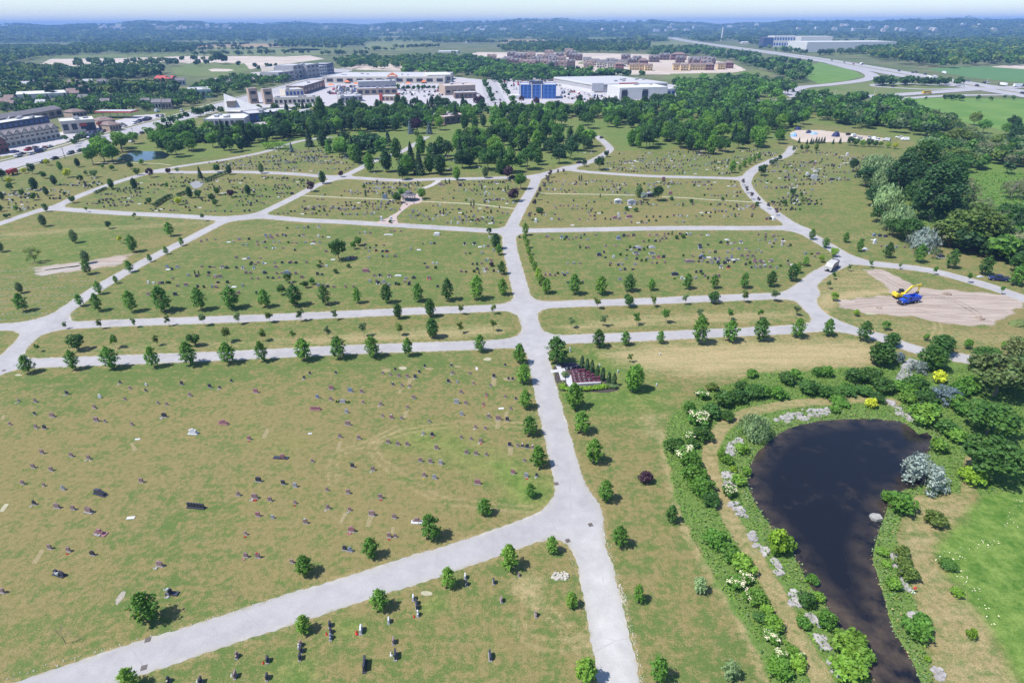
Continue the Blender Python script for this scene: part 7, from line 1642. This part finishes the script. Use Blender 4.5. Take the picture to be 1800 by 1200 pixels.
r = link('flagpole', None, None, P(1125, 192)); tag(r, 'white statue on a pedestal in the clearing of the right park', 'statue'); mb = MB(); mb.box((0, 0, 0), (2, 2, 1.5)); mb.build('pedestal', SM['w'], r); mb = MB(); mb.cyl((0, 0, 1.5), (0, 0, 3.4), .5, .3, 8); mb.dome((0, 0, 3.4), .28, .28, .5, 8, 3); mb.build('figure', SM['w'], r); r.name = 'statue'
RUT = mat('rutted_soil', (.225, .182, .15), .95, .25, 1.5)
for px in ([(1480,541),(1530,536),(1565,534),(1600,536),(1660,541),(1720,545),(1770,548)], [(1500,529),(1560,525),(1640,521),(1720,522),(1800,527)], [(1535,478),(1560,492),(1590,508),(1620,520)], [(1610,545),(1650,553),(1700,560),(1740,562)], [(1620,516),(1680,530),(1720,552)]):
    for off in (-.85, .85): tag(link('wheel_rut', ribbon_mesh('wheel_rut', catmull(PX(px), 1.0), .42, .014, RUT, off, jit=.45)), kind='structure')
def mound(u, v, wpx, dpx, h, m, lb, nm='spoil_heap'):
    p = P(u, v); q = random.Random(u); mb = MB(); mb.dome((0, 0, -.1), wid(u, v, wpx) / 2, wid(u, v, dpx) / 2, h, 16, 5, 0, .25, q); tag(mb.build(nm, m, None, p), lb, 'mound', 'spoil heaps')
SOIL2 = mat('spoil_soil', (.26, .205, .165), .95, .25, 1.2)
mound(1790, 571, 34, 22, 1.6, F_verge, 'grassy spoil mound at the right end of the building site'); mound(1664, 517, 16, 12, .9, SOIL2, 'small heap of dug soil right of the excavator'); mound(1722, 560, 18, 14, .8, SOIL2, 'low heap of dug soil in the right of the dirt plot'); mound(1545, 541, 12, 9, .6, SOIL2, 'low heap of dug soil left of the blue truck')
for i, (u, v) in enumerate([(608,156),(640,172),(596,166),(712,158),(735,166),(760,158),(720,173),(770,172),(890,150),(900,166),(985,160),(1005,174),(1040,176),(960,143),(575,160),(560,152)]):
    pole(u, v, 11, f'tall car park lamp post, {ORD[i]} of those standing among the shops', False)
    REG.append((bpy.context.scene.objects[-1] if False else [o for o in COL.objects if o.name.startswith('lamp_post')][-1], 'tall car park lamp post', (u, v), 'among the shops'))
rh5 = random.Random(15)
for _ in range(24):
    u, v = rh5.uniform(0, 330), rh5.uniform(150, 196)
    o, _w = building('house', 'small pale house among the trees', 'house', (u - 8, v + .5), (u + 8, v), 9, rh5.uniform(7.5, 10), rh5.choice(['white', 'cream', 'tan']), rh5.choice(['dark', 'brown', 'grey']), 3, 1, 'gable', 'houses among the trees west of the trunk road')
    REG.append((o, 'small pale house among the trees', (u, v), 'west of the trunk road'))
# works yard at the top right of the cemetery
sheet('bare_earth', [(1392,244),(1388,234),(1400,229),(1440,229),(1500,236),(1560,244),(1545,250),(1470,250),(1410,250)], F_dirt, .05, .6)
for u, v, a, h_, m, lb in [(1469,240,6.5,3.6,'navy','dark tarpaulin-covered heap in the works yard'),(1430,236,6,1.6,'blue','pale blue tarpaulin over a heap in the works yard'),(1402,228,6,2.2,'navy','dark blue tarpaulin shelter at the back of the works yard'),(1421,234,5,2.2,'navy','small black tarpaulin heap in the works yard'),(1395,240,5,2.8,'blue','blue container-like shelter at the works yard gate')]:
    p = P(u, v); mb = MB(); q = random.Random(u); n = 10; a *= .55
    mb.prism([(math.cos(6.283 * i / n) * a * q.uniform(.8, 1.1), math.sin(6.283 * i / n) * a * .7 * q.uniform(.8, 1.1)) for i in range(n)], -.05, h_ * .55, 0, None, .75); mb.prism([(math.cos(6.283 * i / n) * a * .74, math.sin(6.283 * i / n) * a * .5) for i in range(n)], h_ * .55, h_, 0, None, .3)
    tag(mb.build('tarpaulin_heap', mat('tarp_navy', (.025, .03, .09), .5) if m == 'navy' else mat('tarp_blue', (.22, .36, .62), .5), None, p), lb, 'covered heap', 'heaps in the works yard')
for i, (u, v, c_) in enumerate([(1492,238,'black'),(1500,241,'white'),(1528,244,'silver'),(1535,246,'white'),(1541,247,'white'),(1558,248,'silver'),(1580,243,'white'),(1590,247,'white'),(1510,245,'white')]):
    car(u, v, .1 + i * .4, c_, f'{c_} vehicle parked in the works yard by the wood, {ORD[i]} from the left', 'van' if i % 2 else 'suv', 'vehicles in the works yard', .06)
rs2 = random.Random(6)
for i, u in enumerate([1425,1429,1434,1438,1443,1448,1464,1476,1404,1418]): plant('spruce', f'small dark conifer in the row along the works yard, {ORD[sorted([1425,1429,1434,1438,1443,1448,1464,1476,1404,1418]).index(u)]} from the left', 'tree', 'spruce', 'conifer', u, 252 + rs2.uniform(-1, 2), rs2.uniform(3, 5), 'row along the works yard', joined=True)
for u, v, lf, h_ in [(1493,256,'dark',6),(1503,257,'deep',6),(1515,258,'bright',5),(1527,258,'dark',6),(1538,259,'deep',5),(1547,259,'lime',4),(1560,260,'lime',4),(1572,262,'yellow',4.5)]: plant('shrub', f'{dict(dark="dark green", deep="mid green", bright="light green", lime="yellow-green", yellow="bright yellow")[lf]} bush along the works yard edge', 'shrub', 'dense', lf, u, v, h_, 'bushes along the works yard', zone='at the works yard', joined=True)
# ------------------------------------------------------------------ houses under construction
hs = [(864,108,14,'t'),(893,112,14,'b'),(907,115,16,'b'),(922,117,16,'t'),(938,117,15,'b'),(915,106,14,'b'),(933,104,14,'t'),(951,108,13,'b'),(958,117,15,'t'),(973,119,16,'b'),(988,119,15,'t'),(1003,117,14,'b'),(965,106,14,'w'),(984,105,14,'b'),(999,98,12,'w'),(1032,113,13,'c'),(1046,116,13,'c'),(1060,118,12,'c'),(1074,121,12,'c'),(1089,123,13,'k'),
      (1113,124,12,'w'),(1126,124,12,'w'),(1140,125,12,'w'),(1150,110,16,'b'),(1168,106,16,'b'),(1193,106,24,'k'),(1190,124,12,'w'),(1203,125,12,'w'),(1219,124,12,'w'),(1233,124,12,'w'),(1247,124,14,'k'),(1268,123,12,'w'),(1282,121,12,'k'),(1225,112,14,'b'),(1242,112,12,'b'),(1100,108,14,'b'),(1120,111,13,'b'),(1017,107,12,'b')]
rh = random.Random(12)
hs += [(rh.uniform(885, 1010), rh.uniform(99, 118), rh.uniform(12, 17), rh.choice('bbtt')) for _ in range(16)] + [(rh.uniform(1012, 1100), rh.uniform(115, 123), 13, rh.choice('ccbt')) for _ in range(8)] + [(rh.uniform(1105, 1250), rh.uniform(108, 119), 14, rh.choice('bbk')) for _ in range(8)]
DS = {'t': ('tan', 'brown', 'tan-walled house with a brown roof'), 'b': ('brown', 'dark', 'brown house with a dark gabled roof'), 'w': ('wood', 'brown', 'unfinished yellow timber house'), 'c': ('cream', 'dark', 'cream town house with a grey roof'), 'k': ('brick', 'brown', 'red brick house')}
for u, v, w2, c_ in hs:
    wl_, rf_, ds = DS[c_]
    o, _ = building('house', ds, 'house', (u - w2 * .56, v), (u + w2 * .56, v), 14, hgt(u, v, 12) if c_ != 'k' else hgt(u, v, 14), wl_, rf_, 3, 2, 'hip' if c_ == 'k' else 'gable', 'houses on the building estate', units=2 if c_ != 'k' else 0, winm=DKM)
    REG.append((o, ds, (u, v), 'on the building estate'))
# grassy spoil mound behind the estate
p = P(1070, 112); mb = MB(); mb.dome((0, 0, -1), wid(1070, 112, 56), 30, 9, 24, 6, 0, .06)
tag(mb.build('spoil_mound', F_verge, None, p, smooth=True), 'long grassy spoil mound behind the estate houses', 'mound')

# ------------------------------------------------------------------ distant works and warehouses
building('distant_warehouse', 'long white warehouse left of the far wood beyond the motorway', 'warehouse', (1416,92), (1572,91), 120, 26, 'white', 'white', 0)
building('distant_factory', 'white factory with a blue glass front beyond the motorway', 'factory', (1358,83), (1405,83), 90, 34, 'white', 'white', 10, 2, winm=WINB); building('distant_factory', 'white blank factory hall right of the glass-fronted one', 'factory', (1405,84), (1460,84), 90, 34, 'white', 'white', 0); building('distant_factory', 'blue-grey office wing left of the white factory', 'factory', (1340,83), (1357,83), 60, 30, 'navy', 'pale', 4, 3, winm=WINB)
p = P(1268, 72); mb = MB(); mb.cyl((0, 0, 0), (0, 0, hgt(1268, 72, 24)), 4.5, 3, 12); tag(mb.build('chimney', BW['white'], None, p), 'tall white chimney standing alone beyond the building estate', 'chimney')
far_w = [(1335,78,14,'small white roofs left of the far factory'),(1312,77,16,'pale depot left of the far factory'),(1572,76,14,'white tank-like building at the far wood corner'),(1612,78,10,'white house in front of the far right fields'),(1548,78,18,'pale low building right of the long warehouse'),(905,50.5,34,'long white works on the far plain'),(880,50,10,'white end of the works on the far plain'),(1348,51,12,'white building on the far right plain, left one'),(1395,52.5,18,'white building on the far right plain, middle one'),(1432,53,22,'long white building on the far right plain'),(1463,52.5,6,'small white building on the far right plain'),(1618,52,8,'bright white building on the far right hillside'),(1770,51.5,24,'row of pale sheds near the right edge'),(1050,60.5,6,'white shed in the far middle plain'),(790,72,14,'pale works beside the far middle fields'),(822,76,10,'low pale sheds by the far middle fields'),(787,93,34,'grey sheds beside the bare earth'),(1518,75,14,'grey sheds behind the long warehouse')]
for u, v, w2, lb in far_w: building('distant_building', lb, 'building', (u - w2 / 2, v), (u + w2 / 2, v), 40, hgt(u, v, 3.2), 'white', 'white', 0, 1, 'gable', 'pale buildings on the far plain')
# ------------------------------------------------------------------ hills, far woods
def hill_h(x, y):
    r = np.hypot(x, y); az = np.degrees(np.arctan2(x, y))
    ridge = 98 + 16 * np.sin(az * .21 + 1.0) + 9 * np.sin(az * .63) + 6 * np.sin(az * 1.7 + .5) - np.clip(-az, 0, 45) * .55 - np.clip(az - 5, 0, 12) * 1.2
    s = np.clip((r - 4300) / 4200, 0, 1); s = s * s * (3 - 2 * s)
    back = np.clip((r - 8500) / 3000, 0, 1)
    mid = 16 * np.exp(-((r - 5200) / 700) ** 2) * (np.sin(az * .5 + 2) > 0)
    return ridge * s * (1 - .25 * back) + mid * 0 + 5 * np.sin(x / 330) * np.sin(y / 270 + 1) * s
rr_ = np.concatenate([np.linspace(4200, 9200, 90), np.linspace(9400, 13000, 10)]); aa = np.radians(np.linspace(-50, 50, 260))
R_, A_ = np.meshgrid(rr_, aa, indexing='ij'); hx, hy = R_ * np.sin(A_), R_ * np.cos(A_); hz = hill_h(hx, hy) + .3
ii = np.arange(hx.size).reshape(hx.shape); Qh = np.stack([ii[:-1, :-1], ii[:-1, 1:], ii[1:, 1:], ii[1:, :-1]], -1).reshape(-1, 4)[:, ::-1]
t = NT('hill_cover'); n = t.remap(t.noise(.0018, 5, .6), .56, .62); c = t.mix(n, t.mix(t.remap(t.noise(.012, 4), .35, .65), (.022, .045, .018), (.05, .085, .03)), t.mix(t.remap(t.noise(.0011, 2), .45, .55), (.12, .16, .06), (.22, .20, .10))); t.princ(c, .95, .1)
tag(link('hills', np_mesh('hills', np.stack([hx.ravel(), hy.ravel(), hz.ravel()], 1), Qh, [t.m], smooth=True)), kind='structure')

HWL = [tuple(q) for q in HW[::3]]
# crown templates for woods that read as one mass
def tmpl(seed, n, conif=False):
    r = np.random.RandomState(seed)
    if conif: t_ = r.uniform(0, 1, n); an = r.uniform(0, 6.28, n); rad_ = .28 * (1 - t_) + .03; C = np.stack([np.cos(an) * rad_, np.sin(an) * rad_, .06 + t_ * .94], 1); N = np.stack([np.cos(an), np.sin(an), np.full(n, .8)], 1)
    else:
        blobs = [(0, 0, .55, .3, 1.1)] + [(math.cos(i * 2.4) * .24, math.sin(i * 2.4) * .24, .45 + .3 * math.sin(i * 1.7) ** 2, r.uniform(.14, .24), .9) for i in range(9)]
        C, N = blob_pts(r, blobs, n, .8, 1.08, .5); C[:, 2] = np.maximum(C[:, 2], .04)
    return leaf_quads(r, C, N, .10 if n > 100 else .155, .2)
def wood(name, places, leafmix, n_t=70, seed=1, wx=1.0, conif=0.):
    """places: list of (x, y, z, h). one object: a far-off wood that reads as one mass"""
    r = np.random.RandomState(seed); T = [tmpl(seed * 10 + i, n_t) for i in range(4)] + [tmpl(seed * 10 + 5, n_t, True)]
    Vs, Qs, Ti, Mi = [], [], [], []; off = 0
    XY = np.array([(q[0], q[1]) for q in places]); ok_ = np.ones(len(XY), bool); fr = np.hypot(XY[:, 0], XY[:, 1]) > 1350   # keep the motorway and the strip before it open
    if fr.any():
        ok_[fr] = np.min([seg_dist(XY[fr] * q, HWL) for q in (1, 1.05, 1.1, 1.16, 1.22)], axis=0) > 34
    for (x, y, z, h), keep in zip(places, ok_):
        if not keep: continue
        V, Qd, ti = T[4] if r.rand() < conif else T[r.randint(4)]
        a = r.uniform(0, 6.28); ca, sa = math.cos(a), math.sin(a); s_ = h * wx * r.uniform(.85, 1.2)
        W_ = np.stack([(V[:, 0] * ca - V[:, 1] * sa) * s_ + x, (V[:, 0] * sa + V[:, 1] * ca) * s_ + y, V[:, 2] * h + z], 1)
        Vs.append(W_); Qs.append(Qd + off); off += len(V); Ti.append(np.clip(ti * .6 + r.uniform(0, .4), 0, 1)); Mi.append(np.full(len(Qd), r.randint(len(leafmix))))
    o = link(name, np_mesh(name, np.vstack(Vs), np.vstack(Qs), [LEAF[l] for l in leafmix], np.concatenate(Mi), np.concatenate(Ti))); tag(o, kind='stuff'); return o
def fill(px, n, h0, h1, seed, sep=0):
    r = random.Random(seed); wp = [(p.x, p.y) for p in PX(px)]
    return [(x, y, 0, r.uniform(h0, h1)) for x, y in inpoly(r, wp, n, sep, 30)]
MIXA = ['deep', 'dark', 'maple', 'dark']; MIXB = ['dark', 'deep', 'dark', 'olive']
# wood behind the estate and round the motorway
wood('woodland', fill([(1500,82+2),(1560,80),(1800,74),(1900,74),(1900,118),(1760,116),(1660,122),(1610,116),(1540,108),(1508,96)], 1500, 16, 24, 3), MIXB, 80, 2)
wood('woodland', fill([(1130,100),(1150,88),(1290,84),(1400,92),(1425,100),(1430,112),(1420,140),(1400,150),(1350,130),(1290,108),(1230,98)], 700, 11, 17, 4), MIXA + ['greyish'], 90, 3)
wood('woodland', fill([(1190,180),(1180,150),(1290,142),(1390,150),(1395,165),(1370,178),(1300,190),(1200,192)], 230, 10, 15, 5), MIXA + ['linden'], 120, 4)
wood('woodland', fill([(700,132),(760,108),(830,104),(900,118),(1010,128),(1100,134),(1140,140),(1060,138),(960,142),(870,142),(800,136)], 560, 9, 15, 6), MIXA + ['linden'], 100, 5)
wood('woodland', fill([(590,110),(620,104),(720,104),(800,100),(790,112),(740,122),(600,122)], 260, 10, 15, 7), MIXB, 90, 6)
wood('woodland', fill([(300,184),(380,172),(440,160),(505,146),(550,134),(540,130),(480,140),(400,142),(350,156)], 150, 9, 13, 8), MIXA, 110, 7)
wood('woodland', fill([(0,204),(0,180),(120,178),(300,170),(340,180),(375,176),(340,186),(280,196),(180,200),(120,202)], 330, 7, 10, 9), MIXA + ['conifer'], 110, 8, conif=.25)
wood('woodland', fill([(0,178),(0,150),(60,146),(140,160),(280,154),(330,160),(300,168),(130,172)], 260, 9, 14, 10), MIXB + ['conifer'], 100, 9, conif=.3)
wood('woodland', fill([(-80,152),(-80,120),(120,124),(160,140),(60,146)], 200, 11, 17, 11), MIXB, 90, 10)
wood('woodland', fill([(120,142),(150,128),(220,124),(290,128),(280,138),(200,146)], 170, 11, 17, 12), MIXB, 90, 11)
wood('woodland', fill([(130,112),(400,108),(400,114),(230,120),(130,122)], 60, 10, 16, 13), MIXB, 80, 12)
wood('woodland', fill([(860,140),(1000,138),(1090,134),(1060,139),(970,143),(870,146)], 120, 6, 10, 14), MIXA, 80, 13)
wood('woodland', [(*P(u, v)[:2], 0, h) for u, v, h in [(385,112,24),(390,114,26),(395,112,20),(303,116,16),(310,117,17),(297,117,14),(350,116,14),(365,116,13),(345,117,12),(420,118,12),(450,122,12),(455,124,9),(476,121,10),(470,120,10),(485,119,9)]], ['dark', 'conifer'], 90, 14)
rx = random.Random(5)
wood('woodland', [(*P(u, v)[:2], 0, rx.uniform(5, 9)) for u, v in [(u, 160 - (u - 600) * .01 + rx.uniform(-1, 1)) for u in range(700, 782, 9)] + [(880 + i * 3, 150 + i * 4.5) for i in range(9)] + [(850 + i * 2.4, 146 + i * 5) for i in range(8)]] + [(*P(u, v)[:2], 0, rx.uniform(6, 9)) for u, v in [(346,206),(354,205),(365,202),(375,200),(388,200),(320,213),(305,216),(290,220),(444,196),(457,196),(486,196),(505,195),(524,195),(544,194),(330,210)]], ['dark', 'deep'], 100, 15)
wood('woodland', [(*P(u, v)[:2], 0, rx.uniform(8, 13)) for u, v in [(rx.uniform(1538, 1690), rx.uniform(148, 152)) for _ in range(34)]] + [(*P(rx.uniform(1440, 1800), rx.uniform(174, 178))[:2], 0, rx.uniform(3, 7)) for _ in range(26)], ['deep', 'dark'], 90, 16)
wood('woodland', fill([(1500,232),(1400,196),(1400,178),(1470,176),(1560,182),(1640,206),(1620,222),(1560,216)], 90, 9, 14, 17), MIXA, 130, 17)
wood('woodland', fill([(105,250),(160,240),(190,236),(180,246),(120,262)], 14, 3.5, 5.5, 18), MIXA, 110, 18)
wood('woodland', fill([(300,246),(350,240),(440,236),(560,226),(600,222),(560,240),(440,248),(330,254)], 90, 7, 10, 19), MIXA + ['bright'], 150, 19)
wood('woodland', fill([(440,216),(540,202),(850,195),(870,206),(700,216),(520,228)], 170, 7, 10.5, 30) + fill([(890,200),(1000,196),(1200,188),(1300,188),(1420,192),(1400,226),(1250,214),(1050,210),(890,210)], 300, 7.5, 11.5, 31), MIXA + ['linden', 'conifer'], 150, 30, conif=.2)
wood('woodland', fill([(1640,300),(1660,250),(1800,258),(1900,290),(1900,330),(1780,308),(1700,304)], 70, 7, 11, 32) + fill([(1690,446),(1760,410),(1900,400),(1900,490),(1790,474)], 46, 6, 10, 33) + fill([(1400,214),(1480,200),(1640,214),(1680,226),(1640,246),(1560,232)], 70, 9, 13, 34), MIXA + ['linden', 'greyish'], 200, 32)
wood('woodland', fill([(258,256),(264,236),(300,222),(350,228),(335,248)], 26, 7, 10, 35), ['dark', 'deep', 'dark', 'maple'], 150, 35)
wood('woodland', fill([(560,240),(760,226),(770,210),(600,205),(480,222),(470,240)], 105, 7.5, 11.5, 36) + fill([(545,262),(600,250),(700,248),(690,272),(640,284)], 24, 7, 11, 37), ['dark', 'deep', 'maple', 'dark', 'conifer'], 200, 36, conif=.15)
wood('woodland', fill([(1640,470-40),(1700,424),(1800,380),(1900,380),(1900,470),(1800,462),(1720,452)], 46, 5, 9, 38) + fill([(1640,262),(1800,262),(1900,300),(1700,300)], 40, 7, 10, 39), ['olive', 'greyish', 'maple', 'thin', 'deep'], 220, 37)
# hedgerows and woods of the plain, then canopy lumps on the hills
def belt(lines, step, h0, h1, seed):
    r = random.Random(seed); out = []
    for a, b, k in lines:
        A_, B_ = P(*a), P(*b); n = max(2, int((B_ - A_).length / step))
        for i in range(n):
            for _ in range(k): q = A_.lerp(B_, r.random()); out.append((q.x + r.gauss(0, 9), q.y + r.gauss(0, 14), 0, r.uniform(h0, h1)))
    return out
wood('hedgerows', belt([((330,99),(560,96),1),((345,90),(470,89),1),((560,98),(640,98),1),((640,90),(700,90),1),((480,84),(640,82),2),((560,86),(600,86),2),((330,84),(420,85),1),((700,86),(770,84),2),((760,76),(900,76),2),((150,82),(430,80),2),((880,86),(1140,84),3),((1100,72),(1260,74),2),((1440,98),(1560,92),2),((1600,74),(1800,72),2),((1300,74),(1340,80),2),((900,78),(1140,78),3)], 9, 10, 17, 20), MIXB, 60, 20)
wood('woodland', fill([(110,98),(130,80),(260,78),(350,82),(340,95),(200,97)], 900, 14, 20, 21) + fill([(480,77),(560,72),(640,73),(640,80),(500,82)], 420, 14, 19, 22) + fill([(0,118),(0,86),(110,84),(130,98),(60,104)], 700, 13, 19, 23) + fill([(880,92),(900,80),(1140,82),(1140,92),(1000,94)], 800, 12, 18, 24), MIXB, 45, 21)
rz_ = np.random.RandomState(4); pl = []
for _ in range(5200):
    v = 57 + 18 * rz_.uniform(0, 1) ** .8; u = rz_.uniform(-120, 1920)
    if math.sin(u * .013 + v * .5) + math.sin(u * .031 - v * .23) * .8 + rz_.uniform(-.9, .9) < (-.6 if u < 650 else -.05): continue
    q = P(u, v); pl.append((q.x, q.y, float(hill_h(np.array(q.x), np.array(q.y))) - 1, rz_.uniform(14, 22)))
wood('woodland', pl, MIXB, 26, 22, wx=1.8)
pl = []
for _ in range(9000):
    r_ = 4500 + 4300 * rz_.uniform(0, 1) ** .9; az = rz_.uniform(-44, 44); x, y = r_ * math.sin(rad(az)), r_ * math.cos(rad(az))
    if math.sin(x / 520 + y / 800) + math.sin(x / 310 - y / 450) * .8 + rz_.uniform(-.9, .9) < (-1.0 if az < -8 else -.35): continue
    pl.append((x, y, float(hill_h(np.array(x), np.array(y))) - 2, rz_.uniform(16, 27)))
wood('woodland', pl, MIXB, 20, 23, wx=2.2)
# pale houses scattered over the hillside
rh = random.Random(41); spots = [(rh.uniform(170, 440), rh.uniform(47, 55)) for _ in range(34)] + [(rh.uniform(560, 1000), rh.uniform(50, 58)) for _ in range(26)] + [(rh.uniform(1040, 1790), rh.uniform(44, 60)) for _ in range(34)]
for u, v in spots:
    # walk out along the ray until it meets the slope
    d = ray(u, v); r0 = 3000.
    for k in range(400):
        tt = r0 / math.hypot(d[0], d[1]); z = H + d[2] * tt; hh = float(hill_h(np.array(d[0] * tt), np.array(d[1] * tt)))
        if z <= hh: break
        r0 += 20
    w2 = rh.uniform(18, 46); h2 = rh.uniform(9, 15); mb = MB(); mb.profile([(-w2/2, -8), (w2/2, -8), (w2/2, h2 * .7), (w2 * .2, h2), (-w2 * .2, h2), (-w2/2, h2 * .7)], -9, 9)
    tag(mb.build('hillside_house', BW['white'] if rh.random() < .7 else BW['cream'], None, (d[0] * tt, d[1] * tt, hh + 14), rh.uniform(-.3, .3)), 'tiny pale house among the trees of the far hillside', 'house', 'pale houses on the far hills')

# ------------------------------------------------------------------ air
t = NT('haze'); t.n.remove(t.out); t.out = t.new('ShaderNodeOutputMaterial')
v = t.new('ShaderNodeVolumePrincipled'); v.inputs['Color'].default_value = (.25, .46, .92, 1); v.inputs['Density'].default_value = 1.2e-4; v.inputs['Anisotropy'].default_value = 0.0
t.l(v.outputs[0], t.out.inputs['Volume'])
for at in ('homogeneous_volume',):
    try: setattr(t.m.cycles, at, True)
    except Exception: pass
mb = MB(); mb.box((0, 7400, -2.5), (31000, 17000, 168)); hz_ = mb.build('haze', t.m); tag(hz_, kind='stuff')

# ------------------------------------------------------------------ labels that single things out
LAND = [((345,892),'the six-panel black monument'),((176,868),'the black wedge monument'),((340,762),'the stepped white monument'),((555,720),'the pink three-tablet monument'),((176,938),'the mauve winged monument'),((393,745),'the pink arched monument'),((497,805),'the black ledger monument'),((105,1010),'the black double monument'),((302,1043),'the urn monument'),((733,917),'the triple-stepped monument'),((603,707),'the shrub-flanked monument'),
        ((230,910),'the bright flat marker'),((978,850),'the lane junction'),((758,945),'the lower lane tree row end'),((881,718),'the white flat slab'),((985,1012),'the white rock heap'),((843,618),'the last avenue tree'),((750,1042),'the sand patch'),((53,655),'the first avenue tree'),((657,628),'the mid avenue tree'),
        ((719,352),'the pavilion'),((945,174),'the glass office'),((733,238),'the purple park tree'),((1062,262),'the lane S-bend'),((250,275),'the roadside pond'),((802,217),'the cemetery office'),((1125,192),'the white statue'),((1394,258),'the loop lane top'),((568,226),'the tall park poplar'),((487,262),'the light thicket'),((871,175),'the wide street'),((1268,178),'the pale mast'),
        ((1639,868),'the silver bush'),((1671,713),'the blue-grey spruce'),((1539,910),'the outlet block'),((1331,779),'the willow bush'),((1588,645),'the stone path'),((1604,1040),'the lifebuoy post'),((1758,860),'the big dark tree'),((1773,716),'the rusty tree'),((1400,728),'the limestone slabs'),((1364,960),'the yellow-green bank shrub'),((1533,718),'the small yellow shrub'),((1654,676),'the larger yellow shrub'),
        ((1608,330),'the huge poplars'),((1618,440),'the silver willow'),((1702,432),'the broad olive tree'),((1469,240),'the dark heap'),((1755,493),'the blue pickup'),((1690,365),'the sparse brown tree'),((1143,347),'the columbarium'),((996,661),'the terraced memorial'),((1458,470),'the grey dump truck'),((115,279),'the utility pole'),((100,362),'the west lane corner'),
        ((999,98),'the yellow end house'),((1193,106),'the tall brick house'),((1070,110),'the spoil mound'),((600,311),'the upper west junction'),((803,317),'the bright lane tree'),((1700,200),'the bright meadow'),((1480,175),'the bridge road'),((597,455),'the big field tree')]
ORD2 = ['nearest', 'second', 'third', 'fourth', 'fifth', 'sixth', 'seventh', 'eighth', 'ninth', 'tenth', 'eleventh', 'twelfth', 'thirteenth', 'fourteenth', 'fifteenth', 'sixteenth', 'seventeenth', 'eighteenth', 'nineteenth', 'twentieth']
from collections import defaultdict
by = defaultdict(list)
for e in REG: by[e[1]].append(e)
bucket = defaultdict(list)
for base, es in by.items():
    if len(es) == 1:
        continue
    for o, b, px, zone in es:
        li = min(range(len(LAND)), key=lambda i: math.hypot(LAND[i][0][0] - px[0], (LAND[i][0][1] - px[1]) * 1.8))
        lx, ly = LAND[li][0]; dx, dy = px[0] - lx, (px[1] - ly) * 1.8
        dr = ('right of' if dx > 0 else 'left of') if abs(dx) > abs(dy) else ('in front of' if dy > 0 else 'behind')
        bucket[(b, li, dr)].append((math.hypot(dx, dy), o))
for (b, li, dr), lst in bucket.items():
    lst.sort(key=lambda q: q[0])
    for i, (d, o) in enumerate(lst):
        o['label'] = f'{b}, {"" if len(lst) == 1 else ORD2[min(i, 19)] + " one "}{dr} {LAND[li][1]}'
for o, b, px, zone in REG:
    l = o['label']
    if len(l.split()) < 4: l = l + ' ' + (zone or 'near ' + min(LAND, key=lambda q: math.hypot(q[0][0] - px[0], q[0][1] - px[1]))[1])
    for cut in (' granite', ' one', ' upright', 'flat-topped ', 'small ', ' the'):
        if len(l.split()) > 16: l = l.replace(cut, '', 1)
    o['label'] = l
long_ = [o['label'] for o, *_ in REG if len(o['label'].split()) > 16 or len(o['label'].split()) < 4]
print('labels outside 4-16 words:', len(long_), long_[:6])
